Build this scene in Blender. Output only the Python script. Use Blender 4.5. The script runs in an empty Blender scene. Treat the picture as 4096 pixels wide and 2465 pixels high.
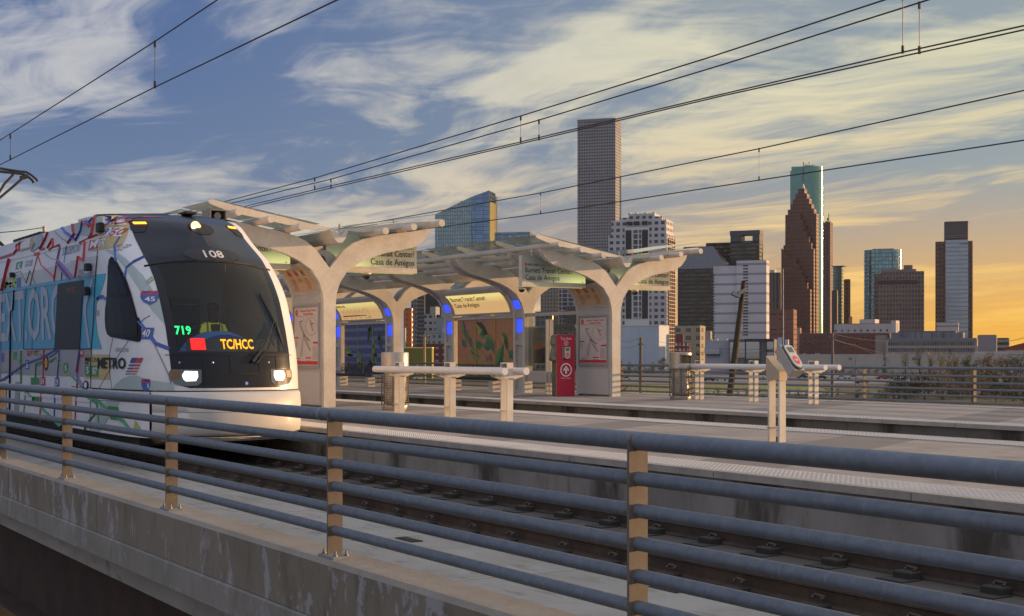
import bpy, bmesh, math, random
from mathutils import Vector, Matrix
from mathutils.bvhtree import BVHTree
from mathutils.geometry import tessellate_polygon
R = math.radians
random.seed(7)
S = bpy.context.scene
COL = S.collection
# ---------------------------------------------------------------- camera
# World frame: +X runs along the tracks, +Y across them, Z up, platform surface at z = 0.
F = 3400.0                      # focal length in units where the photo is 2466 wide
HZ = 857.0                      # horizon row
C_, S_ = math.cos(R(31.5)), math.sin(R(31.5))
FWD = Vector((-C_, S_, 0)); RGT = Vector((S_, C_, 0))
EYE = Vector((0, 0, 1.1))
cd = bpy.data.cameras.new('camera'); cam = bpy.data.objects.new('camera', cd); COL.objects.link(cam)
cam.location = EYE
cam.rotation_euler = (R(90), 0, math.atan2(-FWD.x, FWD.y))
cd.sensor_width = 36; cd.lens = 36 * F / 2466; cd.shift_y = (HZ - 742) / 2466
cd.clip_start = 0.1; cd.clip_end = 20000
S.camera = cam
# ---------------------------------------------------------------- light
SUN_EL, SUN_AZ = 5.0, 73.0       # azimuth: degrees to the right of the view axis
sd = FWD * math.cos(R(SUN_AZ)) + RGT * math.sin(R(SUN_AZ))
SUND = Vector((sd.x * math.cos(R(SUN_EL)), sd.y * math.cos(R(SUN_EL)), math.sin(R(SUN_EL))))
ld = bpy.data.lights.new('sun', 'SUN'); sun = bpy.data.objects.new('sun', ld); COL.objects.link(sun)
ld.energy = 5.0; ld.angle = R(0.6); ld.color = (1.0, 0.58, 0.27)
sun.rotation_euler = (-SUND).to_track_quat('-Z', 'Y').to_euler()
W = bpy.data.worlds.new('World'); S.world = W; W.use_nodes = True
nt = W.node_tree; nt.nodes.clear()
class G:
    """tiny node helper"""
    def __init__(s, nt): s.nt = nt; s.N = nt.nodes; s.L = nt.links
    def n(s, t, **k):
        o = s.N.new(t)
        for a, b in k.items(): setattr(o, a, b)
        return o
    def put(s, sock, v):
        if v is None: return
        if isinstance(v, bpy.types.NodeSocket): s.L.new(v, sock)
        else:
            if hasattr(sock.default_value, '__len__') and not hasattr(v, '__len__'): v = (v,) * len(sock.default_value)
            if hasattr(sock.default_value, '__len__') and len(sock.default_value) == 4 and len(v) == 3: v = (*v, 1)
            sock.default_value = v
    def m(s, op, a, b=None, c=None, clamp=False):
        o = s.n('ShaderNodeMath', operation=op, use_clamp=clamp)
        for i, v in enumerate((a, b, c)):
            if v is not None: s.put(o.inputs[i], v)
        return o.outputs[0]
    def vm(s, op, a, b=None):
        o = s.n('ShaderNodeVectorMath', operation=op); s.put(o.inputs[0], a)
        if b is not None: s.put(o.inputs[1], b)
        return o.outputs['Value'] if op in ('DOT_PRODUCT', 'LENGTH') else o.outputs[0]
    def mix(s, f, a, b, bt='MIX'):
        o = s.n('ShaderNodeMix', data_type='RGBA', blend_type=bt)
        s.put(o.inputs[0], f); s.put(o.inputs[6], a); s.put(o.inputs[7], b); return o.outputs[2]
    def sep(s, v):
        o = s.n('ShaderNodeSeparateXYZ'); s.put(o.inputs[0], v); return o.outputs
    def comb(s, x, y, z):
        o = s.n('ShaderNodeCombineXYZ')
        for i, v in enumerate((x, y, z)): s.put(o.inputs[i], v)
        return o.outputs[0]
    def noise(s, v, scale, det=4, rough=.55, dist=0, dim='3D'):
        o = s.n('ShaderNodeTexNoise', noise_dimensions=dim)
        s.put(o.inputs['Vector'], v); s.put(o.inputs['Scale'], scale); s.put(o.inputs['Detail'], det)
        s.put(o.inputs['Roughness'], rough); s.put(o.inputs['Distortion'], dist)
        return o.outputs['Fac'], o.outputs['Color']
    def ramp(s, f, pts, interp='LINEAR'):
        o = s.n('ShaderNodeValToRGB'); e = o.color_ramp.elements; o.color_ramp.interpolation = interp
        while len(e) < len(pts): e.new(.5)
        for i, (p, c) in enumerate(pts):
            e[i].position = p
            if not hasattr(c, '__len__'): c = (c, c, c)
            e[i].color = (*c[:3], 1)
        s.put(o.inputs[0], f); return o.outputs[0]
    def sst(s, x, a, b):
        o = s.n('ShaderNodeMapRange', interpolation_type='SMOOTHSTEP')
        s.put(o.inputs[0], x); s.put(o.inputs[1], a); s.put(o.inputs[2], b); return o.outputs[0]
SKYOFF = (1.7, 0.4, 0)
g = G(nt)
out = g.n('ShaderNodeOutputWorld'); bg = g.n('ShaderNodeBackground')
sky = g.n('ShaderNodeTexSky', sky_type='NISHITA', sun_disc=False)
sky.sun_elevation = R(SUN_EL); sky.sun_rotation = math.atan2(SUND.x, SUND.y)
sky.altitude = 20; sky.air_density = 1.3; sky.dust_density = 1.0; sky.ozone_density = 2.5
dv = g.vm('NORMALIZE', g.n('ShaderNodeTexCoord').outputs['Generated'])
dx, dy, dz = g.sep(dv)
zc = g.m('ADD', g.m('MAXIMUM', dz, 0.0), 0.10)
pl = g.comb(g.m('DIVIDE', dx, zc), g.m('DIVIDE', dy, zc), 0.0)          # the cloud deck overhead
mp = g.n('ShaderNodeMapping'); g.put(mp.inputs[0], pl)
mp.inputs['Rotation'].default_value = (0, 0, R(-64)); mp.inputs['Scale'].default_value = (.62, 1.5, 1); mp.inputs['Location'].default_value = SKYOFF
warp = g.noise(pl, 0.55, 3, .5)[1]
pw = g.vm('ADD', mp.outputs[0], g.vm('SCALE', g.vm('SUBTRACT', warp, (.5, .5, .5)), None))
pw.node.inputs[0].links[0].from_node
sc = [n for n in nt.nodes if n.bl_idname == 'ShaderNodeVectorMath' and n.operation == 'SCALE'][0]; sc.inputs['Scale'].default_value = 1.5
f1 = g.noise(pw, 1.05, 10, .60, .7)[0]
st2 = g.noise(g.vm('MULTIPLY', pw, (.55, 3.2, 1)), 2.3, 8, .62, .8)[0]
f2 = g.noise(pw, 4.2, 6, .62, .5)[0]
big = g.noise(pl, .33, 3, .5)[0]
fr = g.m('ADD', g.m('MULTIPLY', f1, .62), g.m('ADD', g.m('MULTIPLY', f2, .20), g.m('MULTIPLY', st2, .18)))
sunang = g.vm('DOT_PRODUCT', dv, tuple(Vector((SUND.x, SUND.y, 0.02)).normalized()))
# more cloud towards the sun, open blue away from it
near = g.sst(sunang, -0.25, 0.75)
lowleft = g.m('MULTIPLY', g.m('MULTIPLY', g.sst(dz, .03, .09), g.sst(dz, .17, .11)), g.sst(g.vm('DOT_PRODUCT', dv, tuple((FWD - RGT * .28).normalized())), .97, .998))
thr = g.m('SUBTRACT', g.m('SUBTRACT', .560, g.m('MULTIPLY', lowleft, .10)), g.m('ADD', g.m('MULTIPLY', near, .085), g.m('MULTIPLY', g.m('SUBTRACT', big, .5), .42)))
cl = g.sst(g.m('SUBTRACT', fr, thr), -0.045, 0.125)
low = g.sst(dz, 0.0, 0.05)
cl = g.m('MULTIPLY', cl, g.m('ADD', .52, g.m('MULTIPLY', low, .29)))
elev = g.sst(dz, 0.0, 0.22)
warmc = g.mix(elev, (.82, .47, .09), (.66, .61, .39))
coolc = g.mix(elev, (.50, .475, .40), (.46, .455, .46))
cc = g.mix(g.sst(sunang, -.05, .62), coolc, warmc)
core = g.mix(g.m('MULTIPLY', g.sst(f2, .45, .75), .35), cc, g.mix(1.0, cc, (.62, .66, .74), 'MULTIPLY'))
skyb = g.mix(1.0, sky.outputs[0], (.055, .055, .055), 'MULTIPLY')
blue = g.mix(g.sst(dz, 0.0, .26), (.155, .22, .33), (.072, .130, .30))
glow = g.mix(g.sst(sunang, .0, .66), blue, g.mix(g.sst(dz, .0, .14), (.86, .43, .05), (.27, .32, .35)))
base = g.mix(.78, skyb, glow)
fin = g.mix(cl, base, core)
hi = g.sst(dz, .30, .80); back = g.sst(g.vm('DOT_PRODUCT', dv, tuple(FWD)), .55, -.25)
gain = g.m('ADD', 1.0, g.m('ADD', g.m('MULTIPLY', hi, .45), g.m('MULTIPLY', back, .40)))  # sky raised overhead and behind the view as added fill light
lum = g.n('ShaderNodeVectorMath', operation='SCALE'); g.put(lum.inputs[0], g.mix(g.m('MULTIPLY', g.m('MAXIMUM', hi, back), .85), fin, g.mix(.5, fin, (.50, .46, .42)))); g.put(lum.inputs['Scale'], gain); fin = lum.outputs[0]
fin = g.mix(g.sst(dz, 0.0, -0.01), fin, (.10, .085, .065))
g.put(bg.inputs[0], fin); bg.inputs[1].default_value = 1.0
nt.links.new(bg.outputs[0], out.inputs[0])
S.view_settings.view_transform = 'Standard'; S.view_settings.look = 'None'
S.view_settings.exposure = 0.42; S.view_settings.gamma = 1; S.view_settings.use_curve_mapping = False
S.render.engine = 'CYCLES'
try: S.cycles.max_bounces = 8; S.cycles.transparent_max_bounces = 12
except Exception: pass

# ---------------------------------------------------------------- geometry solvers (picture row/column -> the point of a known plane)
def ray(x, y): return FWD + RGT * ((x - 1233) / F) + Vector((0, 0, (HZ - y) / F))
def onY(x, y, Y): d = ray(x, y); return EYE + d * (Y / d.y)
def onX(x, y, X): d = ray(x, y); return EYE + d * (X / d.x)
def onD(x, y, D): return EYE + ray(x, y) * D
def onZ(x, y, z=0.): d = ray(x, y); return EYE + d * ((z - EYE.z) / d.z)

# ---------------------------------------------------------------- mesh builder
OFF = {}
class MB:
    def __init__(s): s.v = []; s.f = []; s.mi = []; s.m = 0; s.nosm = set()
    def add(s, vs, fs, m=None):
        o = len(s.v); s.v += [Vector(v) for v in vs]
        for f in fs: s.f.append([i + o for i in f]); s.mi.append(s.m if m is None else m)
    def box(s, x0, x1, y0, y1, z0, z1, m=None, M=None):
        vs = [Vector((x, y, z)) for z in (z0, z1) for y in (y0, y1) for x in (x0, x1)]
        if M is not None: vs = [M @ v for v in vs]
        s.add(vs, [(0, 2, 3, 1), (4, 5, 7, 6), (0, 1, 5, 4), (1, 3, 7, 5), (3, 2, 6, 7), (2, 0, 4, 6)], m); return s
    def bbox(s, x0, x1, y0, y1, z0, z1, b=.01, m=None, M=None):   # box with chamfered vertical and top edges
        def ring(i, z): return [Vector(p) for p in ((x0+i, y0, z), (x1-i, y0, z), (x1, y0+i, z), (x1, y1-i, z), (x1-i, y1, z), (x0+i, y1, z), (x0, y1-i, z), (x0, y0+i, z))]
        def ring2(i, z): return [Vector(p) for p in ((x0+2*i, y0+i, z), (x1-2*i, y0+i, z), (x1-i, y0+2*i, z), (x1-i, y1-2*i, z), (x1-2*i, y1-i, z), (x0+2*i, y1-i, z), (x0+i, y1-2*i, z), (x0+i, y0+2*i, z))]
        rs = [ring2(b, z0), ring(b, z0 + b), ring(b, z1 - b), ring2(b, z1)]
        s.loft(rs, True, True, m, M); return s
    def loft(s, rings, c0=True, c1=True, m=None, M=None, closed=True):
        n = len(rings[0]); vs = [Vector(p) for r in rings for p in r]
        if M is not None: vs = [M @ v for v in vs]
        fs = []
        for k in range(len(rings) - 1):
            for i in range(n if closed else n - 1):
                j = (i + 1) % n; fs.append((k*n+i, k*n+j, (k+1)*n+j, (k+1)*n+i))
        if c0: fs.append(tuple(reversed(range(n))))
        if c1: fs.append(tuple((len(rings)-1)*n + i for i in range(n)))
        s.add(vs, fs, m); return s
    def tube(s, pts, r, n=12, m=None, caps=True):
        pts = [Vector(p) for p in pts]; rr = r if hasattr(r, '__len__') else [r] * len(pts); rings = []
        up = None
        for i, p in enumerate(pts):
            d = ((pts[min(i+1, len(pts)-1)] - pts[max(i-1, 0)])).normalized()
            if up is None: up = Vector((0, 0, 1)) if abs(d.z) < .9 else Vector((1, 0, 0))
            a = d.cross(up).normalized(); b = a.cross(d).normalized(); up = b
            rings.append([p + (a * math.cos(t) + b * math.sin(t)) * rr[i] for t in (2*math.pi*k/n for k in range(n))])
        s.loft(rings, caps, caps, m); return s
    def lathe(s, c, prof, n=24, m=None, caps=(True, True)):
        c = Vector(c)
        s.loft([[c + Vector((r*math.cos(2*math.pi*k/n), r*math.sin(2*math.pi*k/n), z)) for k in range(n)] for r, z in prof], caps[0], caps[1], m); return s
    def prism(s, poly, fn, a, b, m=None):      # poly: 2D outline; fn(u, v, w) -> point; extruded from w=a to w=b
        n = len(poly); vs = [fn(u, v, a) for u, v in poly] + [fn(u, v, b) for u, v in poly]
        fs = [(i, (i+1) % n, n + (i+1) % n, n + i) for i in range(n)]
        tri = tessellate_polygon([[Vector((u, v, 0)) for u, v in poly]])
        fs += [tuple(t) for t in tri] + [tuple(n + i for i in reversed(t)) for t in tri]
        s.add(vs, fs, m); return s
    def quad(s, a, b, c, d, m=None): s.add([a, b, c, d], [(0, 1, 2, 3)], m); return s
    def build(s, name, mats, parent=None, smooth=False, angle=35):
        mats = mats if isinstance(mats, (list, tuple)) else [mats]
        off = OFF.get(parent, Vector((0, 0, 0))) if parent else Vector((0, 0, 0))
        me = bpy.data.meshes.new(name); me.from_pydata([tuple(v - off) for v in s.v], [], s.f)
        for x in mats: me.materials.append(x)
        me.polygons.foreach_set('material_index', s.mi)
        bm = bmesh.new(); bm.from_mesh(me); bmesh.ops.recalc_face_normals(bm, faces=bm.faces[:]) if s.fixn else None
        uv = bm.loops.layers.uv.verify()
        for f in bm.faces:
            nn = f.normal
            if abs(nn.z) < .8:
                t = Vector((-nn.y, nn.x, 0)).normalized()
                for l in f.loops: p = l.vert.co + off; l[uv].uv = (p.dot(t), p.z)
            else:
                for l in f.loops: p = l.vert.co + off; l[uv].uv = (p.x, p.y)
        if smooth:
            for f in bm.faces: f.smooth = True
            for e in bm.edges:
                if len(e.link_faces) == 2 and e.calc_face_angle(0) > R(angle): e.smooth = False
        bm.to_mesh(me); bm.free()
        o = bpy.data.objects.new(name, me); COL.objects.link(o)
        if parent: o.parent = parent; OFF[o] = off
        return o
    fixn = True
def thing(name, label, cat, loc=(0, 0, 0), group=None):
    o = bpy.data.objects.new(name, None); COL.objects.link(o); o.location = loc; o.empty_display_size = .3
    OFF[o] = Vector(loc); o['label'] = label; o['category'] = cat
    if group: o['group'] = group
    return o
def tag(o, label, cat, group=None):
    o['label'] = label; o['category'] = cat
    if group: o['group'] = group
    return o
def struct(o, kind='structure'): o['kind'] = kind; return o
def copy_tree(o, parent=None):
    c = o.copy(); COL.objects.link(c); c.parent = parent; OFF[c] = OFF.get(o, Vector())
    for ch in list(o.children): copy_tree(ch, c)
    return c
def arc(cx, cy, r, a0, a1, n):
    return [(cx + r * math.cos(R(a0 + (a1 - a0) * i / n)), cy + r * math.sin(R(a0 + (a1 - a0) * i / n))) for i in range(n + 1)]
def lerp(a, b, t): return a + (b - a) * t
def interp(x, tab):
    if x <= tab[0][0]: return tab[0][1]
    for (a, b), (c, d) in zip(tab, tab[1:]):
        if x <= c: t = (x - a) / (c - a); return b + (d - b) * t
    return tab[-1][1]

# ---------------------------------------------------------------- materials
MT = {}
def mat(name, col, rough=.6, metal=0., emit=None, estr=0., var=.0, vscale=3., spec=None, bump=0., bscale=40., alpha=None):
    if name in MT: return MT[name]
    m = bpy.data.materials.new(name); m.use_nodes = True; h = G(m.node_tree); b = m.node_tree.nodes['Principled BSDF']
    c = (*col, 1)
    if var > 0:
        tc = h.n('ShaderNodeTexCoord').outputs['Object']
        a = h.noise(tc, vscale, 6, .6)[0]; d = h.noise(tc, vscale * 9, 3, .6)[0]
        k = h.m('ADD', h.m('MULTIPLY', a, .7), h.m('MULTIPLY', d, .3))
        cc = h.mix(h.sst(k, .35, .65), tuple(x * (1 - var) for x in col), tuple(min(1, x * (1 + var)) for x in col))
        h.put(b.inputs['Base Color'], cc)
        h.put(b.inputs['Roughness'], h.m('ADD', rough - .08, h.m('MULTIPLY', a, .16)))
    else:
        b.inputs['Base Color'].default_value = c; b.inputs['Roughness'].default_value = rough
    b.inputs['Metallic'].default_value = metal
    if spec is not None: b.inputs['Specular IOR Level'].default_value = spec
    if emit: b.inputs['Emission Color'].default_value = (*emit, 1); b.inputs['Emission Strength'].default_value = estr
    if alpha is not None: b.inputs['Alpha'].default_value = alpha
    if bump > 0:
        tc = h.n('ShaderNodeTexCoord').outputs['Object']; bp = h.n('ShaderNodeBump')
        bp.inputs['Strength'].default_value = bump; h.put(bp.inputs['Height'], h.noise(tc, bscale, 5, .6)[0])
        m.node_tree.links.new(bp.outputs[0], b.inputs['Normal'])
    MT[name] = m; return m
def glass(name, tint, opac, rough=.03, fk=.9):
    m = bpy.data.materials.new(name); m.use_nodes = True; h = G(m.node_tree); N = m.node_tree.nodes; N.clear()
    o = h.n('ShaderNodeOutputMaterial'); t = h.n('ShaderNodeBsdfTransparent'); t.inputs[0].default_value = (*tint, 1)
    p = h.n('ShaderNodeBsdfPrincipled'); p.inputs['Base Color'].default_value = (*[q * .5 for q in tint], 1); p.inputs['Roughness'].default_value = rough
    ge = h.n('ShaderNodeNewGeometry'); co_ = h.m('ABSOLUTE', h.vm('DOT_PRODUCT', ge.outputs['Incoming'], ge.outputs['Normal'])); sch = h.m('ADD', .04, h.m('MULTIPLY', .96, h.m('POWER', h.m('SUBTRACT', 1.0, co_), 5.0)))
    mx = h.n('ShaderNodeMixShader'); h.put(mx.inputs[0], h.m('ADD', opac, h.m('MULTIPLY', sch, fk), clamp=True))
    m.node_tree.links.new(t.outputs[0], mx.inputs[1]); m.node_tree.links.new(p.outputs[0], mx.inputs[2]); m.node_tree.links.new(mx.outputs[0], o.inputs[0])
    MT[name] = m; return m
def concrete(name, c1, c2, stain, streak=(1.2, 1.2, .35), patch=.0, patchcol=(.5, .5, .52), joint=0., scale=1., dark=.5):
    """weathered concrete: blotches, vertical run-off streaks, optional pale efflorescence and expansion-joint stains along X"""
    m = bpy.data.materials.new(name); m.use_nodes = True; h = G(m.node_tree); b = m.node_tree.nodes['Principled BSDF']
    tc = h.n('ShaderNodeTexCoord').outputs['Object']
    n1 = h.noise(tc, 1.1 * scale, 8, .65)[0]; n2 = h.noise(tc, 14 * scale, 5, .7)[0]; n4 = h.noise(tc, 90, 3, .6)[0]
    st = h.noise(h.vm('MULTIPLY', tc, streak), 5 * scale, 7, .62, .4)[0]
    c = h.mix(h.sst(n1, .3, .7), c1, c2)
    c = h.mix(h.m('MULTIPLY', h.sst(st, .5, .72), dark), c, stain)
    if joint > 0:
        x, y, z = h.sep(tc); fx = h.m('ABSOLUTE', h.m('SUBTRACT', h.m('FRACT', h.m('DIVIDE', x, joint)), .5))
        jm = h.m('MULTIPLY', h.sst(h.m('ADD', fx, h.m('MULTIPLY', h.m('SUBTRACT', st, .5), .30)), .33, .5), .9)
        c = h.mix(jm, c, tuple(q * .32 for q in stain))
    if patch > 0:
        pn = h.noise(h.vm('MULTIPLY', tc, (1, 1, .55)), 6.5, 9, .72, .3)[0]; pb = h.noise(tc, .7, 2, .5)[0]
        pm = h.sst(h.m('ADD', pn, h.m('MULTIPLY', h.m('SUBTRACT', pb, .5), .35)), .54, .60)
        c = h.mix(h.m('MULTIPLY', pm, patch), c, patchcol)
    c = h.mix(h.m('MULTIPLY', n2, .35), c, h.mix(1., c, (.55, .55, .55), 'MULTIPLY'))
    c = h.mix(h.m('MULTIPLY', h.sst(n4, .55, .8), .35), c, h.mix(1., c, (.6, .6, .6), 'MULTIPLY'))
    h.put(b.inputs['Base Color'], c); b.inputs['Roughness'].default_value = .88
    bp = h.n('ShaderNodeBump'); bp.inputs['Strength'].default_value = .25; bp.inputs['Distance'].default_value = .01
    h.put(bp.inputs['Height'], h.m('ADD', n2, h.m('MULTIPLY', n4, .5))); m.node_tree.links.new(bp.outputs[0], b.inputs['Normal'])
    MT[name] = m; return m
# ================================================================ SETTING: ground, decks, platforms
ZG = -8.5
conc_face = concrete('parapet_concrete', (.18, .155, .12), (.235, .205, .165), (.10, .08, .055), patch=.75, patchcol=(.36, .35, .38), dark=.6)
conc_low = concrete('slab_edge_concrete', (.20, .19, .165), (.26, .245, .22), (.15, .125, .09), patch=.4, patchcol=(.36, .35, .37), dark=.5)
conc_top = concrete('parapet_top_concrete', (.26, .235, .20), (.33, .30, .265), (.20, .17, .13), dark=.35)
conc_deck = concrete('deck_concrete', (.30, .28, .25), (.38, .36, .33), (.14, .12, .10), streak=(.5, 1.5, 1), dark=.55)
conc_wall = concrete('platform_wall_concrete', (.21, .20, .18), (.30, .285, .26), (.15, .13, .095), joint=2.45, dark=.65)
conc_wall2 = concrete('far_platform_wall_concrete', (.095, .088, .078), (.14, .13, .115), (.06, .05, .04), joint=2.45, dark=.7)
steel = mat('weathering_steel', (.035, .018, .011), .9, var=.35, vscale=2.5, bump=.2, bscale=60)

# ground sheet: lawns, lots and roads far below the viaduct
gm = bpy.data.materials.new('ground'); gm.use_nodes = True; h = G(gm.node_tree); b = gm.node_tree.nodes['Principled BSDF']
tc = h.n('ShaderNodeTexCoord').outputs['Object']
c = h.mix(h.sst(h.noise(tc, .012, 5, .6)[0], .42, .58), (.035, .045, .018), (.10, .075, .035))
c = h.mix(h.sst(h.noise(tc, .3, 6, .7)[0], .35, .7), c, h.mix(1., c, (.5, .5, .5), 'MULTIPLY'))
h.put(b.inputs['Base Color'], c); b.inputs['Roughness'].default_value = .95
mb = MB(); mb.quad((-9000, -9000, ZG), (9000, -9000, ZG), (9000, 9000, ZG), (-9000, 9000, ZG))
struct(mb.build('ground', gm))

XL, XR = -75., 14.              # run of the modelled viaduct
# near parapet (walkway kerb), its lower slab edge and the steel girder under it
mb = MB(); mb.prism([(3.125, -.335), (3.125, -.03), (3.15, -.006), (3.385, -.006), (3.395, -.02), (3.395, -.54), (3.2, -.54), (3.2, -.335)], lambda u, v, w: Vector((w, u, v)), XL, XR)
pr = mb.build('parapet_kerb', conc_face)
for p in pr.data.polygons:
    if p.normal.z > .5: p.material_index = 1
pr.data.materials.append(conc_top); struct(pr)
mb = MB(); mb.prism([(3.11, -.52), (3.11, -.35), (3.135, -.338), (3.199, -.338), (3.199, -.52)], lambda u, v, w: Vector((w, u, v)), XL, XR)
struct(mb.build('slab_edge', conc_low))
gd = thing('steel_girder', 'dark brown weathering steel girder carrying the near edge of the viaduct', 'girder', (-20, 3.5, -1.5))
mb = MB(); mb.box(XL, XR, 3.42, 3.45, -1.5, -.545); mb.build('web', steel, gd)
mb = MB(); mb.box(XL, XR, 3.2, 3.67, -1.54, -1.5); mb.build('bottom_flange', steel, gd)
# track deck
mb = MB(); mb.box(XL, XR, 3.40, 8.64, -.80, -.541)
struct(mb.build('track_deck', conc_deck))
mb = MB()
for i in range(26):                                     # pale transverse joints in the deck
    x = -58 + i * 2.45; mb.box(x, x + .018, 3.45, 6.30, -.540, -.537)
struct(mb.build('deck_joints', mat('joint_sealant', (.42, .41, .39), .8)))
mb = MB(); mb.box(XL, XR, 6.70, 8.61, -.5405, -.533); struct(mb.build('track_slab', concrete('track_slab_concrete', (.058, .050, .042), (.095, .085, .073), (.05, .042, .035), streak=(.4, 1.5, 1), dark=.7)))
# platforms
pm_ = bpy.data.materials.new('platform_pavers'); pm_.use_nodes = True; h = G(pm_.node_tree); b = pm_.node_tree.nodes['Principled BSDF']
tc = h.n('ShaderNodeTexCoord').outputs['Object']; x, y, z = h.sep(tc)
n1 = h.noise(tc, .8, 6, .6)[0]; n2 = h.noise(tc, 60, 4, .7)[0]; n3 = h.noise(h.vm('MULTIPLY', tc, (.6, 1.3, 1)), 2.5, 7, .65)[0]
c = h.mix(h.sst(n1, .35, .65), (.27, .235, .21), (.34, .30, .27))
# darker paving bands laid diagonally
dg = h.m('FRACT', h.m('DIVIDE', h.m('ADD', x, h.m('MULTIPLY', y, .55)), 5.2))
dk = h.m('GREATER_THAN', dg, .76)
c = h.mix(h.m('MULTIPLY', dk, .8), c, (.16, .145, .14))
c = h.mix(h.m('MULTIPLY', h.sst(n3, .48, .70), .6), c, (.14, .12, .105))
c = h.mix(h.m('MULTIPLY', h.sst(n2, .5, .8), .4), c, (.13, .12, .11))
jx = h.m('ABSOLUTE', h.m('SUBTRACT', h.m('FRACT', h.m('DIVIDE', x, .61)), .5)); jy = h.m('ABSOLUTE', h.m('SUBTRACT', h.m('FRACT', h.m('DIVIDE', y, .61)), .5))
c = h.mix(h.m('MULTIPLY', h.m('GREATER_THAN', h.m('MAXIMUM', jx, jy), .49), .5), c, (.10, .09, .085))
h.put(b.inputs['Base Color'], c); b.inputs['Roughness'].default_value = .8
A0, A1, B0, B1 = 8.61, 14.9, 18.0, 24.9
XE = -1.0
def platform(name, y0, y1, wallmat):
    mb = MB(); mb.box(XL, XR, y0 + .06, y1 - .06, -.9, 0.0)
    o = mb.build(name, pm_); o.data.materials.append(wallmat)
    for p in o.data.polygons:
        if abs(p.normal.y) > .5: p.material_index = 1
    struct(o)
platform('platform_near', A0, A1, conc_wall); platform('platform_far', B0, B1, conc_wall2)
mb = MB(); mb.box(XL, XR, A1 - .06, B0 + .06, -.75, -.55); struct(mb.build('track_bed', conc_deck))
# tactile warning strips with raised domes, laid on a projecting coping
tact = mat('tactile_tile', (.42, .38, .345), .7, var=.14, vscale=1.5)
tact_d = mat('tactile_dome', (.56, .52, .48), .55, var=.1, vscale=2)
cop = mat('coping', (.30, .275, .245), .8, var=.15, vscale=3)
def strip(y0, sgn, x0, x1, pitch, nm):
    st_ = thing('tactile_strip', nm, 'tactile strip', ((x0 + x1) / 2, y0 + sgn * .35, 0))
    mb = MB(); a, b_ = sorted((y0, y0 + sgn * .10))
    n = int((x1 - x0) / 2.45)
    for i in range(n): mb.box(x0 + i * 2.45 + .006, x0 + (i + 1) * 2.45 - .006, a, b_, -.055, .012)
    mb.build('coping', cop, st_)
    a, b_ = sorted((y0 + sgn * .1, y0 + sgn * .72)); mb = MB()
    for i in range(int((x1 - x0) / .612)): mb.box(x0 + i * .612 + .002, x0 + (i + 1) * .612 - .002, a + .003, b_, .001, .010)
    mb.build('tile', tact, st_)
    mb = MB(); ny = int(.6 / pitch)
    for i in range(int((x1 - x0) / pitch)):
        X = x0 + (i + .5) * pitch
        for j in range(ny):
            Y = a + .02 + (j + .5) * pitch; r = pitch * .27
            mb.add([(X + r, Y, .010), (X, Y + r, .010), (X - r, Y, .010), (X, Y - r, .010), (X + r*.6, Y, .0165), (X, Y + r*.6, .0165), (X - r*.6, Y, .0165), (X, Y - r*.6, .0165)],
                   [(0, 1, 5, 4), (1, 2, 6, 5), (2, 3, 7, 6), (3, 0, 4, 7), (4, 5, 6, 7)])
    mb.fixn = False
    o = mb.build('dome', tact_d, st_); struct(o, 'stuff')
strip(A0, 1, -30, 2, .061, 'pale domed tactile strip along the near platform edge beside the train')
strip(A1, -1, -45, 6, .075, 'pale domed tactile strip on the far edge of the near platform')
strip(B0, 1, -50, 8, .09, 'pale domed tactile strip along the far platform edge above its dark wall')
strip(B1, -1, -50, 8, .1, 'pale domed tactile strip in front of the far pipe railing')

# ================================================================ TRACK
railm = mat('rail_web_rust', (.055, .038, .026), .75, var=.3, vscale=4)
railt = mat('rail_head', (.20, .17, .135), .35, metal=.8)
def railprof(y): return [(y - .07, -.535), (y + .07, -.535), (y + .07, -.522), (y + .012, -.508), (y + .012, -.43), (y + .035, -.42), (y + .035, -.392), (y + .027, -.385), (y - .027, -.385), (y - .035, -.392), (y - .035, -.42), (y - .012, -.43), (y - .012, -.508), (y - .07, -.522)]
trk = thing('railway_track', 'rusty rail track on concrete plinths between the parapet and near platform', 'track', (-20, 7.28, -.54))
for Y in (6.56, 8.0):
    mb = MB(); mb.prism(railprof(Y), lambda u, v, w: Vector((w, u, v)), XL, XR)
    o = mb.build('rail', [railm, railt], trk)
    for p in o.data.polygons:
        if p.normal.z > .9 and p.center.z + OFF[o].z > -.40: p.material_index = 1
pad = mat('fastener_pad', (.03, .028, .025), .8); plm = mat('plinth_concrete', (.032, .028, .023), .9, var=.2); clipm = mat('rail_clip', (.06, .04, .03), .6)
k = 0
for Y in (6.56, 8.0):
    for i in range(40):
        X = -26.5 + i * .76 + (0.2 if Y > 7 else 0) + random.uniform(-.05, .05)
        if X > 2: continue
        mb = MB()
        for s_ in (-1,):
            mb.bbox(X - .09, X + .09, Y - .19, Y - .06, -.541, -.475 if Y > 7 else -.50, .008, 1)
            mb.box(X - .13, X + .13, Y + s_ * .22 - .10, Y + s_ * .22 + .10, -.5405, -.524, 0)
            mb.tube([(X - .05, Y + s_ * .10, -.475), (X - .05, Y + s_ * .07, -.455), (X + .04, Y + s_ * .075, -.46), (X + .05, Y + s_ * .12, -.47)], .011, 6, 2)
        mb.build('rail_fastener', [pad, plm, clipm], trk); k += 1
# dark drain grates in the deck
for (x, y) in ((985, 1301), (1610, 1420)):
    p = onZ(x, y * 1.0, -.541); mb = MB(); mb.box(p.x - .16, p.x + .16, p.y - .06, p.y + .06, -.54, -.534)
    for i in range(6): mb.box(p.x - .15 + i * .055, p.x - .125 + i * .055, p.y - .05, p.y + .05, -.534, -.528)
    tag(mb.build('deck_drain', mat('drain_iron', (.05, .04, .03), .7)), 'small rusty drain grate in the deck beside the rail, %s' % ('nearer the train' if x < 1200 else 'nearer the camera'), 'drain', 'deck drains')

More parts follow.
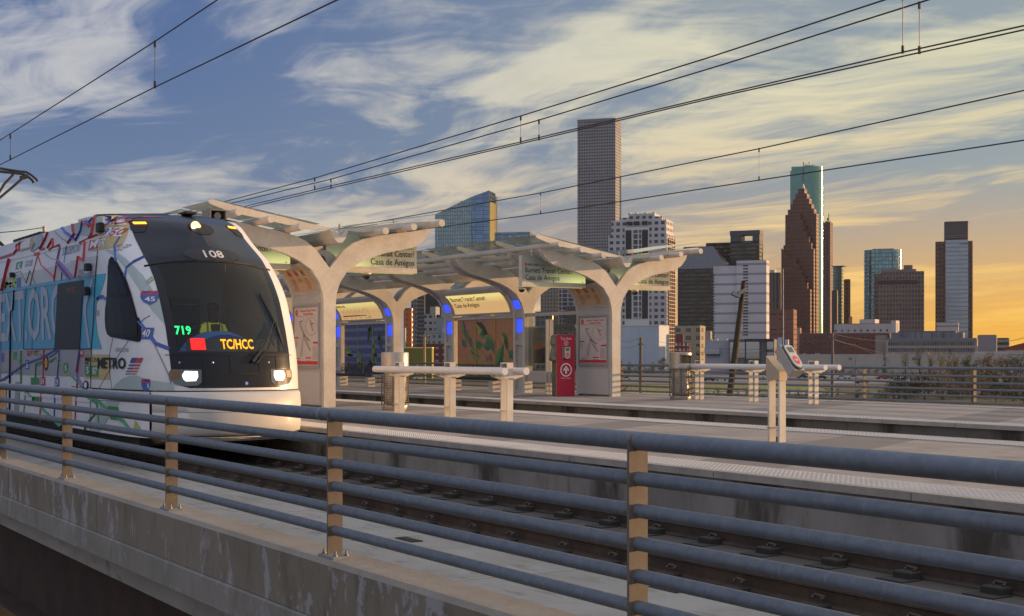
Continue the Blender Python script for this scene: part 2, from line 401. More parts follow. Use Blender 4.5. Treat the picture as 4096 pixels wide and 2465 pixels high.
# ================================================================ PIPE RAILINGS
gm_ = bpy.data.materials.new('galvanised_pipe'); gm_.use_nodes = True; h = G(gm_.node_tree); b = gm_.node_tree.nodes['Principled BSDF']
tc = h.n('ShaderNodeTexCoord').outputs['Object']
n1 = h.noise(tc, 22, 7, .7)[0]; n2 = h.noise(h.vm('MULTIPLY', tc, (6, 1, 1)), 9, 5, .6)[0]; n3 = h.noise(tc, 2.5, 4, .6)[0]
c = h.mix(h.sst(n1, .35, .68), (.12, .142, .175), (.158, .183, .22))
c = h.mix(h.m('MULTIPLY', h.sst(n2, .62, .75), .35), c, (.34, .36, .40))
c = h.mix(h.m('MULTIPLY', h.sst(n3, .55, .75), .25), c, (.13, .13, .14))
h.put(b.inputs['Base Color'], c); b.inputs['Roughness'].default_value = .62; b.inputs['Metallic'].default_value = .15
bp = h.n('ShaderNodeBump'); bp.inputs['Strength'].default_value = .12; h.put(bp.inputs['Height'], n1); gm_.node_tree.links.new(bp.outputs[0], b.inputs['Normal'])
galv_post = mat('galvanised_post', (.15, .125, .10), .7, var=.18, vscale=9, metal=.1)
plate = mat('base_plate_steel', (.19, .21, .22), .6, var=.2, vscale=8)
def railing(name, label, Y, xs, x0, x1, zs, rt, rl, zb, pw, detail=True):
    t = thing(name, label, 'railing', (sum(xs) / len(xs), Y, zb))
    for i, z in enumerate(zs):
        mb = MB(); r = rt if i == 0 else rl
        # each pipe runs from post to post; spans joined end to end
        mb.tube([(x0, Y, z), (x1, Y, z)], r, 20 if detail else 10)
        mb.build('handrail' if i == 0 else 'rail', gm_, t, True)
    for X in xs:
        mb = MB()
        mb.prism([(-pw/2, zb), (pw/2, zb), (pw/2, zs[0] + .005), (pw*.3, zs[0] + rt*.72), (-pw*.3, zs[0] + rt*.72), (-pw/2, zs[0] + .005)], lambda u, v, w: Vector((X + w, Y + u, v)), -.007, .007)
        po = mb.build('post', galv_post, t)
        if detail:
            mb = MB(); mb.bbox(X - .10, X + .10, Y - .055, Y + .055, zb - .004, zb + .012, .003)
            bp_ = mb.build('base_plate', plate, po)
            for (a, c_) in ((-.075, -.03), (.075, -.03), (-.075, .035), (.075, .035)):
                mb = MB(); mb.lathe((X + a, Y + c_, 0), [(.014, zb + .012), (.014, zb + .022), (.007, zb + .023), (.007, zb + .04)], 6)
                mb.build('bolt', plate, po)
        else:
            mb = MB(); mb.box(X - .08, X + .08, Y - .05, Y + .05, zb + .0, zb + .012); mb.build('base_plate', plate, po)
    if detail:                                  # sleeve joints where pipe lengths meet
        for X in [x_ - .16 for x_ in xs[1::2]]:
            mb = MB(); mb.tube([(X - .012, Y, zs[0]), (X + .012, Y, zs[0])], rt + .002, 20); mb.build('sleeve_joint', plate, t, True)
    return t
YN = 3.22
nx = [onY(px, 1000, YN).x for px in (4, 162, 413, 806, 1535)]
nx = nx + [nx[-1] + 2.95, nx[-1] + 5.9]
railing('pipe_railing', 'blue grey galvanised six pipe railing on the near concrete parapet in the foreground', YN, nx, XL + 20, 8,
        [.775, .632, .510, .385, .262, .142], .036, .0275, -.004, .088)
fx = [-27.8 + 3.3 * i for i in range(-7, 9)]
railing('pipe_railing', 'distant grey pipe railing along the far edge of the far platform', 24.95, fx, XL, 8, [.82, .645, .497, .352, .202, .055], .036, .027, 0.0, .10, False)

p = onZ(2176, 1368, -.38); mb = MB(); mb.add([(p.x, 8.0, -.383), (p.x + .07, 7.985, -.375), (p.x + .10, 8.0, -.33), (p.x + .05, 8.02, -.35)], [(0, 1, 2, 3)]); mb.add([(p.x, 8.0, -.3835), (p.x + .07, 7.985, -.3755), (p.x + .10, 8.0, -.3305), (p.x + .05, 8.02, -.3505)], [(3, 2, 1, 0)])
tag(mb.build('paper_scrap', mat('paper_scrap', (.5, .5, .52), .8)), 'tiny white scrap of paper caught on the far rail at lower right', 'litter')
# ================================================================ text and flat marks
FONTC = {}
def text_polys(s, bold=0.0):
    """flat text as (verts, faces), height of capitals about 0.72"""
    key = (s, bold)
    if key not in FONTC:
        c = bpy.data.curves.new('t', 'FONT'); c.body = s; c.offset = bold; c.resolution_u = 2; c.align_x = 'LEFT'
        o = bpy.data.objects.new('t', c); COL.objects.link(o)
        dg = bpy.context.evaluated_depsgraph_get(); dg.update()
        me = bpy.data.meshes.new_from_object(o.evaluated_get(dg))
        FONTC[key] = ([tuple(v.co[:2]) for v in me.vertices], [tuple(p.vertices) for p in me.polygons])
        bpy.data.objects.remove(o); bpy.data.meshes.remove(me); bpy.data.curves.remove(c)
    return FONTC[key]
def put_text(mb, s, fn, x, y, h, bold=.012, align='L', width=None, m=None, shear=0):
    """fn(u, v) -> 3D point; capitals h tall, baseline at y"""
    vs, fs = text_polys(s, bold)
    if not vs: return 0
    x0 = min(v[0] for v in vs); x1 = max(v[0] for v in vs); k = h / .69; kx = k if width is None else width / (x1 - x0)
    wd = (x1 - x0) * kx; ox = x if align == 'L' else (x - wd if align == 'R' else x - wd / 2)
    mb.add([fn(ox + (a - x0) * kx + shear * b * k, y + b * k) for a, b in vs], fs, m); return wd
def poly_fill(mb, pts, fn, m=None, holes=()):
    loops = [[Vector((a, b, 0)) for a, b in pts]] + [[Vector((a, b, 0)) for a, b in hl] for hl in holes]
    flat = [p for l in loops for p in l]
    mb.add([fn(p.x, p.y) for p in flat], [tuple(t) for t in tessellate_polygon(loops)], m)
def rect(mb, x0, x1, y0, y1, fn, m=None): mb.add([fn(x0, y0), fn(x1, y0), fn(x1, y1), fn(x0, y1)], [(0, 1, 2, 3)], m)
def stroke(mb, pts, w, fn, m=None):
    for (a, b), (c, d) in zip(pts, pts[1:]):
        L = math.hypot(c - a, d - b) or 1; nx_, ny_ = -(d - b) / L * w / 2, (c - a) / L * w / 2; ex, ey = (c - a) / L * w * .3, (d - b) / L * w * .3
        mb.add([fn(a + nx_ - ex, b + ny_ - ey), fn(a - nx_ - ex, b - ny_ - ey), fn(c - nx_ + ex, d - ny_ + ey), fn(c + nx_ + ex, d + ny_ + ey)], [(0, 1, 2, 3)], m)
def ring(mb, cx, cy, r0, r1, fn, m=None, n=24):
    vs = []; 
    for k in range(n):
        t = 2 * math.pi * k / n; vs += [fn(cx + r0 * math.cos(t), cy + r0 * math.sin(t)), fn(cx + r1 * math.cos(t), cy + r1 * math.sin(t))]
    mb.add(vs, [(2*k, 2*k+1, (2*k+3) % (2*n), (2*k+2) % (2*n)) for k in range(n)], m)
def disc(mb, cx, cy, r, fn, m=None, n=24): mb.add([fn(cx + r * math.cos(2*math.pi*k/n), cy + r * math.sin(2*math.pi*k/n)) for k in range(n)], [tuple(range(n))], m)

# ================================================================ SHELTERS
white = mat('cream_painted_steel', (.53, .495, .44), .5, var=.12, vscale=1.6)
grey = mat('pale_grey_steel', (.42, .42, .42), .55, var=.08, vscale=2)
greyd = mat('grey_frame', (.30, .30, .31), .55)
ink = mat('ink', (.03, .03, .035), .7)
redm = mat('sign_red', (.55, .03, .04), .6); greenm = mat('sign_green', (.05, .28, .10), .6)
paper = mat('map_paper', (.58, .52, .50), .7, var=.04)
roofglass = glass('roof_glass', (.77, .84, .82), .16, .04)
screen = glass('windscreen_glass', (.80, .83, .83), .01, .02, .8)
blue = mat('blue_light_panel', (.05, .08, .6), .5, emit=(.02, .06, 1.0), estr=1.1)
blue2 = mat('blue_lit_soffit', (.44, .42, .42), .5, emit=(.03, .03, .5), estr=.03)  # weak blue emission stands for light spilling along the soffit
def lit_face(name, c0, c1, e, axis='Z', lo=0, hi=1, dark=(.30, .33, .30)):
    """backlit sign face: the tube inside sits at one edge, so the glow falls off across it"""
    m = bpy.data.materials.new(name); m.use_nodes = True; h = G(m.node_tree); b = m.node_tree.nodes['Principled BSDF']
    p = h.sep(h.n('ShaderNodeTexCoord').outputs['Object'])['XYZ'.index(axis)]
    f = h.sst(p, lo, hi); c = h.mix(f, c0, c1)
    h.put(b.inputs['Base Color'], dark); h.put(b.inputs['Emission Color'], c); b.inputs['Emission Strength'].default_value = e; b.inputs['Roughness'].default_value = .35
    return m
ARMT = [(2.42, 3.90), (2.2, 3.86), (1.66, 3.78), (1.18, 3.70), (.79, 3.61), (.56, 3.52), (.32, 3.35), (.15, 3.14), (0, 2.96)]
ARMB = [(.14, 2.20), (.16, 2.42), (.24, 2.66), (.42, 2.92), (.70, 3.10), (.98, 3.22), (1.30, 3.32), (1.66, 3.40), (2.0, 3.48), (2.22, 3.60), (2.36, 3.76)]
def frame_poly():
    r = [(y, z) for y, z in reversed(ARMT)]                      # fork -> right tip along the top
    r += [(y, z) for y, z in reversed(ARMB)]                     # right tip -> column along the underside
    r += [(.135, 0), (-.135, 0)]
    r += [(-y, z) for y, z in ARMB] + [(-y, z) for y, z in ARMT[:-1]]
    return r
def soffit_strip(mb, Y0, x0, x1, side, dz=.05, m=0, upto=11, start=0):
    pts = ARMB[start:upto]
    for (a, b), (c, d) in zip(pts, pts[1:]):
        mb.quad((x0, Y0 + side * a, b + dz), (x1, Y0 + side * a, b + dz), (x1, Y0 + side * c, d + dz), (x0, Y0 + side * c, d + dz), m)
VB = [(-2.78, 4.20), (-2.70, 4.235), (-1.95, 4.09), (-1.25, 3.97), (-.19, 3.79), (.06, 3.76), (.31, 3.79), (1.45, 3.96), (2.40, 4.085), (2.55, 4.10), (2.62, 4.07), (2.58, 4.01), (2.3, 3.965), (1.58, 3.87), (.7, 3.735), (-.7, 3.735), (-1.25, 3.83), (-1.86, 3.93), (-2.3, 4.0), (-2.74, 4.14)]
def shelter(Y0, xs, first_w, nfins, label, texture_signs=True):
    """xs: +X edge of each Y-frame; the first one is wide and holds the map case"""
    X0 = xs[0]; t = thing('station_shelter', label, 'shelter', (X0, Y0, 0)); fp = frame_poly(); fnYZ = lambda u, v, w: Vector((w, Y0 + u, v))
    xe = xs[-1] - 1.6
    for i, X in enumerate(xs):
        w = first_w if i == 0 else .65; pt = .12
        mb = MB(); mb.prism(fp, fnYZ, X - pt, X); fr = mb.build('arched_frame', white, t)
        mb = MB(); mb.prism(fp, fnYZ, X - w, X - w + pt); mb.build('arched_frame', white, t)
        # web between the two plates: recessed panels on the post, soffit above
        mb = MB(); mb.box(X - w + pt, X - pt, Y0 - .06, Y0 + .10, 0, 2.25); 
        soffit_strip(mb, Y0, X - w + pt, X - pt, -1, .10); soffit_strip(mb, Y0, X - w + pt, X - pt, 1, .10)
        mb.build('post_web', grey, t)
        if i:
            for z0, z1 in ((2.22, 2.36), (1.42, 1.58), (.0, .10), (.55, .66)):
                mb = MB(); mb.box(X - w + pt, X - pt, Y0 - .125, Y0 - .06, z0, z1); mb.build('cross_bar', grey, t)
            mb = MB(); mb.box(X - w + pt + .02, X - pt - .02, Y0 - .085, Y0 - .0605, 1.80, 2.19); mb.build('blue_light', blue, t)
            mb = MB(); soffit_strip(mb, Y0, X - w + pt + .01, X - pt - .01, -1, .085, 0, 3, 1); mb.build('blue_light', blue, t)
            mb = MB(); soffit_strip(mb, Y0, X - w + pt + .01, X - pt - .01, -1, .085, 0, 11, 2); mb.build('lit_soffit', blue2, t); mb = MB(); soffit_strip(mb, Y0, X - w + pt + .01, X - pt - .01, 1, .085, 0, 11, 1); mb.build('lit_soffit', blue2, t)
    # purlin tubes
    for y, z in ((2.30, 3.965), (1.62, 3.855), (.95, 3.735)):
        for s_ in (-1, 1):
            mb = MB(); mb.tube([(X0 + .75, Y0 + s_ * y, z), (xe, Y0 + s_ * y, z)], .075, 16); mb.build('purlin_tube', white, t, True)
    mb = MB(); prof = [(-.16, 3.72), (-.10, 3.56), (-.02, 3.47), (.08, 3.47), (.16, 3.56), (.22, 3.72), (.20, 3.735), (.06, 3.60), (-.13, 3.735)]
    mb.prism(prof, fnYZ, xe, X0 + .45); mb.build('gutter', white, t)
    # winged fascia plates and the tilted glass sheets they carry
    step = (X0 + .3 - xe) / nfins
    for k in range(nfins):
        X = X0 + .3 - k * step
        mb = MB()
        if k == 0: mb.prism(VB, fnYZ, X - .05, X)
        else: mb.prism([(y * .97, z - .0 if abs(y) < .5 else z - .02) for y, z in VB], fnYZ, X - .03, X)
        mb.build('fascia_wing', white, t)
        for s_ in (-1, 1):
            for (ya, yb) in ((.34, 1.28), (1.32, 2.0), (2.04, 2.6)):
                za = 3.80 + .165 * ya + .02; zb = 3.80 + .165 * yb + .02; mb = MB()
                x1_, x0_ = X - .06, X - step + .02; dz = .13
                mb.loft([[(x1_, Y0 + s_*ya, za - .02), (x1_, Y0 + s_*yb, zb - .02), (x1_, Y0 + s_*yb, zb - .008), (x1_, Y0 + s_*ya, za - .008)],
                         [(x0_, Y0 + s_*ya, za + dz - .12), (x0_, Y0 + s_*yb, zb + dz - .12), (x0_, Y0 + s_*yb, zb + dz - .108), (x0_, Y0 + s_*ya, za + dz - .108)]])
                mb.build('roof_pane', roofglass, t)
    # speaker plate in the fork
    mb = MB(); mb.prism(arc(0, 3.02, .34, 20, 160, 12) + [(-.14, 2.98), (0, 2.9), (.14, 2.98)], fnYZ, X0 - .34, X0 - .30); sp = mb.build('speaker_plate', grey, t)
    mb = MB(); rings = [[(x, Y0 - .08 + r * math.cos(a), 3.14 + r * math.sin(a)) for a in (2*math.pi*k/16 for k in range(16))] for r, x in ((.105, X0 - .30), (.105, X0 - .26), (.085, X0 - .25), (.07, X0 - .27), (.03, X0 - .275), (.028, X0 - .26))]
    mb.loft(rings); mb.build('speaker', mat('speaker_grey', (.10, .10, .11), .5), sp, True)
    # map case filling the first frame, facing the track
    w = first_w; fnM = lambda u, v: Vector((X0 - w + .12 + u, Y0 - .175, v)); cw = w - .24
    mb = MB(); mb.box(X0 - w + .12, X0 - .12, Y0 - .16, Y0 - .06, .04, 2.34); cs = mb.build('map_case', grey, t)
    mb = MB(); mb.box(X0 - w + .15, X0 - .15, Y0 - .172, Y0 - .16, .05, .74); mb.build('access_panel', mat('access_panel_grey', (.50, .49, .48), .5), cs)
    mb = MB()
    for (a, b, c, d) in ((.03, cw - .03, .82, .87), (.03, cw - .03, 2.16, 2.21), (.03, .08, .87, 2.16), (cw - .08, cw - .03, .87, 2.16)):
        mb.box(X0 - w + .12 + a, X0 - w + .12 + b, Y0 - .19, Y0 - .16, c, d)
    mb.build('case_frame', greyd, cs)
    mb = MB(); px0, px1 = .10, cw - .10; q = (px1 - px0)
    rect(mb, px0, px1, .89, 2.14, fnM, 0); fi = lambda u, v: fnM(u, v) + Vector((0, -.004, 0))
    rect(mb, px0, px1, .91, .985, fi, 1); rect(mb, px0, px0 + .18 * q, 1.48, 1.51, fi, 1); rect(mb, px1 - .2*q, px1, 1.36, 1.40, fi, 1); rect(mb, px0 + .5*q, px0 + .72 * q, 1.04, 1.07, fi, 1); rect(mb, px0 + .08*q, px0 + .25 * q, 1.03, 1.045, fi, 2)
    disc(mb, px0 + .1 * q, 2.04, .07, fi, 1, 20); put_text(mb, 'M', lambda u, v: fi(u, v) + Vector((0, -.003, 0)), px0 + .1 * q, 2.01, .065, .02, 'C', m=0)
    put_text(mb, 'Burnett Transit Center/', fi, px0 + .6 * q, 2.055, .045, .015, 'C', width=.66*q, m=1); put_text(mb, 'Casa de Amigos', fi, px0 + .6 * q, 1.985, .045, .015, 'C', width=.42*q, m=1)
    rect(mb, px0, px1, 1.955, 1.96, fi, 1)
    ring(mb, px0 + .74 * q, 1.74, .0, .0, fi, 2)
    vs = [(px0 + .73 * q + .25 * q * math.cos(2*math.pi*k/30), 1.73 + .19 * math.sin(2*math.pi*k/30)) for k in range(31)]; stroke(mb, vs, .007, fi, 2)
    for pts in ([(.22, 1.84), (.30, 1.70), (.40, 1.57), (.36, 1.42), (.30, 1.20), (.27, 1.08)], [(.40, 1.55), (.50, 1.40), (.58, 1.30), (.68, 1.20)], [(.40, 1.57), (.52, 1.48), (.62, 1.42)], [(.66, 1.86), (.72, 1.74), (.80, 1.62)], [(.70, 1.78), (.82, 1.80)], [(.24, 1.84), (.32, 1.86)]):
        stroke(mb, [(px0 + a * q, b) for a, b in pts], .011, fi, 2)
        for (a, b), (c, d) in zip(pts, pts[1:]):
            for s_ in range(5):
                u, v = lerp(a, c, s_/5), lerp(b, d, s_/5); stroke(mb, [(px0 + u*q, v), (px0 + (u + .07)*q, v + .004)], .006, fi, 2)
    for a0, a1, b0, b1 in ((.78, .98, 1.02, 1.34), (.02, .16, 1.30, 1.46), (.52, .74, .995, 1.03), (.05, .28, .995, 1.02)):
        n = int((b1 - b0) / .022)
        for k in range(n): rect(mb, px0 + a0*q, px0 + (a1 - random.random()*.06)*q, b0 + k*.022, b0 + k*.022 + .007, fi, 3)
    mb.fixn = False
    mb.build('route_map', [paper, redm, mat('map_line', (.16, .12, .13), .7), mat('map_text', (.30, .25, .25), .7)], cs)
    # curved notice following the arch above the map case
    def fnC(u, v, off=0): 
        tab_z = [(0, 2.42), (.3, 2.68), (.6, 2.92), (.8, 3.05)]; z = interp(v, tab_z); y = interp(z, [(b, a) for a, b in ARMB[1:6]])
        return Vector((X0 - w + .12 + u, Y0 - y - .01 - off, z - off))
    mb = MB(); nst = 10
    for k in range(nst): mb.add([fnC(0, .8*k/nst), fnC(cw, .8*k/nst), fnC(cw, .8*(k+1)/nst), fnC(0, .8*(k+1)/nst)], [(0, 1, 2, 3)], 0)
    a = .10
    for k in range(nst):
        v0, v1 = .08 + .60*k/nst, .08 + .60*(k+1)/nst; mb.add([fnC(a, v0, .006), fnC(cw-a, v0, .006), fnC(cw-a, v1, .006), fnC(a, v1, .006)], [(0, 1, 2, 3)], 1)
    f2 = lambda u, v: fnC(u, v, .012)
    for k, mm in ((.22, 2), (.50, 2), (.78, 3)):
        cx = a + (cw - 2*a) * k; ring(mb, cx, .56, .062, .082, f2, mm, 20)
        if mm == 2: stroke(mb, [(cx - .05, .61), (cx + .05, .51)], .016, f2, 2)
        stroke(mb, [(cx - .01, .52), (cx + .01, .60)], .02, f2, 4); stroke(mb, [(cx - .03, .57), (cx + .03, .55)], .014, f2, 4)
        for r in range(9):
            if k == .5 and r > 2: continue
            rect(mb, cx - .12, cx + .12 - random.random()*.05, .40 - r*.033, .412 - r*.033, f2, 5)
    mb.fixn = False
    mb.build('rules_notice', [grey, mat('notice_paper', (.50, .34, .22), .6), redm, greenm, ink, mat('notice_text', (.25, .17, .12), .7)], t)
    return t
def hanging_sign(X, Y0, Y1, label, left=True):
    z0, z1 = 2.93, 3.74
    t = thing('station_name_sign', label, 'sign', (X, (Y0 + Y1) / 2, z0), 'lit station name signs under the shelter roofs')
    mb = MB(); mb.box(X - .16, X - .012, Y0, Y1, z0, z1); o = mb.build('sign_box', white, t)
    mb = MB(); mb.box(X - .012, X + .01, Y0, Y1, z0, z0 + .115); mb.build('lower_rail', white, t)
    e0, e1 = ((-(Y1 - Y0) * .28, (Y1 - Y0) * .42) if left else ((Y1 - Y0) * .30, -(Y1 - Y0) * .36))
    fm = bpy.data.materials.new('lit_sign_face'); fm.use_nodes = True; h = G(fm.node_tree); b = fm.node_tree.nodes['Principled BSDF']
    ox, oy, oz = h.sep(h.n('ShaderNodeTexCoord').outputs['Object'])
    fy = h.sst(oy, e0, e1); fz = h.sst(oz, .62, .13)
    h.put(b.inputs['Base Color'], (.30, .34, .31)); h.put(b.inputs['Emission Color'], h.mix(h.m('POWER', fz, 1.6), (.15, .16, .08), (.56, .56, .19)))
    h.put(b.inputs['Emission Strength'], h.m('MULTIPLY', fy, h.m('ADD', .30, h.m('MULTIPLY', fz, .55)))); b.inputs['Roughness'].default_value = .3
    mb = MB(); mb.box(X - .011, X, Y0 + (.005), Y1 - .005, z0 + .118, z1 - .004); fc = mb.build('lit_face', fm, t)
    fn = lambda u, v: Vector((X + .004, u, v)); mb = MB()
    if left:
        put_text(mb, 'Burnett Transit Center/', fn, Y0 + .10, 3.29, .135, .010, 'L', width=1.50); put_text(mb, 'Casa de Amigos', fn, Y0 + .10, 3.10, .135, .010, 'L', width=1.08)
        put_text(mb, 'RED LINE', fn, Y0 + .19, 3.475, .05, .02, 'L', width=.30); put_text(mb, 'Fannin South', fn, Y0 + .52, 3.475, .03, .0, 'L', width=.20)
    else:
        put_text(mb, 'Burnett Transit Center/', fn, Y1 - .06, 3.29, .135, .010, 'R', width=1.50); put_text(mb, 'Casa de Amigos', fn, Y1 - .06, 3.10, .135, .010, 'R', width=1.08)
        put_text(mb, 'Northline Transit Center/HCC', fn, Y1 - .07, 3.46, .03, .0, 'R', width=.42); put_text(mb, 'RED LINE', fn, Y1 - .53, 3.46, .05, .02, 'R', width=.30)
    mb.fixn = False; mb.build('lettering', ink, fc)
    mb = MB(); cy = Y0 + .13 if left else Y1 - .95; disc(mb, cy, 3.50, .042, fn, 0, 16); mb.fixn = False; mb.build('line_emblem', redm, fc)
    for yy in (Y0 + .10, (Y0 + Y1) / 2, Y1 - .10):
        mb = MB(); rings = [[(x, yy + r * math.cos(a), 3.035 + .04 + r * math.sin(a)) for a in (2*math.pi*k/10 for k in range(10))] for r, x in ((.016, X), (.016, X + .008), (.009, X + .011))]; mb.loft(rings); mb.build('screw', grey, t)
    for yy in (Y0 + .35, Y1 - .25):
        mb = MB(); mb.tube([(X - .08, yy, z1), (X - .08, yy, z1 + .22)], .02, 8); mb.build('hanger', white, t)
    # strip light under the box
    mb = MB(); mb.box(X - .12, X - .05, Y0 + .06, Y1 - .06, z0 - .012, z0 - .001); mb.build('strip_light', mat('strip_light', (.8, .8, .3), .5, emit=(.75, .68, .2), estr=.35), t)
    return t
def dome_camera(X, Y, z, label, dark=False):
    t = thing('dome_camera', label, 'camera', (X, Y, z), 'dome cameras under the station signs')
    mb = MB(); mb.lathe((X, Y, z), [(.10, 0), (.10, -.03), (.06, -.04)], 18); mb.build('mount', white, t, True)
    mb = MB(); mb.lathe((X, Y, z - .04), [(.085 * math.cos(R(a)), -.085 * math.sin(R(a)) - .02) for a in range(0, 90, 12)], 18); mb.build('dome', mat('smoked_dome', (.02, .02, .02), .1), t, True)
XB, YB = -31.0, 22.30
XA, YA = -27.55, 12.35
BF = [XB, -35.45, -39.75, -44.05, -48.4, -52.7]
shelter(YB, BF, 1.72, 11, 'long cream steel shelter with blue lit arches on the far platform behind the red pillar')
shelter(YA, [XA, -32.0, -36.3, -40.6, -44.9], 1.72, 9, 'cream steel shelter with winged glass roof on the near platform behind the train')
hanging_sign(XB - .42, YB - 2.74, YB - .72, 'left sign of the far shelter, its whole Burnett Transit Center name visible', True)
hanging_sign(XB - .42, YB + .10, YB + 2.16, 'right sign of the far shelter, partly hidden by the arm nearest the towers', False)
hanging_sign(XA - .42, YA - 2.74, YA - .72, 'lit name sign mostly hidden behind the roof of the train, only its last letters showing', True)
hanging_sign(XA - .42, YA + .10, YA + 2.30, 'name sign under the right arm of the near shelter, dome camera below it', False)
dome_camera(XA - .5, YA + 1.10, 2.915, 'dark dome camera below the right sign of the near shelter')
dome_camera(XB - .5, YB + .98, 2.915, 'dark dome camera below the right sign of the far shelter')
dome_camera(XB - .9, YB - 2.45, 2.93, 'black dome camera below the left sign of the far shelter')

# horn speaker / camera housing fixed to the tip of the near shelter roof
p = onX(508, 523, XA + .3)
t = thing('roof_floodlight', 'small grey housing with round lens on the near shelter roof tip above the train', 'floodlight', (p.x, p.y, p.z - .1))
mb = MB(); mb.bbox(p.x - .05, p.x + .45, p.y - .17, p.y + .17, p.z + .09, p.z + .11, .005); mb.bbox(p.x - .05, p.x + .45, p.y - .17, p.y + .17, p.z - .11, p.z - .09, .005); mb.box(p.x - .05, p.x + .44, p.y - .17, p.y - .15, p.z - .09, p.z + .09); mb.box(p.x - .05, p.x + .44, p.y + .15, p.y + .17, p.z - .09, p.z + .09); mb.box(p.x - .05, p.x - .03, p.y - .15, p.y + .15, p.z - .09, p.z + .09)
mb.build('housing', mat('housing_grey', (.16, .16, .15), .5), t)
mb = MB(); mb.tube([(p.x, p.y + .02, p.z), (p.x + .34, p.y + .02, p.z)], .07, 16); mb.build('lens_barrel', mat('barrel', (.25, .23, .21), .3), t, True)

# curved lit signs, art glass, seats between the frames
artm = {}
def art_mat(name, top, bot, zt, zb, a=.93):
    m = bpy.data.materials.new(name); m.use_nodes = True; h = G(m.node_tree); b = m.node_tree.nodes['Principled BSDF']
    tc = h.n('ShaderNodeTexCoord').outputs['Object']; z = h.sep(tc)[2]
    f = h.sst(h.m('ADD', z, h.m('MULTIPLY', h.m('SUBTRACT', h.noise(tc, 2.2, 5, .6)[0], .5), .9)), zb, zt)
    c = h.mix(f, bot, top); c = h.mix(h.m('MULTIPLY', h.noise(tc, 7, 5, .65)[0], .45), c, h.mix(1., c, (.45, .45, .45), 'MULTIPLY'))
    h.put(b.inputs['Base Color'], c); h.put(b.inputs['Emission Color'], c); b.inputs['Emission Strength'].default_value = 0.0
    b.inputs['Roughness'].default_value = .25; b.inputs['Alpha'].default_value = a
    b.inputs['Transmission Weight'].default_value = 0
    return m
def leaf(mb, fn, cx, cy, L, w, ang, mats, veins=True):
    ca, sa = math.cos(R(ang)), math.sin(R(ang)); out = []
    for k in range(17):
        s = k / 16; ww = w * math.sin(math.pi * s ** .75) * (1 + .12 * math.sin(s * 23)); out.append((s * L, ww / 2))
    poly = out + [(a, -b) for a, b in reversed(out[1:-1])]
    tr = lambda p: (cx + p[0] * ca - p[1] * sa, cy + p[0] * sa + p[1] * ca)
    poly_fill(mb, [tr(q) for q in poly], fn, mats[0])
    f2 = lambda u, v: fn(u, v) + Vector((0, -.0015, 0))
    half = out + [(L * s_, 0) for s_ in (.8, .5, .2)]
    poly_fill(mb, [tr(q) for q in half], f2, mats[1])
    if veins:
        f3 = lambda u, v: fn(u, v) + Vector((0, -.003, 0)); stroke(mb, [tr((0, 0)), tr((L, 0))], w * .05, f3, mats[2])
        for s in (.2, .35, .5, .65, .8):
            ww = w * math.sin(math.pi * s ** .75) * .42
            for sg in (-1, 1): stroke(mb, [tr((s * L, 0)), tr(((s + .14) * L, sg * ww))], w * .035, f3, mats[2])
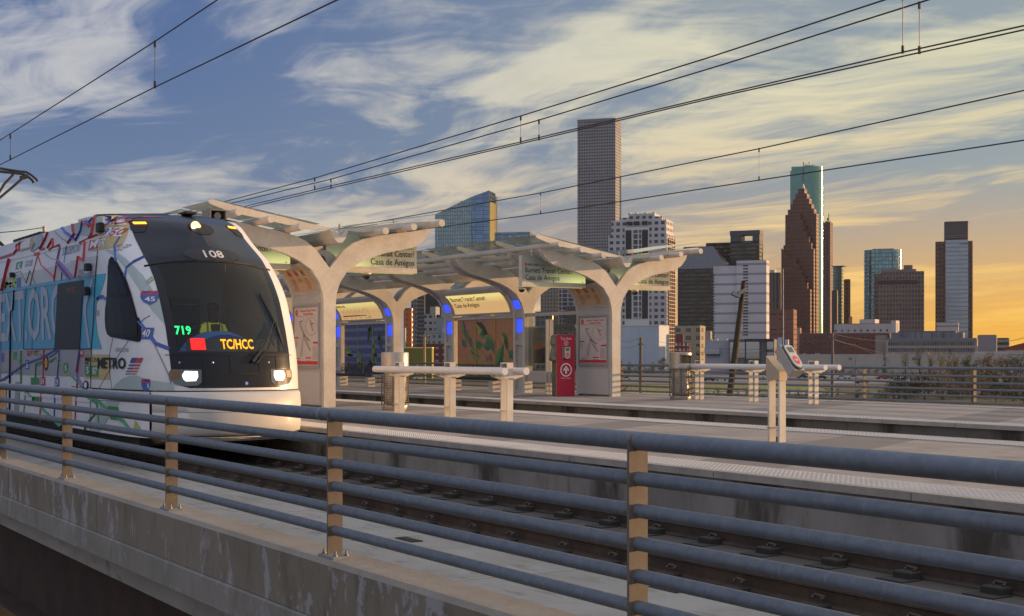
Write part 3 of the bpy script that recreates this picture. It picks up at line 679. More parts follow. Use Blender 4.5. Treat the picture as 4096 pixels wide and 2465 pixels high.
def bay(x0, x1, Y0, kind, label):
    """x0 < x1; panel between two frames"""
    t = thing('art_glass_panel', label, 'art panel', ((x0 + x1) / 2, Y0, .4), 'printed glass panels in the far shelter')
    Yp = Y0 - .02; n = 3; ws = (x1 - x0 - .02) / n
    top, bot = {'brown': ((.40, .175, .07), (.27, .29, .06)), 'blue': ((.05, .065, .22), (.045, .04, .19)), 'green': ((.22, .13, .05), (.10, .30, .03))}[kind]
    gm2 = art_mat('printed_glass_' + kind, top, bot, .75 if kind != 'blue' else 1.4, .1, .96)
    mb = MB()
    for k in range(n): mb.box(x0 + .01 + k * ws + .004, x0 + .01 + (k + 1) * ws - .004, Yp, Yp + .012, .44, 2.24)
    gp = mb.build('glass_pane', gm2, t); 
    fn = lambda u, v: Vector((x0 + u * (x1 - x0), Yp - .004, v)); mb = MB()
    lm = [mat('leaf_dark', (.02, .10, .035), .4), mat('leaf_green', (.08, .24, .05), .4), mat('leaf_lime', (.30, .40, .06), .4), mat('leaf_blue', (.04, .035, .22), .4), mat('leaf_black', (.012, .02, .02), .4), mat('leaf_teal', (.03, .17, .12), .4)]
    W_ = x1 - x0; fu = lambda u, v: Vector((x0 + u, Yp - .004, v))
    if kind == 'brown':
        L_ = [(.30, 2.22, .55, .22, -75, (1, 3, 2)), (.55, 1.95, .45, .20, -95, (0, 1, 2)), (.62, 1.72, .50, .2, -55, (3, 0, 2)), (.25, 1.62, .42, .2, -40, (3, 5, 1)), (1.05, 2.12, .85, .34, -28, (2, 4, 0)), (1.25, 1.72, .45, .26, 15, (1, 0, 5)), (1.55, 1.62, .55, .30, -15, (5, 1, 0)), (1.0, 1.45, .5, .28, -5, (1, 5, 0)), (.75, 1.30, .45, .24, -20, (0, 1, 2)), (1.45, 1.42, .5, .26, -8, (0, 5, 1)), (1.9, 1.45, .38, .15, -60, (3, 5, 1)), (2.35, 1.75, .40, .24, -20, (2, 1, 0)), (2.55, 1.70, .5, .2, -70, (4, 0, 1)), (2.15, .80, .75, .42, 60, (0, 1, 5)), (2.75, 1.25, .40, .26, -40, (0, 5, 1)), (.85, 1.12, .5, .2, -12, (1, 0, 2)), (1.75, .95, .22, .06, 75, (3, 3, 0)), (1.88, .92, .2, .06, 95, (3, 3, 0)), (1.65, .9, .2, .06, 110, (3, 3, 0))]
    elif kind == 'blue':
        L_ = [(.1, 1.35, .75, .3, -20, (2, 1, 0)), (1.0, 1.25, .9, .32, -65, (2, 1, 0)), (1.4, .9, .6, .25, -100, (1, 2, 0)), (2.1, 1.7, .8, .28, -80, (2, 1, 0)), (2.0, 2.2, .7, .34, -120, (4, 0, 0)), (1.9, 1.0, .6, .25, -45, (4, 1, 0)), (2.5, 2.0, .7, .3, -75, (4, 0, 0)), (.3, .9, .6, .22, -60, (1, 0, 0)), (1.7, .7, .5, .2, 30, (0, 4, 0)), (2.3, .85, .5, .22, 100, (1, 2, 0))]
        for k in range(5): rect(mb, .02, W_ - .02, .75 + k * .31, .87 + k * .31, fu, 6)
    else:
        L_ = [(.3, 1.2, .6, .3, -30, (1, 2, 0)), (1.2, 1.0, .7, .4, 30, (1, 2, 0)), (2.0, 1.3, .6, .3, -90, (0, 1, 0)), (2.6, .9, .5, .4, 70, (4, 0, 0)), (2.4, 1.5, .6, .3, 10, (2, 1, 0))]
    for cx, cy, L, w, a, ms in L_: leaf(mb, fu, cx * W_ / 3.1, cy, L, w, a, ms)
    st = [(.2, 1.9), (.9, 1.5), (1.5, 1.15), (2.0, .85), (2.9, 1.0)] if kind == 'brown' else [(.1, 1.3), (.9, 1.35), (1.7, .9), (2.2, 1.4), (2.9, 2.2)]
    stroke(mb, [(a * W_ / 3.1, b) for a, b in st], .022, fu, 1)
    mb.fixn = False; mb.build('leaf_print', lm + [mat('print_pale_blue', (.12, .15, .30), .4)], t)
    mb = MB(); mb.box(x0, x1, Y0 - .06, Y0 + .06, .36, .44); mb.build('bottom_rail', grey, t)
    mb = MB(); mb.box(x0, x1, Y0 - .06, Y0 + .06, 2.24, 2.34); mb.build('top_rail', grey, t)
    for k in (1, 2): mb = MB(); X = x0 + .01 + k * ws; mb.box(X - .012, X + .012, Yp - .02, Yp - .005, .44, 2.24); mb.build('glazing_bead', mat('bead_amber', (.45, .33, .12), .4), t)
    for s_ in (x0 + .04, x1 - .04): mb = MB(); mb.box(s_ - .04, s_ + .04, Yp - .03, Yp + .05, .0, .30); mb.build('foot', white, t)
def curved_sign(x0, x1, Y0, kind, label):
    t = thing('curved_lit_sign', label, 'sign', ((x0 + x1) / 2, Y0 - .3, 2.4), 'curved lit signs between the arches')
    P = [(.15, 2.40), (.19, 2.55), (.27, 2.72), (.40, 2.90), (.58, 3.04)]
    def fn(u, v, off=0):
        k = v * 4; i = min(3, max(0, int(k))); f = k - i; y = lerp(P[i][0], P[i+1][0], f); z = lerp(P[i][1], P[i+1][1], f)
        return Vector((x0 + u, Y0 - y - off, z - off * .5))
    W_ = x1 - x0; fm = bpy.data.materials.new('curved_sign_face'); fm.use_nodes = True; h = G(fm.node_tree); b = fm.node_tree.nodes['Principled BSDF']
    z = h.sep(h.n('ShaderNodeTexCoord').outputs['Object'])[2]
    h.put(b.inputs['Base Color'], (.45, .40, .30)); h.put(b.inputs['Emission Color'], h.mix(h.sst(z, .28, .62), (.46, .27, .095), (.70, .57, .19))); b.inputs['Emission Strength'].default_value = .85 if kind == 'name' else .75
    mb = MB()
    for k in range(10): mb.add([fn(.14, .05 + .88*k/10, .02), fn(W_ - .10, .05 + .88*k/10, .02), fn(W_ - .10, .05 + .88*(k+1)/10, .02), fn(.14, .05 + .88*(k+1)/10, .02)], [(0, 1, 2, 3)])
    mb.fixn = False; fc = mb.build('lit_face', fm, t)
    mb = MB(); prof = [(-P[0][0] - .01, 2.36), (-P[0][0] - .03, 2.40)] + [(-a - .012, b) for a, b in P] + [(-.62, 3.10), (-.60, 3.16), (-.30, 3.24), (-.05, 3.0), (-.02, 2.4)]
    mb.prism(prof, lambda u, v, w: Vector((w, Y0 + u, v)), x0, x1); mb.build('sign_housing', grey, t)
    f2 = lambda u, v: fn(u, v, .026); mb = MB()
    if kind == 'name':
        put_text(mb, 'Burnett Transit Center/', lambda u, v: f2(u, v * 1.43), .30, .45, .125, .014, 'L', width=2.15, m=0); put_text(mb, 'Casa de Amigos', lambda u, v: f2(u, v * 1.43), .30, .27, .125, .014, 'L', width=1.55, m=0)
    else:
        disc(mb, .30, .78, .07, f2, 1, 18); put_text(mb, 'RED LINE', lambda u, v: f2(u, v * 1.3), .42, .555, .09, .02, 'L', width=.55, m=0)
        rect(mb, .35, 1.8, .25, .31, f2, 1); rect(mb, 1.8, 2.35, .26, .30, f2, 2)
        for k in range(18): stroke(mb, [(.40 + k * .11, .38), (.46 + k * .11, .55 + .06 * (k % 3))], .012, f2, 2)
        for k in (0, 2, 6, 9, 13, 17): rect(mb, .38 + k * .11, .42 + k * .11, .12, .2, f2, 0)
        for k in range(5): rect(mb, 2.35 + k * .05, 2.65, .62 - k*.09, .63 - k*.09, f2, 0)
        put_text(mb, 'METRO', lambda u, v: f2(u, v * 1.3), 2.45, .10, .05, .02, 'L', m=0)
    mb.fixn = False; mb.build('lettering', [ink, redm, mat('diagram_grey', (.25, .18, .12), .6)], fc)
def seats(x0, n, Y0, label):
    t = thing('bench', label, 'bench', (x0, Y0 - .5, 0), 'wire seat benches in the far shelter')
    met = mat('dark_steel_mesh', (.06, .06, .065), .4, metal=.5)
    mb = MB(); mb.tube([(x0 - .1, Y0 - .42, .38), (x0 + n * .58, Y0 - .42, .38)], .03, 8); mb.build('beam', met, t)
    for k in range(n):
        X = x0 + k * .58; mb = MB()
        P = [(Y0 - .66, .42), (Y0 - .62, .45), (Y0 - .34, .43), (Y0 - .27, .52), (Y0 - .20, .82)]
        for j in range(9):
            xx = X + .02 + j * .06; mb.tube([(xx, y, z) for y, z in P], .006, 4)
        for (y, z) in P + [(Y0 - .48, .44), (Y0 - .235, .67)]: mb.tube([(X, y, z), (X + .52, y, z)], .011, 5)
        for xx in (X, X + .52): mb.tube([(xx, y, z) for y, z in P], .013, 5)
        mb.build('seat', met, t)
    for xx in (x0 + .2, x0 + n * .58 - .3): mb = MB(); mb.box(xx - .12, xx + .12, Y0 - .45, Y0 - .18, 0, .33); mb.build('pedestal', white, t)
bay(BF[2] + .02, BF[1] - .67, YB, 'brown', 'brown and green art glass panel with leaf prints under the curved Burnett sign')
curved_sign(BF[2] + .02, BF[1] - .67, YB, 'name', 'curved yellow lit sign between two blue arches reading Burnett Transit Center/ Casa de Amigos')
bay(BF[4] + .02, BF[3] - .67, YB, 'blue', 'dark blue art glass panel with green leaves under the red line diagram')
curved_sign(BF[4] + .02, BF[3] - .67, YB, 'diagram', 'curved lit sign with red line diagram between blue arches, further away')
bay(BF[5] + .02, BF[4] - .67, YB, 'green', 'green art glass panel partly hidden behind the near shelter column')
seats(BF[4] + .25, 5, YB, 'dark wire mesh bench in front of the dark blue art glass')
seats(BF[2] + .25, 5, YB, 'dark wire mesh bench under the brown leaf panel, half hidden by the white barrier')

# windscreen between first and second frame
t = thing('windscreen', 'clear glass windscreen with grey rails between the map case and the second arch', 'windscreen', (-33.9, YB, 0))
x0, x1 = BF[1], XB - 1.72
mb = MB(); mb.box(x0, x1, YB - .05, YB + .05, 2.26, 2.36); mb.build('top_rail', grey, t)
mb = MB(); mb.box(x0, x1, YB - .06, YB + .04, .34, .66); mb.build('kick_rail', mat('kick_rail_grey', (.42, .40, .39), .35), t)
for a, b_ in ((x0, (x0+x1)/2 + .02), ((x0+x1)/2 + .04, x1)): mb = MB(); mb.box(a + .01, b_ - .01, YB - .006, YB + .006, .66, 2.26); mb.build('glass_pane', screen, t)
mb = MB(); mb.tube([(onY(1333, 800, YB).x, YB - .04, .66), (onY(1333, 800, YB).x, YB - .04, 2.30)], .02, 8); mb.build('mullion', mat('brass_mullion', (.55, .42, .16), .35, metal=.6), t)
# poster case beyond
a, b_ = onY(1281, 786, YB + .3), onY(1319, 880, YB + .3)
t = thing('poster_case', 'grey framed poster with blue and orange print behind the windscreen', 'poster', ((a.x + b_.x) / 2, YB + .3, b_.z))
mb = MB(); mb.box(a.x, b_.x, YB + .3, YB + .38, b_.z, a.z); mb.build('frame', greyd, t)
fn = lambda u, v: Vector((lerp(a.x + .09, b_.x - .06, u), YB + .296, lerp(b_.z + .06, a.z - .06, v))); mb = MB()
rect(mb, 0, 1, 0, 1, fn, 0); fn2 = lambda u, v: fn(u, v) + Vector((0, -.003, 0)); rect(mb, 0.02, .98, .55, .98, fn2, 1); rect(mb, .02, .98, .52, .66, lambda u, v: fn2(u, v) + Vector((0, -.003, 0)), 3)
poly_fill(mb, [(.02, .36), (.98, .46), (.98, .60), (.02, .52)], lambda u, v: fn(u, v) + Vector((0, -.009, 0)), 2); poly_fill(mb, [(.05, .74), (.3, .92), (.5, .8), (.8, .9), (.95, .74)], lambda u, v: fn(u, v) + Vector((0, -.006, 0)), 3)
mb.fixn = False; mb.build('poster', [mat('poster_black', (.012, .011, .012), .3), mat('poster_blue', (.10, .18, .25), .4), mat('poster_orange', (.48, .20, .03), .4), mat('poster_grey', (.22, .21, .20), .4)], t)
# ---------------------------------------------------------------- red tap pillar
X, Y = -32.0, 21.05
t = thing('ticket_tap_pillar', 'crimson pillar marked Tap Here with card reader and white arrow on the far platform', 'ticket reader', (X, Y + .29, 0))
crim = mat('crimson_panel', (.42, .006, .045), .4); wm = mat('white_print', (.75, .72, .74), .5)
mb = MB(); mb.bbox(X - .035, X, Y, Y + .575, .005, 1.67, .006); fp_ = mb.build('front_panel', crim, t)
mb = MB(); mb.box(X - .06, X - .036, Y - .005, Y + .575, 0, 1.675); mb.build('edge_trim', mat('trim_amber', (.50, .36, .16), .4, metal=.4), t)
mb = MB(); mb.bbox(X - .33, X - .061, Y + .03, Y + .54, 0, .98, .02); mb.build('lower_cabinet', mat('cabinet_taupe', (.13, .115, .085), .7, var=.2), t)
mb = MB(); rn = random.Random(4)
rings = []
for z, s_ in ((.96, 1.22), (1.0, 1.35), (1.12, 1.28), (1.25, 1.15), (1.36, 1.05), (1.42, 1.22), (1.52, 1.2), (1.64, 1.1), (1.68, .9)):
    rings.append([(X - .2 + (.16 * s_ + rn.uniform(-.015, .015)) * math.cos(a), Y + .28 + (.30 * s_ + rn.uniform(-.015, .015)) * math.sin(a), z + rn.uniform(-.01, .01)) for a in (2*math.pi*k/14 for k in range(14))])
rings = [[(min(x, X - .065), y, z) for x, y, z in r] for r in rings]
mb.loft(rings); mb.build('canvas_cover', mat('canvas_cover', (.20, .175, .14), .85, var=.3, vscale=6, bump=.4, bscale=25), t, True)
fn = lambda u, v: Vector((X + .003, Y + u, v)); mb = MB()
put_text(mb, 'Tap Here', fn, .285, 1.535, .075, 0, 'C', width=.36); put_text(mb, 'Pulse Aquí', fn, .285, .475, .038, .0, 'C', width=.30)
ring(mb, .285, 1.445, .058, .070, fn); ring(mb, .285, .715, .155, .185, fn)
stroke(mb, [(.285, 1.48), (.285, 1.425)], .018, fn); poly_fill(mb, [(.252, 1.435), (.318, 1.435), (.285, 1.40)], fn)
stroke(mb, [(.285, .63), (.285, .76)], .05, fn); poly_fill(mb, [(.185, .71), (.285, .84), (.385, .71), (.385, .755 - .0), (.285, .86), (.185, .755)][0:0] or [(.19, .72), (.285, .83), (.38, .72), (.36, .68), (.285, .76), (.21, .68)], fn)
mb.fixn = False; mb.build('lettering', wm, fp_)
def reader(mb, fn, s=1.0):
    """card reader face: outline, screen, round target; fn(u, v, w)"""
    out = arc(0, -.07, .075, 180, 360, 10) + arc(.045, .10, .03, 0, 90, 4) + arc(-.045, .10, .03, 90, 180, 4)
    mb.prism([(a * 1.12 * s, b * 1.10 * s) for a, b in out], fn, 0, .012 * s, 1); mb.prism([(a * s, b * s) for a, b in out], fn, .012 * s, .03 * s, 0)
    poly_fill(mb, [(-.045 * s, .04 * s), (.045 * s, .04 * s), (.05 * s, .105 * s), (-.05 * s, .105 * s)], lambda u, v: fn(u, v, .0315 * s), 2)
    disc(mb, 0, -.055 * s, .052 * s, lambda u, v: fn(u, v, .0315 * s), 3); rect(mb, -.03 * s, .03 * s, -.065 * s, -.045 * s, lambda u, v: fn(u, v, .033 * s), 0)
rm = [mat('reader_ivory', (.50, .49, .44), .4), mat('reader_rim', (.03, .04, .06), .4), mat('reader_screen', (.09, .12, .13), .2), mat('reader_red', (.60, .09, .10), .4)]
mb = MB(); mb.bbox(X, X + .035, Y + .155, Y + .415, 1.03, 1.345, .006); rd = mb.build('reader_box', mat('reader_steel', (.26, .25, .22), .45, metal=.3), t)
mb = MB(); reader(mb, lambda u, v, w: Vector((X + .036 + w, Y + .285 + u, 1.185 + v)), 1.15); mb.build('card_reader', rm, rd)
p = onY(1325, 805, 22.0); mb = MB()
mb.box(p.x - .03, p.x + .03, 21.97, 22.09, 0, 2.14); mb.box(p.x - .20, p.x - .15, 21.97, 22.09, 0, 2.14)
tag(mb.build('sign_post', white), 'cream post of two plates just behind the red pillar', 'post')

# ---------------------------------------------------------------- white barrier rails
def barrier(xs, Y, label, xr, xl):
    t = thing('barrier_rail', label, 'barrier', (xs[1], Y, 0), 'white double pipe barriers')
    for X in xs:
        mb = MB(); mb.bbox(X - .02, X, Y - .06, Y + .06, 0, .985, .003); mb.build('post_plate', white, t)
        mb = MB(); mb.bbox(X - .22, X - .20, Y - .06, Y + .06, 0, .985, .003); mb.build('post_plate', white, t)
        mb = MB(); mb.box(X - .199, X - .021, Y - .05, Y + .05, .80, .82); mb.box(X - .199, X - .021, Y - .05, Y + .05, .965, .98); mb.box(X - .199, X - .021, Y + .04, Y + .05, .82, .965); mb.build('cap_box', white, t)
        mb = MB(); mb.box(X - .23, X - .0205, Y - .065, Y + .03, .17, .185); mb.build('spacer', white, t)
        mb = MB(); pr_ = [(-.26, .80), (-.24, .75), (-.06, .70), (-.06, .72), (.06, .72), (.06, .70), (.24, .75), (.26, .80), (.25, .84), (.20, .79), (.06, .785), (-.06, .785), (-.20, .79), (-.25, .84)]
        mb.prism(pr_, lambda u, v, w: Vector((w, Y + u, v)), X - .018, X + .022); mb.build('cradle', white, t)
        mb = MB(); mb.prism(pr_, lambda u, v, w: Vector((w, Y + u, v)), X - .222, X - .198); mb.build('cradle', white, t)
    for s_ in (-1, 1): mb = MB(); mb.tube([(xr, Y + s_ * .21, .84), (xl, Y + s_ * .21, .84)], .062, 20); mb.build('pipe', mat('barrier_pipe_white', (.62, .61, .60), .35), t, True)
barrier([-20.18, -22.15, -24.15], 12.33, 'white double pipe barrier on the near platform beside the left litter bin', -20.0, -24.9)
barrier([onY(x, 965, 22.5).x for x in (1967, 1822, 1691)], 22.5, 'white double pipe barrier on the far platform running right from the right litter bin', onY(1974, 965, 22.4).x + .3, onY(1672, 965, 22.4).x)

# ---------------------------------------------------------------- ticket validator on two legs
X, Y = -13.47, 12.28
t = thing('card_validator', 'slanted steel card reader with red target on two cream legs on the near platform', 'validator', (X, Y, 0))
for s_ in (0, -.19): mb = MB(); mb.bbox(X + s_ - .03, X + s_, Y - .055, Y + .055, 0, .83, .003); mb.build('leg', white, t)
mb = MB(); mb.box(X - .12, X - .09, Y + .035, Y + .06, 0.01, .80); mb.build('conduit', mat('conduit', (.22, .24, .27), .4, metal=.5), t)
mb = MB(); mb.bbox(X - .24, X - .03, Y - .065, Y + .02, .175, .19, .003); mb.build('spacer', grey, t)
mb = MB(); mb.box(X - .09, X - .07, Y - .03, Y + .01, .0, .07); mb.box(X - .05, X - .035, Y - .03, Y + .01, .0, .07); mb.build('cable_box', mat('cable_box', (.03, .03, .03), .6), t)
ss = mat('brushed_steel', (.36, .345, .32), .42, metal=.35, var=.06)
mb = MB(); mb.prism([(-.24, .79), (.01, .79), (.01, .90), (-.10, .98), (-.24, 1.10)], lambda u, v, w: Vector((X + u, Y + w, v)), -.066, .066); mb.build('bracket', mat('bracket_tan', (.40, .33, .25), .45, metal=.3, var=.06), t)
# head: a shallow box leaning back, its face looking up towards +X
nrm = Vector((.76, 0, .65)).normalized(); uy = Vector((0, 1, 0)); uy = (uy - nrm * uy.dot(nrm)).normalized(); uz = nrm.cross(uy); uz = uz if uz.z > 0 else -uz
hc = onY(1906, 863, Y)
HM = Matrix((( uy.x, uz.x, nrm.x, hc.x), (uy.y, uz.y, nrm.y, hc.y), (uy.z, uz.z, nrm.z, hc.z), (0, 0, 0, 1)))
mb = MB(); mb.bbox(-.088, .088, -.21, .21, -.12, .02, .005, None, HM); hd = mb.build('head', ss, t)
mb = MB(); reader(mb, lambda u, v, w: HM @ Vector((u * .86, v * 1.22, w + .021)), 1.08); mb.build('card_reader', rm, hd)
for v in (-.195, .195): mb = MB(); mb.lathe((0, 0, 0), [(.012, 0), (.010, .008), (.004, .012)], 10); mb.v = [HM @ (q + Vector((0, v, .02))) for q in mb.v]; mb.build('screw', rm[1], hd)

# ---------------------------------------------------------------- litter bins
def bin_(X, Y, label, open_=False):
    t = thing('litter_bin', label, 'litter bin', (X, Y, 0), 'round wire litter bins')
    sm = mat('bin_steel', (.36, .335, .30), .38, metal=.55, var=.08); dk = mat('bin_dark_steel', (.11, .105, .10), .5, metal=.4)
    mb = MB(); mb.lathe((X, Y, 0), [(.25, .0), (.26, .02), (.26, .07), (.275, .075), (.275, .10), (.24, .10)], 32); mb.build('base_ring', sm, t, True)
    if not open_:
        mb = MB(); mb.lathe((X, Y, 0), [(.275, .78), (.28, .80), (.28, 1.15), (.27, 1.17), (.20, 1.175), (.19, 1.12), (.19, 1.0)], 36, caps=(False, True)); mb.build('hood', sm, t, True)
    else:
        mb = MB(); mb.lathe((X, Y, 0), [(.28, .78), (.282, .80), (.282, .90), (.275, .91), (.26, .91)], 36, caps=(False, False)); mb.build('hood_rim', sm, t, True)
        mb = MB(); mb.lathe((X, Y, 0), [(.27, 1.11), (.282, 1.12), (.282, 1.17), (.27, 1.185), (.02, 1.19)], 36); mb.build('lid', sm, t, True)
        mb = MB()
        for a in range(0, 360, 10):
            vis = [k for k in (a,) if not (-70 < ((a - 20 + 180) % 360) - 180 < 25 or 140 < a < 230)]
            if vis:
                p0, p1 = [(X + .281 * math.cos(R(b)), Y + .281 * math.sin(R(b))) for b in (a, a + 10)]; q0, q1 = [(X + .268 * math.cos(R(b)), Y + .268 * math.sin(R(b))) for b in (a, a + 10)]
                mb.add([(*p0, .90), (*p1, .90), (*p1, 1.12), (*p0, 1.12), (*q0, .90), (*q1, .90), (*q1, 1.12), (*q0, 1.12)], [(0, 1, 2, 3), (5, 4, 7, 6), (0, 3, 7, 4), (1, 5, 6, 2)])
        mb.build('hood_wall', sm, t)
    mb = MB()
    for a in range(0, 360, 45): c_, s_ = math.cos(R(a + 10)), math.sin(R(a + 10)); mb.tube([(X + .27 * c_, Y + .27 * s_, .08), (X + .27 * c_, Y + .27 * s_, .80)], .013, 6)
    mb.build('upright', dk, t)
    mb = MB()
    for k in range(15):
        z = .13 + k * .046; mb.loft([[(X + r * math.cos(2*math.pi*j/28), Y + r * math.sin(2*math.pi*j/28), zz) for j in range(28)] for r, zz in ((.272, z), (.279, z), (.279, z + .006), (.272, z + .006), (.272, z))], False, False)
    mb.build('wire_hoop', dk, t)
    lb = bpy.data.materials.new('bin_liner'); 
    mb = MB(); rn = random.Random(int(abs(X) * 10)); rings = []
    for z, r in ((.10, .15), (.14, .20), (.22, .235), (.34, .225), (.42, .21), (.50, .235), (.62, .24), (.70, .225), (.79, .235)):
        rings.append([(X + (r + rn.uniform(-.016, .016)) * math.cos(2*math.pi*j/20), Y + (r + rn.uniform(-.016, .016)) * math.sin(2*math.pi*j/20), z + rn.uniform(-.01, .01)) for j in range(20)])
    mb.loft(rings); bpy.data.materials.remove(lb); mb.build('bag', mat('bin_bag', (.34, .30, .26), .3, var=.25, vscale=5), t, True)
bin_(-25.62, 12.92, 'round steel litter bin with solid hood behind the white barrier on the near platform')
bin_(-28.0, 22.12, 'round steel litter bin with open slot hood at the left end of the far barrier', True)
# ================================================================ TRAIN
TY, HW = 7.28, 1.325
PLAN = [(0, 0), (.15, .006), (.3, .022), (.45, .052), (.625, .105), (.78, .17), (.9, .25), (1.0, .34), (1.1, .46), (1.18, .62), (1.24, .84), (1.28, 1.12), (1.305, 1.5), (1.32, 2.0), (1.325, 2.8), (1.325, 4.18)]
XFT = [(-.2, -19.42), (.63, -19.42), (.9, -19.45), (1.14, -19.51), (1.5, -19.67), (1.88, -19.90), (2.2, -20.13), (2.45, -20.34), (2.6, -20.49), (2.75, -20.70), (2.9, -20.93), (3.05, -21.16), (3.15, -21.36), (3.22, -21.54), (3.30, -21.85), (3.345, -22.2)]
XE = -23.6
def sm(x, a, b): t = min(1, max(0, (x - a) / (b - a))); return t * t * (3 - 2 * t)
def nbz(z): return 1 - .085 * sm(z, 2.55, 3.30)
def tsurf(b, Rr, z, sgn, fwd=0.0):
    fr_ = (Rr / 4.18) ** (1 - .42 * sm(z, 1.9, 3.1)); xf = interp(z, XFT) + fwd
    return Vector((xf + (XE - xf) * fr_, TY + sgn * b * nbz(z), z))
def perim():
    d = []
    for (b0, r0), (b1, r1) in zip(PLAN, PLAN[1:]):
        n = max(2, int(math.hypot(b1 - b0, r1 - r0) / .09))
        for i in range(n): d.append((lerp(b0, b1, i/n), lerp(r0, r1, i/n)))
    d.append(PLAN[-1])
    return [(b, r, -1) for b, r in reversed(d)] + [(b, r, 1) for b, r in d[1:]]
PER = perim(); ZS = [.60 + .045 * i for i in range(60)]; ZS = [z for z in ZS if z < 3.29] + [3.31, 3.33, 3.345]
maskb = None
vsf = [tsurf(b, r, z, s) for z in ZS for b, r, s in PER]; NP = len(PER)
fsf = [(j*NP+i, j*NP+i+1, (j+1)*NP+i+1, (j+1)*NP+i) for j in range(len(ZS)-1) for i in range(NP-1)]
# full-height side wall behind the cab and the lower cab skirt, as ray targets
wall = [Vector((XE, TY - HW, -.1)), Vector((XL, TY - HW, -.1)), Vector((XL, TY - HW, 2.55)), Vector((XE, TY - HW, 2.55)), Vector((XL, TY - HW * nbz(3.3), 3.30)), Vector((XE, TY - HW * nbz(3.3), 3.30))]
cabskirt = [tsurf(b, r, z, s) for z in (-.1, .60) for b, r, s in PER]
nv = len(vsf); allv = vsf + cabskirt + wall; n2 = len(cabskirt)
allf = fsf + [(nv+i, nv+i+1, nv+NP+i+1, nv+NP+i) for i in range(NP-1)] + [(nv+n2, nv+n2+1, nv+n2+2, nv+n2+3), (nv+n2+3, nv+n2+2, nv+n2+4, nv+n2+5)]
BV = BVHTree.FromPolygons([tuple(v) for v in allv], allf)
def hit(o, d, off):
    p, n, i, dist = BV.ray_cast(o, d)
    if p is None: return None
    if n.dot(d) > 0: n = -n
    return p + n * off
def side(X, z, off=.004):
    p = hit(Vector((X, TY - 6, z)), Vector((0, 1, 0)), off) or hit(Vector((X + 2e-4, TY - 6, z + 3e-4)), Vector((0, 1, 0)), off); return p if p else Vector((X, TY - HW - off, z))
def front(Y, z, off=.004):
    if abs(Y - TY) < 2e-3: Y = TY + 2e-3
    for e in (0, 2e-4, -2e-4, 7e-4):
        p = hit(Vector((-10, Y + e, z + e * .7)), Vector((-1, 0, 0)), off)
        if p: p.y -= e; break
    return p if p else tsurf(min(1.3, abs(Y - TY)), 1.6, min(z, 3.27), 1 if Y > TY else -1)
def look(x, y, off=.004):           # the point of the body seen at a picture position
    for e in (0, .01, -.013):
        d = ray(x + e, y + e).normalized(); p = hit(EYE, d, off)
        if p: break
    if p is None:                       # just past the roof edge: take the nearest point of the side wall
        p = onY(x, y, TY - HW); p.z = min(p.z, 3.29); k = nbz(p.z); p.y = TY - HW * k - off
        if p.x > -21.6: p.x = -21.6
    return p
def c1(a, b): return (.2028 * a, 481.6 + .2028 * b)
def c2(a, b): return (.2028 * a, 752.5 + .2028 * b)
def fillp(mb, pts, fn, m=0, cell=14, holes=()):
    bm = bmesh.new(); loops = [[Vector((a, b, 0)) for a, b in pts]] + [[Vector((a, b, 0)) for a, b in hl] for hl in holes]
    flat = [bm.verts.new(p) for l in loops for p in l]
    for t_ in tessellate_polygon(loops):
        try: bm.faces.new([flat[i] for i in t_])
        except ValueError: pass
    xs = [v.co.x for v in bm.verts]; ys = [v.co.y for v in bm.verts]
    for lo, hi, ax in ((min(xs), max(xs), 0), (min(ys), max(ys), 1)):
        k = lo + cell
        while k < hi:
            co = [0, 0, 0]; no = [0, 0, 0]; co[ax] = k; no[ax] = 1
            bmesh.ops.bisect_plane(bm, geom=bm.verts[:] + bm.edges[:] + bm.faces[:], plane_co=co, plane_no=no); k += cell
    bm.verts.index_update()
    mb.add([fn(v.co.x, v.co.y) for v in bm.verts], [tuple(v.index for v in f.verts) for f in bm.faces], m); bm.free()
def strokep(mb, pts, w, fn, m=0, seg=10):
    P = []
    for (a, b), (c, d) in zip(pts, pts[1:]):
        n = max(1, int(math.hypot(c - a, d - b) / seg)); P += [(lerp(a, c, i/n), lerp(b, d, i/n)) for i in range(n)]
    P.append(pts[-1]); Q = [fn(*p) for p in P]
    for i in range(len(Q) - 1):
        d = Q[i+1] - Q[i]
        if d.length < 1e-6: continue
        n = (EYE - Q[i]); n.z = 0; e = d.cross(Vector((n.x * .2, -1, 0) if Q[i].x < -22.5 else n)).normalized() * w / 2; dd = d.normalized() * w * .25
        mb.add([Q[i] + e - dd, Q[i] - e - dd, Q[i+1] - e + dd, Q[i+1] + e + dd], [(0, 1, 2, 3)], m)
T = thing('light_rail_train', 'white light rail train wrapped in a bus map, black nose and lit TC/HCC sign', 'train', (-22, TY, -.385))
bodym = mat('train_white_paint', (.61, .62, .66), .32, var=.06, vscale=1.2)
lowm = mat('bumper_white_paint', (.47, .465, .46), .5, var=.03)
maskm = mat('mask_black_gloss', (.010, .012, .020), .25, spec=.28)
under = mat('underframe_dark', (.02, .02, .02), .8)
# mask outline (lateral, height) traced on the near side, mirrored on the far side
LEFTPX = [(304, 530), (316, 551), (328.5, 581), (345, 615), (357, 636), (373, 676), (385, 725), (397.5, 782), (406, 839), (412.3, 893), (419.6, 914.7), (434, 929), (458, 935)]
ML = []
for a, b in LEFTPX:
    p = look(a, b, 0); ML.append((TY - p.y, p.z))
ML[0] = (ML[0][0], min(ML[0][1], 3.26))
zb = ML[-1][1]
mtab = sorted([(z, b) for b, z in ML[:-2]])
def mb_at(z): return interp(z, mtab)
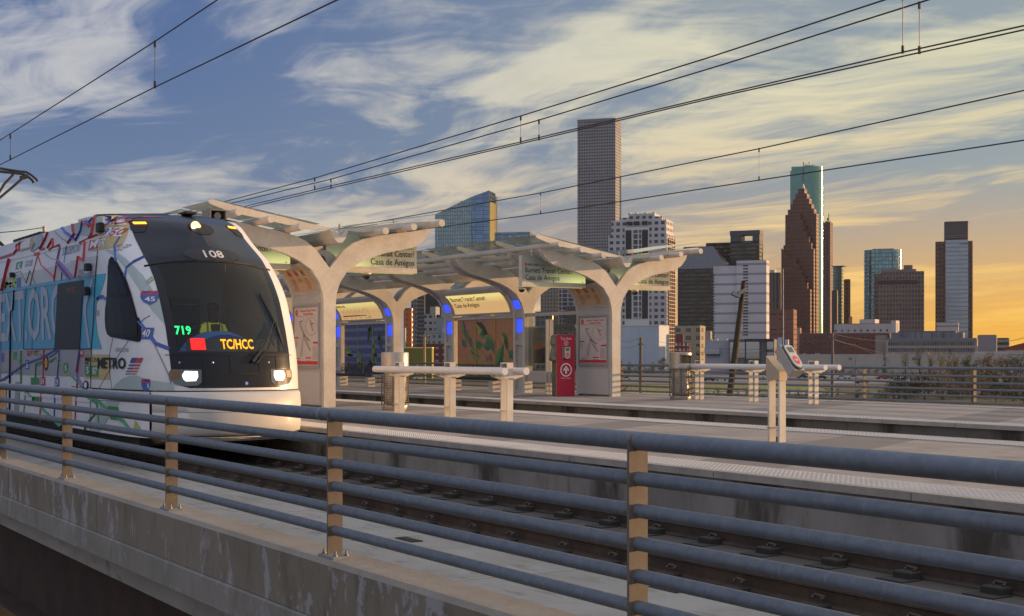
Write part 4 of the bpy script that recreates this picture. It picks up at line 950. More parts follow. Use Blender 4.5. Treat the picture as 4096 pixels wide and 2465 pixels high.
# body shell, open where the windscreen sits
WZ0, WZ1 = 1.16, 2.50
def wtop(b): return WZ1 - .10 * (b / 1.0) ** 2
def inwin(b, z, g_): return z > WZ0 - .05 and z < wtop(b) + .05 and b < mb_at(z) - .05 - g_
mb = MB(); mb.fixn = False
keep = [f for f in fsf if not inwin(abs(sum(vsf[i].y for i in f) / 4 - TY), sum(vsf[i].z for i in f) / 4, .0)]
mb.add(vsf, keep)
# roof crown over the cab and the long body
top = [vsf[(len(ZS)-1)*NP + i] for i in range(NP)]; half = NP // 2
for i in range(half):
    a, b = top[i], top[i+1]; c, d = top[NP-1-i], top[NP-2-i]
    m1 = (a + c) / 2 + Vector((0, 0, .05)); m2 = (b + d) / 2 + Vector((0, 0, .05)); mb.add([a, b, m2, m1], [(0, 1, 2, 3)]); mb.add([m1, m2, d, c], [(0, 1, 2, 3)])
sec = [(1, .0), (1, .60), (1, 2.55)] + [(nbz(z), z) for z in (2.7, 2.85, 3.0, 3.15, 3.30)]
secp = [(-HW * k, z) for k, z in sec] + [(0, 3.37)] + [(HW * k, z) for k, z in reversed(sec)]
def tube_body(mb, x0, x1, cap=True):
    mb.loft([[Vector((x, TY + y, z)) for y, z in secp] for x in (x1, x0)], cap, cap)
tube_body(mb, -36.5, XE)
mb.build('front_car_body', bodym, T, True, 50)
mb = MB(); tube_body(mb, -60, -37.3); mb.build('rear_car_body', bodym, T, True, 50)
mb = MB(); mb.loft([[Vector((x, TY + y * (.94 if k % 2 else .9), z * (.985 if k % 2 else .96))) for y, z in secp] for k, x in enumerate([-37.3 + i * .1 for i in range(9)])], False, False); mb.build('articulation_bellows', mat('bellows_rubber', (.03, .03, .032), .8), T)
mb = MB(); mb.box(-60, -20.4, TY - 1.15, TY + 1.15, -.22, .0); mb.build('underframe', under, T)
for X in (-23.4, -25.3, -34.5):
    for s_ in (-1, 1):
        mb = MB(); rings = [[(X + r * math.cos(2*math.pi*k/24), TY + s_ * (.72 + w), -.085 + r * math.sin(2*math.pi*k/24)) for k in range(24)] for r, w in ((.30, 0), (.30, .10), (.22, .12))]; mb.loft(rings); mb.build('wheel', mat('wheel_steel', (.08, .07, .065), .5, metal=.6), T, True)
# skirt of the cab, split by shut lines
mb = MB(); mb.fixn = False; zz = (-.08, .1, .35, .585); i0 = [i for i, (b, r, s) in enumerate(PER) if s < 0 and r < .55][0]; i1 = [i for i, (b, r, s) in enumerate(PER) if s > 0 and r < .55][-1]
for lo, hi in ((0, i0), (i1, NP - 1)):
    pts = PER[lo:hi+1]; vs = [tsurf(b, r, z, s) for z in zz for b, r, s in pts]; n = len(pts); mb = MB(); mb.fixn = False; mb.add(vs, [(j*n+i, j*n+i+1, (j+1)*n+i+1, (j+1)*n+i) for j in range(3) for i in range(n-1)])
    mb.build('side_skirt', bodym, T, True, 50)
# bumper: one bulged moulding with a groove, and three ribs below it
def bump_ring(z, f, k=1.0, i0=i0, i1=i1): return [tsurf(b * k, r, z, s, f) for b, r, s in PER[i0:i1+1]]
mb = MB(); mb.fixn = False
prof = [(.585, .0), (.580, .05), (.55, .10), (.40, .135), (.30, .14), (.292, .125), (.284, .14), (.10, .13), (-.0, .10), (-.05, .04), (-.06, -.2)]
mb.loft([bump_ring(z, f) for z, f in prof], False, False, closed=False); mb.build('bumper', lowm, T, True, 60)
for k, (z, f) in enumerate(((-.075, .02), (-.10, -.03), (-.125, -.09))):
    mb = MB(); mb.fixn = False; mb.loft([bump_ring(z + dz, f + df, .93 - k * .05) for dz, df in ((.010, -.2), (.010, 0), (-.004, .0), (-.004, -.2))], False, False, closed=False); mb.build('lower_rib', lowm, T)
mb = MB(); mb.fixn = False; mb.loft([bump_ring(.602, -.01), bump_ring(.602, .004), bump_ring(.583, .004)], False, False, closed=False); mb.build('bumper_seam', mat('seam', (.02, .02, .02), .8), T)
# mask
outl = [(TY - b, z) for b, z in ML] + [(TY + b, z) for b, z in reversed(ML)]
tz = ML[0][1]; outl += [(TY + ML[0][0] * .6, tz + .01), (TY, tz + .012), (TY - ML[0][0] * .6, tz + .01)]
zl = [WZ0 + (wtop(.9) - WZ0) * k / 10 for k in range(11)]
win = [(TY - (mb_at(z) - .11), z) for z in zl] + [(TY - .6, wtop(.6)), (TY - .3, wtop(.3)), (TY, WZ1), (TY + .3, wtop(.3)), (TY + .6, wtop(.6))] + [(TY + (mb_at(z) - .11), z) for z in reversed(zl)]
mb = MB(); mb.fixn = False; fillp(mb, outl, lambda u, v: front(u, v, .006), 0, .07, [win]); fillp(mb, [(TY - .057, 2.52), (TY + .049, 2.52), (TY + .049, 3.25), (TY - .057, 3.25)], lambda u, v: front(u, v, .0052), 0, .023); mk = mb.build('windscreen_mask', maskm, T, True, 60)
# roof part of the mask: follows the brow up to the roof, then back over the crown
mb = MB(); mb.fixn = False
bb = ML[0][0]; zt = ML[0][1]
rows = []
for j in range(10):
    row = []
    for i in range(25):
        u = -1 + 2 * i / 24
        if j < 5:
            z = lerp(zt, 3.340, j / 4); b = bb * u; p = front(TY + b, z, .006)
            
        else:
            b = lerp(bb, 1.17, min(1, (j - 4) / 2)) * u; p0 = rows[4][i]; p = Vector((lerp(p0.x, -22.9, (j - 4) / 5), TY + b, 3.347 + .05 * (1 - abs(b) / 1.2) + .007))
        row.append(p)
    rows.append(row)
mb.loft(rows, False, False, closed=False); mb.build('roof_mask', maskm, T, True, 60)
# windscreen glass
wg = glass('windscreen_tinted', (.74, .82, .88), .02, .03, 1.1)
mb = MB(); mb.fixn = False; fillp(mb, win, lambda u, v: front(u, v, .001), 0, .08); mb.build('windscreen', wg, T, True, 60)
mb = MB(); strokep(mb, [(TY - .98, wtop(.98) + .02), (TY - .6, wtop(.6) + .02), (TY, WZ1 + .02), (TY + .6, wtop(.6) + .02), (TY + .98, wtop(.98) + .02)], .03, lambda u, v: front(u, v, .012), 0, .1); mb.build('upper_seal', mat('seal_black', (.004, .004, .005), .7), mk)
fY = lambda u, v: front(u, v, .011)
mb = MB(); mb.fixn = False; sealm = mat('seal_black', (.004, .004, .005), .7)
for pts in ([(TY - .96, 1.11), (TY + .96, 1.11)], [(TY - .50, 1.10), (TY - .50, .68)], [(TY + .62, 1.10), (TY + .62, .68)], [(TY - .12, 1.10), (TY - .12, .84), (TY + .32, .84), (TY + .32, 1.10)]): strokep(mb, pts, .010, fY, 0, .1)
mb.build('panel_joint', sealm, mk)
mb = MB(); mb.fixn = False; disc(mb, TY + .12, .70, .028, fY); put_text(mb, 'M', lambda u, v: front(u, v, .014), TY + .12, .69, .02, .02, 'C', m=1); mb.build('round_badge', [mat('badge_blue', (.08, .2, .55), .4), mat('white_print', (.75, .72, .74), .5)], mk)
for yy in (-.80, -.36, .50): mb = MB(); p = front(TY + yy, 1.0, 0); mb.lathe((0, 0, 0), [(.017, 0), (.015, .008), (.006, .013)], 10); mb.v = [Vector((p.x + q.z, p.y + q.x, p.z + q.y)) for q in mb.v]; mb.build('mask_bolt', mat('bolt_silver', (.5, .5, .5), .3, metal=.8), mk)
# oval darker plate and the fleet number
mb = MB(); mb.fixn = False; q = [(TY + .02 + .44 * math.cos(2*math.pi*k/28), 2.62 + .12 * math.sin(2*math.pi*k/28)) for k in range(28)]; fillp(mb, q, fY, 0, .08); mb.build('number_plate', mat('plate_black', (.010, .011, .014), .5), mk)
mb = MB(); mb.fixn = False; put_text(mb, '108', lambda u, v: front(u, v, .016), TY + .02, 2.57, .11, .016, 'C', width=.30); mb.build('fleet_number', mat('number_silver', (.55, .54, .56), .5), mk)
# lamps
def on_front(Y, z): return front(Y, z, .0)
lampm = mat('headlamp_lit', (.9, .9, .9), .3, emit=(.80, .92, 1.0), estr=1.6); lens = mat('lamp_lens_dark', (.12, .125, .13), .12)
amber_off = mat('amber_lens', (.20, .09, .015), .3); amber_on = mat('amber_lit', (.9, .4, .05), .4, emit=(1.0, .36, .01), estr=2.0); recess = mat('lamp_recess', (.006, .006, .006), .6)
for s_ in (-1, 1):
    q = [(TY + s_ * a, b) for a, b in ((.52, .90), (.90, .905), (.93, .86), (.925, .76), (.86, .69), (.75, .665), (.58, .675), (.525, .72))]
    mb = MB(); mb.fixn = False; fillp(mb, q, lambda u, v: front(u, v, .012), 0, .06); hl = mb.build('headlight', lens, T)
    q = [(TY + s_ * a, b) for a, b in ((.575, .875), (.74, .88), (.775, .82), (.76, .765), (.73, .735), (.60, .74), (.57, .80))]
    mb = MB(); mb.fixn = False; fillp(mb, q, lambda u, v: front(u, v, .018), 0, .05); mb.build('lit_lamp', lampm, hl)
    q = [(TY + s_ * a, b) for a, b in ((.80, .88), (.895, .88), (.90, .78), (.81, .78))]
    mb = MB(); mb.fixn = False; fillp(mb, q, lambda u, v: front(u, v, .018), 0, .05); mb.build('turn_signal', amber_off, hl)
for (px, py, s_) in ((338, 541, -1), (577, 558, 1)):
    p = look(px, py, 0) if s_ < 0 else front(TY + .74, 2.99, 0); Yc, Zc = p.y, p.z
    if s_ > 0: Yc, Zc = TY + (TY - _yl), _zl
    else: _yl, _zl = Yc, Zc
    q = [(Yc - s_ * .11 + .0, Zc + .055), (Yc + s_ * .10, Zc + .05), (Yc + s_ * .16, Zc - .08), (Yc + s_ * .14, Zc - .15), (Yc + s_ * .0, Zc - .14), (Yc - s_ * .10, Zc)]
    mb = MB(); mb.fixn = False; fillp(mb, q, lambda u, v: front(u, v, .012), 0, .05); rl = mb.build('roof_signal', recess, T)
    mb = MB(); mb.fixn = False; rect(mb, Yc - .085, Yc + .085, Zc - .01, Zc + .03, lambda u, v: front(u, v, .02)); mb.build('amber_lamp', amber_on, rl)
pc = look(463, 545, 0); Yc, Zc = TY, pc.z - .01
q = [(Yc + .03 + .22 * math.cos(2*math.pi*k/24) * (1.2 if math.cos(2*math.pi*k/24) > 0 else .7), Zc - .03 + .115 * math.sin(2*math.pi*k/24)) for k in range(24)]
mb = MB(); mb.fixn = False; fillp(mb, q, lambda u, v: front(u, v, .012), 0, .05); cl_ = mb.build('centre_headlight', recess, T)
mb = MB(); P0 = front(Yc - .03, Zc, .01); rings = [[P0 + Vector((x, r * math.cos(a), r * math.sin(a))) for a in (2*math.pi*k/20 for k in range(20))] for r, x in ((.085, -.1), (.09, .05), (.075, .06))]; mb.loft(rings); mb.build('lamp_housing', mat('brass_ring', (.18, .12, .05), .3, metal=.6), cl_, True)
mb = MB(); mb.fixn = False; mb.add([P0 + Vector((.062, .074 * math.cos(2*math.pi*k/20), .074 * math.sin(2*math.pi*k/20))) for k in range(20)], [tuple(range(20))]); mb.build('warm_lamp', mat('lamp_warm', (.6, .55, .45), .2, emit=(1.0, .78, .45), estr=.8), cl_)
mb = MB(); mb.fixn = False; mb.add([P0 + Vector((.064, -.02 + .03 * math.cos(2*math.pi*k/12), -.03 + .022 * math.sin(2*math.pi*k/12))) for k in range(12)], [tuple(range(12))]); mb.build('bright_filament', mat('lamp_core', (1, .8, .5), .2, emit=(1.0, .75, .4), estr=9), cl_)
mb = MB(); mb.bbox(-22.5, -22.1, TY + .1, TY + .3, 3.385, 3.43, .01); mb.build('roof_antenna', mat('antenna_black', (.02, .02, .02), .6), T)
# destination displays just inside the screen
disp = mat('display_black', (.008, .008, .010), .4)
mb = MB(); mb.fixn = False; q = [(TY - .70, 1.18), (TY + .80, 1.18), (TY + .78, 1.36), (TY - .68, 1.36)]; fillp(mb, q, lambda u, v: front(u, v, -.05), 0, .1); dsp = mb.build('destination_display', disp, T)
def led_text(s, fn, x, y, h, m_, width, name, parent):
    """dot-matrix text: small square cells lit where a letter covers them"""
    mb = MB(); mb.fixn = False; put_text(mb, s, fn, x, y, h, .022, 'L', width=width)
    return mb.build(name, m_, parent)
fi_ = lambda u, v: front(u, v, -.03)
pa, pb_ = look(533, 827, 0), look(612, 827, 0); led = mat('led_amber', (.9, .4, .02), .5, emit=(1.0, .34, .0), estr=1.7)
led_text('TC/HCC', fi_, pa.y, pa.z - .065, .135, led, pb_.y - pa.y, 'amber_destination', dsp)
pr0, pr1 = look(459, 827, 0), look(495, 827, 0)
mb = MB(); mb.fixn = False; rect(mb, pr0.y, pr1.y, pr0.z - .08, pr0.z + .085, fi_); mb.build('red_square', mat('led_red', (.9, .02, .01), .5, emit=(1.0, .005, .003), estr=1.6), dsp)
pg0, pg1 = look(420, 793, 0), look(460, 793, 0)
led_text('719', fi_, pg0.y, pg0.z - .06, .12, mat('led_green', (.05, .8, .2), .5, emit=(.02, 1.0, .20), estr=1.4), pg1.y - pg0.y, 'green_run_number', dsp)
# wiper
mb = MB(); P = [front(TY + .21, 1.00, .05), front(TY + .42, 1.22, .07), front(TY + .66, 1.58, .07)]; mb.tube(P, [.022, .016, .010], 8); P = [front(TY + .27, .98, .05), front(TY + .48, 1.19, .07), front(TY + .70, 1.56, .07)]; mb.tube(P, [.014, .010, .008], 6); wp = mb.build('wiper_arm', mat('wiper_black', (.008, .008, .008), .4), T)
mb = MB(); mb.tube([front(TY + .56, 2.02, .03), front(TY + .66, 1.70, .03), front(TY + .72, 1.50, .03), front(TY + .78, 1.24, .03)], [.016, .03, .03, .012], 6); mb.build('wiper_blade', MT['wiper_black'], wp)
# cab interior
inn = mat('cab_interior_dark', (.30, .33, .36), .7); inn2 = mat('cab_cabinet', (.07, .08, .09), .6)
mb = MB(); mb.box(-23.3, -23.26, TY - 1.15, TY + 1.15, .7, 2.9); mb.box(-23.3, -20.2, TY - 1.15, TY + 1.15, .62, .66); ib = mb.build('cab_bulkhead', inn, T)
for (y0, y1, z0, z1) in ((.12, .62, 1.62, 2.05), (.12, .62, 1.25, 1.55), (-.95, -.55, 1.5, 2.1)):
    mb = MB(); mb.bbox(-23.25, -22.9, TY + y0, TY + y1, z0, z1, .01); cb = mb.build('cabinet', inn2, T)
    mb = MB(); mb.box(-22.898, -22.89, TY + y0 + .05, TY + y1 - .05, z1 - .1, z1 - .085); mb.build('handle_strip', mat('strip_grey', (.3, .32, .34), .5), cb)
mb = MB(); rings = []
for x, k in ((-19.95, .9), (-20.15, 1), (-20.5, 1), (-20.7, .7)):
    rings.append([Vector((x, TY + y, .9 + (.57 + .0 * k) * k * (max(0, 1 - (y / .62) ** 2)) ** .55)) for y in [-.62 + 1.24 * i / 20 for i in range(21)]])
mb.loft(rings, False, False, closed=False); mb.build('dashboard_hood', mat('dash_blue', (.04, .11, .26), .5, emit=(.02, .06, .16), estr=.25), T, True)
# driver
pdv = onX(510, 800, -21.3)
D_ = thing('person', 'train driver in dark jacket and yellow high visibility vest seated behind the windscreen', 'person', (pdv.x, pdv.y, .75))
X, Y = pdv.x, pdv.y; H0 = onX(510, 752, -21.3).z
J = [((X, Y, .95), .15), ((X, Y, 1.15), .15), ((X + .02, Y, H0 - .33), .145), ((X + .03, Y, H0 - .15), .06), ((X + .05, Y, H0 - .06), .075), ((X + .05, Y, H0 + .05), .088), ((X + .04, Y, H0 + .11), .06), ((X + .15, Y, H0 - .02), .022),
     ((X + .02, Y - .20, H0 - .22), .07), ((X + .08, Y - .30, H0 - .45), .052), ((X + .34, Y - .16, H0 - .52), .04), ((X + .44, Y - .12, H0 - .52), .03),
     ((X + .02, Y + .20, H0 - .22), .07), ((X + .08, Y + .30, H0 - .45), .052), ((X + .34, Y + .20, H0 - .50), .04), ((X + .44, Y + .18, H0 - .50), .03),
     ((X + .05, Y - .12, .95), .09), ((X + .45, Y - .14, 1.0), .075), ((X + .48, Y - .14, .68), .05), ((X + .05, Y + .12, .95), .09), ((X + .45, Y + .14, 1.0), .075), ((X + .48, Y + .14, .68), .05),
     ((X + .50, Y - .155, H0 - .50), .011), ((X + .50, Y - .135, H0 - .495), .011), ((X + .50, Y - .115, H0 - .495), .011), ((X + .50, Y - .095, H0 - .50), .010), ((X + .46, Y - .08, H0 - .50), .011)]
E = [(0, 1), (1, 2), (2, 3), (3, 4), (4, 5), (5, 6), (4, 7), (2, 8), (8, 9), (9, 10), (10, 11), (2, 12), (12, 13), (13, 14), (14, 15), (0, 16), (16, 17), (17, 18), (0, 19), (19, 20), (20, 21), (11, 22), (11, 23), (11, 24), (11, 25), (11, 26)]
me = bpy.data.meshes.new('body'); me.from_pydata([tuple(Vector(p) - OFF[D_]) for p, r in J], E, []); bo = bpy.data.objects.new('body', me); COL.objects.link(bo); bo.parent = D_
skm = bo.modifiers.new('skin', 'SKIN'); me.skin_vertices or None
for i, (p, r) in enumerate(J): me.skin_vertices[0].data[i].radius = (r, r)
me.skin_vertices[0].data[0].use_root = True
bo.modifiers.new('s', 'SUBSURF').render_levels = 2; me.materials.append(mat('jacket_and_skin_dark', (.028, .018, .015), .7))
OFF[bo] = OFF[D_]
mb = MB(); 
def vest_ring(z, rx, ry): return [(X + .01 + rx * math.cos(a), Y + ry * math.sin(a), z) for a in (2*math.pi*k/16 for k in range(16))]
mb.loft([vest_ring(1.0, .17, .19), vest_ring(H0 - .5, .18, .25), vest_ring(H0 - .30, .175, .27), vest_ring(H0 - .20, .14, .23), vest_ring(H0 - .155, .085, .10)], False, False)
mb.build('high_visibility_vest', mat('vest_yellow', (.55, .62, .03), .6, emit=(.3, .35, .02), estr=.22), D_, True)  # slight glow put into the vest so it shows in the dark cab
mb = MB(); mb.bbox(X + .13, X + .20, Y - .07, Y + .07, H0 - .52, H0 - .19, .01); mb.build('shirt_front', MT['jacket_and_skin_dark'], D_)
for s_ in (-1, 1): mb = MB(); mb.tube([(X + .17, Y + s_ * .12, H0 - .5), (X + .175, Y + s_ * .12, H0 - .35), (X + .13, Y + s_ * .11, H0 - .215), (X + .06, Y + s_ * .10, H0 - .17)], .02, 6); mb.build('reflective_stripe', mat('stripe_orange', (.5, .22, .12), .5), D_)
mb = MB(); mb.lathe((X + .04, Y, H0 + .02), [(.098, .0), (.10, .05), (.085, .10), (.04, .13)], 14); mb.build('hair', mat('hair_black', (.008, .007, .007), .8), D_, True)
# ---------------------------------------------------------------- livery: everything on the wrap lies a few millimetres proud of the paint
WR = {n: mat('wrap_' + n, c, .38, spec=.12 if n in ('glass', 'black') else None) for n, c in dict(red=(.42, .03, .045), blue=(.04, .09, .36), lightblue=(.30, .40, .52), teal=(.33, .40, .42), green=(.03, .20, .06), lime=(.30, .42, .10), purple=(.14, .09, .26), gold=(.46, .36, .15), white=(.66, .66, .70), band=(.05, .27, .44), cyan=(.03, .36, .52), black=(.012, .012, .015), grey=(.27, .26, .30), pale=(.44, .45, .50), letter=(.33, .35, .45), orange=(.5, .22, .03), navy=(.04, .05, .22), line=(.15, .16, .19), glass=(.022, .021, .026), ext=(.35, .08, .02), bandhi=(.09, .30, .48)).items()}
def wrap(name, jobs, off, parent=T, order=None):
    names = []; mb = MB(); mb.fixn = False; fn = lambda x, y: look(x, y, off)
    for kind, col, *a in jobs:
        if col not in names: names.append(col)
        m_ = names.index(col)
        if kind == 'P': fillp(mb, a[0], fn, m_, 7)
        elif kind == 'L': strokep(mb, a[0], a[1], fn, m_)
        elif kind == 'B': (x0, y0), (x1, y1) = a[0], a[1]; p = look(x0, y0, 0); q_ = look(x1, y1, 0); mb.add([side(p.x, p.z, off), side(q_.x, p.z, off), side(q_.x, q_.z, off), side(p.x, q_.z, off)], [(0, 1, 2, 3)], m_)
        elif kind == 'T':   # text, box given by two picture corners, laid on the side wall
            p = look(*a[1], 0); q_ = look(*a[2], 0); put_text(mb, a[0], lambda u, v: side(u, v, off), min(p.x, q_.x), min(p.z, q_.z), abs(p.z - q_.z), a[3] if len(a) > 3 else .015, 'L', width=abs(q_.x - p.x), m=m_, shear=a[4] if len(a) > 4 else 0)
        elif kind == 'O': cx, cy, rx, ry = a; fillp(mb, [(cx + rx * math.cos(2*math.pi*k/20), cy + ry * math.sin(2*math.pi*k/20)) for k in range(20)], fn, m_, 40)
    return mb.build(name, [WR[n] for n in names], parent)
Z1 = lambda L_: [c1(*p) for p in L_]; Z2 = lambda L_: [c2(*p) for p in L_]
wrap('wrap_background', [
    ('P', 'pale', Z1([(0, 900), (1165, 660), (1140, 915), (0, 1085)])), ('P', 'teal', Z1([(860, 290), (1330, 165), (1210, 215), (1170, 430), (1100, 440), (870, 400)])),
    ('P', 'teal', Z1([(420, 425), (500, 405), (510, 520), (390, 620), (360, 600)])), ('P', 'teal', Z1([(1240, 590), (1360, 600), (1500, 700), (1700, 900), (1900, 1200), (1960, 1484), (1800, 1300), (1640, 1040), (1480, 800), (1380, 680)])),
    ('P', 'gold', Z1([(1075, 440), (1200, 200), (1330, 170), (1400, 180), (1490, 230), (1540, 320), (1500, 440), (1460, 520), (1350, 570), (1070, 610)])),
    ('P', 'gold', Z1([(240, 475), (410, 430), (400, 560), (240, 610)])),
    ('P', 'lime', Z1([(60, 960), (200, 870), (200, 1040), (45, 1070)])),
    ('P', 'grey', Z2([(0, 458), (285, 445), (1090, 440), (1085, 765), (280, 745), (0, 725)])),
    ('P', 'gold', Z2([(1015, 500), (1300, 500), (1302, 800), (1008, 785)])),
    ('P', 'teal', Z2([(1335, 912), (1380, 850), (1450, 790), (1540, 752), (1640, 755), (1760, 800), (2060, 845), (2070, 930), (1800, 928)])),
    ('P', 'teal', Z2([(1080, 1400), (1200, 1100), (1330, 1020), (1440, 1040), (1330, 1200), (1180, 1420)])),
    ('P', 'lime', Z2([(1590, 1370), (1610, 1280), (1680, 1385)])), ('P', 'gold', Z2([(330, 455), (540, 455), (520, 520), (330, 515)])),
    ('P', 'band', Z1([(0, 1105), (1140, 918), (1148, 1290)]) + Z2([(1095, 437), (285, 437), (0, 458)])),
    ('P', 'cyan', Z1([(1150, 885), (1260, 872), (1230, 1010), (1150, 1230), (1132, 1320)]) + Z2([(1160, 250), (1212, 435), (1096, 436), (1122, 30)])),
], .006)
wrap('wrap_markings', [
    ('L', 'bandhi', Z1([(0, 1092), (600, 990), (1140, 905)]), .06), ('L', 'black', Z1([(0, 1108), (600, 1006), (1140, 920)]), .02),
    ('L', 'red', Z1([(500, 385), (540, 465), (480, 590), (530, 580)]), .05), ('L', 'red', Z1([(570, 575), (630, 465), (640, 560), (590, 605)]), .05), ('L', 'red', Z1([(590, 605), (715, 540)]), .06),
    ('L', 'red', Z1([(0, 695), (170, 640), (200, 600), (240, 585)]), .05), ('L', 'red', Z1([(455, 640), (500, 770), (655, 915), (658, 965)]), .045), ('L', 'red', Z1([(655, 940), (690, 720), (720, 570)]), .05), ('L', 'red', Z1([(410, 650), (475, 635)]), .06),
    ('L', 'red', Z1([(460, 650), (365, 1015)]), .03), ('L', 'purple', Z1([(690, 740), (840, 930)]), .10), ('L', 'purple', Z1([(700, 700), (860, 890)]), .10), ('L', 'red', Z1([(695, 725), (880, 915)]), .05), ('L', 'purple', Z1([(725, 560), (705, 690)]), .06),
    ('L', 'red', Z1([(905, 920), (940, 680), (1005, 715), (1020, 500)]), .06), ('L', 'red', Z1([(950, 520), (1160, 425)]), .06), ('L', 'red', Z1([(1080, 450), (1100, 420), (1140, 215)]), .08), ('L', 'red', Z1([(1000, 255), (1060, 305), (1110, 300)]), .07),
    ('L', 'blue', Z1([(745, 325), (780, 380), (910, 480), (970, 370), (990, 260)]), .06), ('L', 'blue', Z1([(1025, 240), (1070, 270), (1110, 225)]), .06), ('L', 'blue', Z1([(770, 745), (800, 545)]), .025), ('L', 'blue', Z1([(740, 955), (745, 850)]), .03), ('L', 'red', Z1([(880, 290), (890, 400), (810, 520)]), .05),
    ('L', 'purple', Z1([(870, 290), (880, 380)]), .06), ('L', 'lightblue', Z1([(425, 430), (425, 510), (380, 610)]), .03), ('L', 'green', Z1([(255, 850), (320, 985), (365, 840), (430, 1000)]), .03), ('L', 'red', Z1([(40, 1075), (125, 715)]), .11), ('L', 'red', Z1([(188, 490), (200, 600)]), .03), ('L', 'red', Z1([(228, 480), (232, 600)]), .03),
    ('L', 'white', Z1([(0, 735), (440, 635), (1280, 430)]), .04), ('L', 'line', Z1([(525, 630), (620, 700), (690, 710)]), .015), ('L', 'line', Z1([(650, 370), (740, 460), (820, 500)]), .015),
    ('B', 'green', c1(203, 745), c1(257, 855)), ('B', 'blue', c1(205, 930), c1(255, 1040)), ('B', 'white', c1(262, 475), c1(305, 570)), ('B', 'white', c1(312, 465), c1(352, 560)),
    ('B', 'red', c1(1080, 468), c1(1160, 580)), ('B', 'teal', c1(1165, 460), c1(1245, 565)),
    ('P', 'white', Z1([(1225, 215), (1290, 200), (1285, 300), (1220, 315)])), ('P', 'white', Z1([(1300, 195), (1375, 188), (1365, 305), (1295, 305)])), ('P', 'white', Z1([(1390, 190), (1465, 200), (1500, 300), (1380, 305)])),
    ('P', 'white', Z1([(1250, 335), (1335, 330), (1320, 430), (1240, 425)])), ('P', 'white', Z1([(1350, 330), (1475, 332), (1440, 440), (1325, 432)])),
    ('L', 'blue', Z1([(1430, 450), (1370, 550), (1385, 720)]), .05), ('L', 'blue', Z1([(1497, 905), (1515, 810), (1600, 740), (1720, 682)]), .055), ('L', 'lime', Z1([(1760, 1000), (1825, 950)]), .03), ('L', 'lightblue', Z1([(1745, 980), (1810, 925)]), .04),
    ('L', 'blue', Z1([(1165, 1190), (1180, 1160), (1230, 1150), (1270, 1175)]), .06), ('L', 'blue', Z2([(1655, 105), (1720, 190)]), .05), ('L', 'blue', Z2([(1800, 300), (1850, 370), (2005, 432)]), .055), ('P', 'blue', Z2([(1700, 180), (1836, 186), (1806, 322), (1686, 318)])),
    ('L', 'line', Z2([(1685, 112), (1712, 82), (1785, 40)]), .014), ('L', 'line', Z2([(1345, 310), (1310, 490), (1312, 720), (1335, 910)]), .010), ('L', 'line', Z2([(1530, 340), (1380, 560), (1180, 905)]), .010), ('L', 'line', Z2([(1845, 395), (1940, 600), (2005, 740), (2032, 840)]), .014),
    ('B', 'blue', c2(20, 480), c2(56, 588)), ('B', 'green', c2(163, 465), c2(205, 560)), ('B', 'blue', c2(305, 565), c2(352, 680)), ('L', 'blue', Z2([(0, 820), (70, 795), (300, 630), (500, 555), (600, 500), (690, 450)]), .07), ('L', 'blue', Z2([(590, 540), (640, 515), (712, 455)]), .04), ('L', 'blue', Z2([(40, 800), (130, 740)]), .05), ('L', 'blue', Z2([(712, 455), (712, 560), (690, 775)]), .035),
    ('L', 'green', Z2([(430, 770), (440, 612), (520, 585), (600, 590), (675, 545), (760, 650)]), .04), ('L', 'green', Z2([(450, 632), (540, 605), (640, 580)]), .03), ('L', 'green', Z2([(205, 530), (280, 620)]), .05), ('L', 'green', Z2([(790, 680), (930, 820), (1010, 905)]), .05), ('B', 'green', c2(762, 600), c2(816, 720)), ('L', 'green', Z2([(262, 460), (262, 840)]), .05),
    ('L', 'red', Z2([(530, 450), (522, 770)]), .035), ('B', 'red', c2(485, 765), c2(540, 868)), ('B', 'blue', c2(655, 775), c2(707, 880)), ('B', 'green', c2(370, 770), c2(418, 860)), ('B', 'green', c2(422, 770), c2(470, 860)),
    ('L', 'purple', Z2([(965, 450), (930, 700), (940, 780), (1000, 870)]), .07), ('L', 'red', Z2([(955, 450), (925, 820), (900, 1280)]), .03), ('B', 'red', c2(945, 448), c2(1000, 530)), ('B', 'red', c2(335, 455), c2(382, 490)),
    ('L', 'green', Z2([(1050, 1010), (1150, 1075), (1165, 1110), (1185, 1320)]), .04), ('L', 'green', Z2([(1120, 1005), (1290, 1140), (1405, 1150)]), .07), ('B', 'green', c2(1312, 1225), c2(1402, 1280)), ('L', 'green', Z2([(1400, 1235), (1480, 1290), (1545, 1370)]), .07), ('L', 'green', Z2([(1150, 1200), (1050, 1320), (1020, 1390)]), .05),
    ('L', 'green', Z2([(500, 1125), (610, 1230), (720, 1340)]), .07), ('L', 'green', Z2([(300, 920), (410, 1010), (400, 1050)]), .06), ('B', 'green', c2(402, 995), c2(470, 1060)), ('L', 'red', Z2([(500, 930), (480, 1300)]), .035), ('L', 'blue', Z2([(662, 900), (650, 1330)]), .03), ('L', 'blue', Z2([(85, 900), (75, 1130)]), .02), ('B', 'blue', c2(50, 1125), c2(95, 1170)), ('L', 'green', Z2([(310, 930), (285, 1230)]), .02), ('L', 'teal', Z2([(240, 850), (225, 1180)]), .16),
    ('B', 'green', c2(1020, 630), c2(1090, 762)), ('B', 'green', c2(1095, 630), c2(1176, 765)), ('O', 'black', *c2(555, 600), 5.6, 19.5), ('O', 'black', *c2(1024, 862), 6.5, 11), ('O', 'orange', *c2(822, 720), 5, 5),
], .0095)
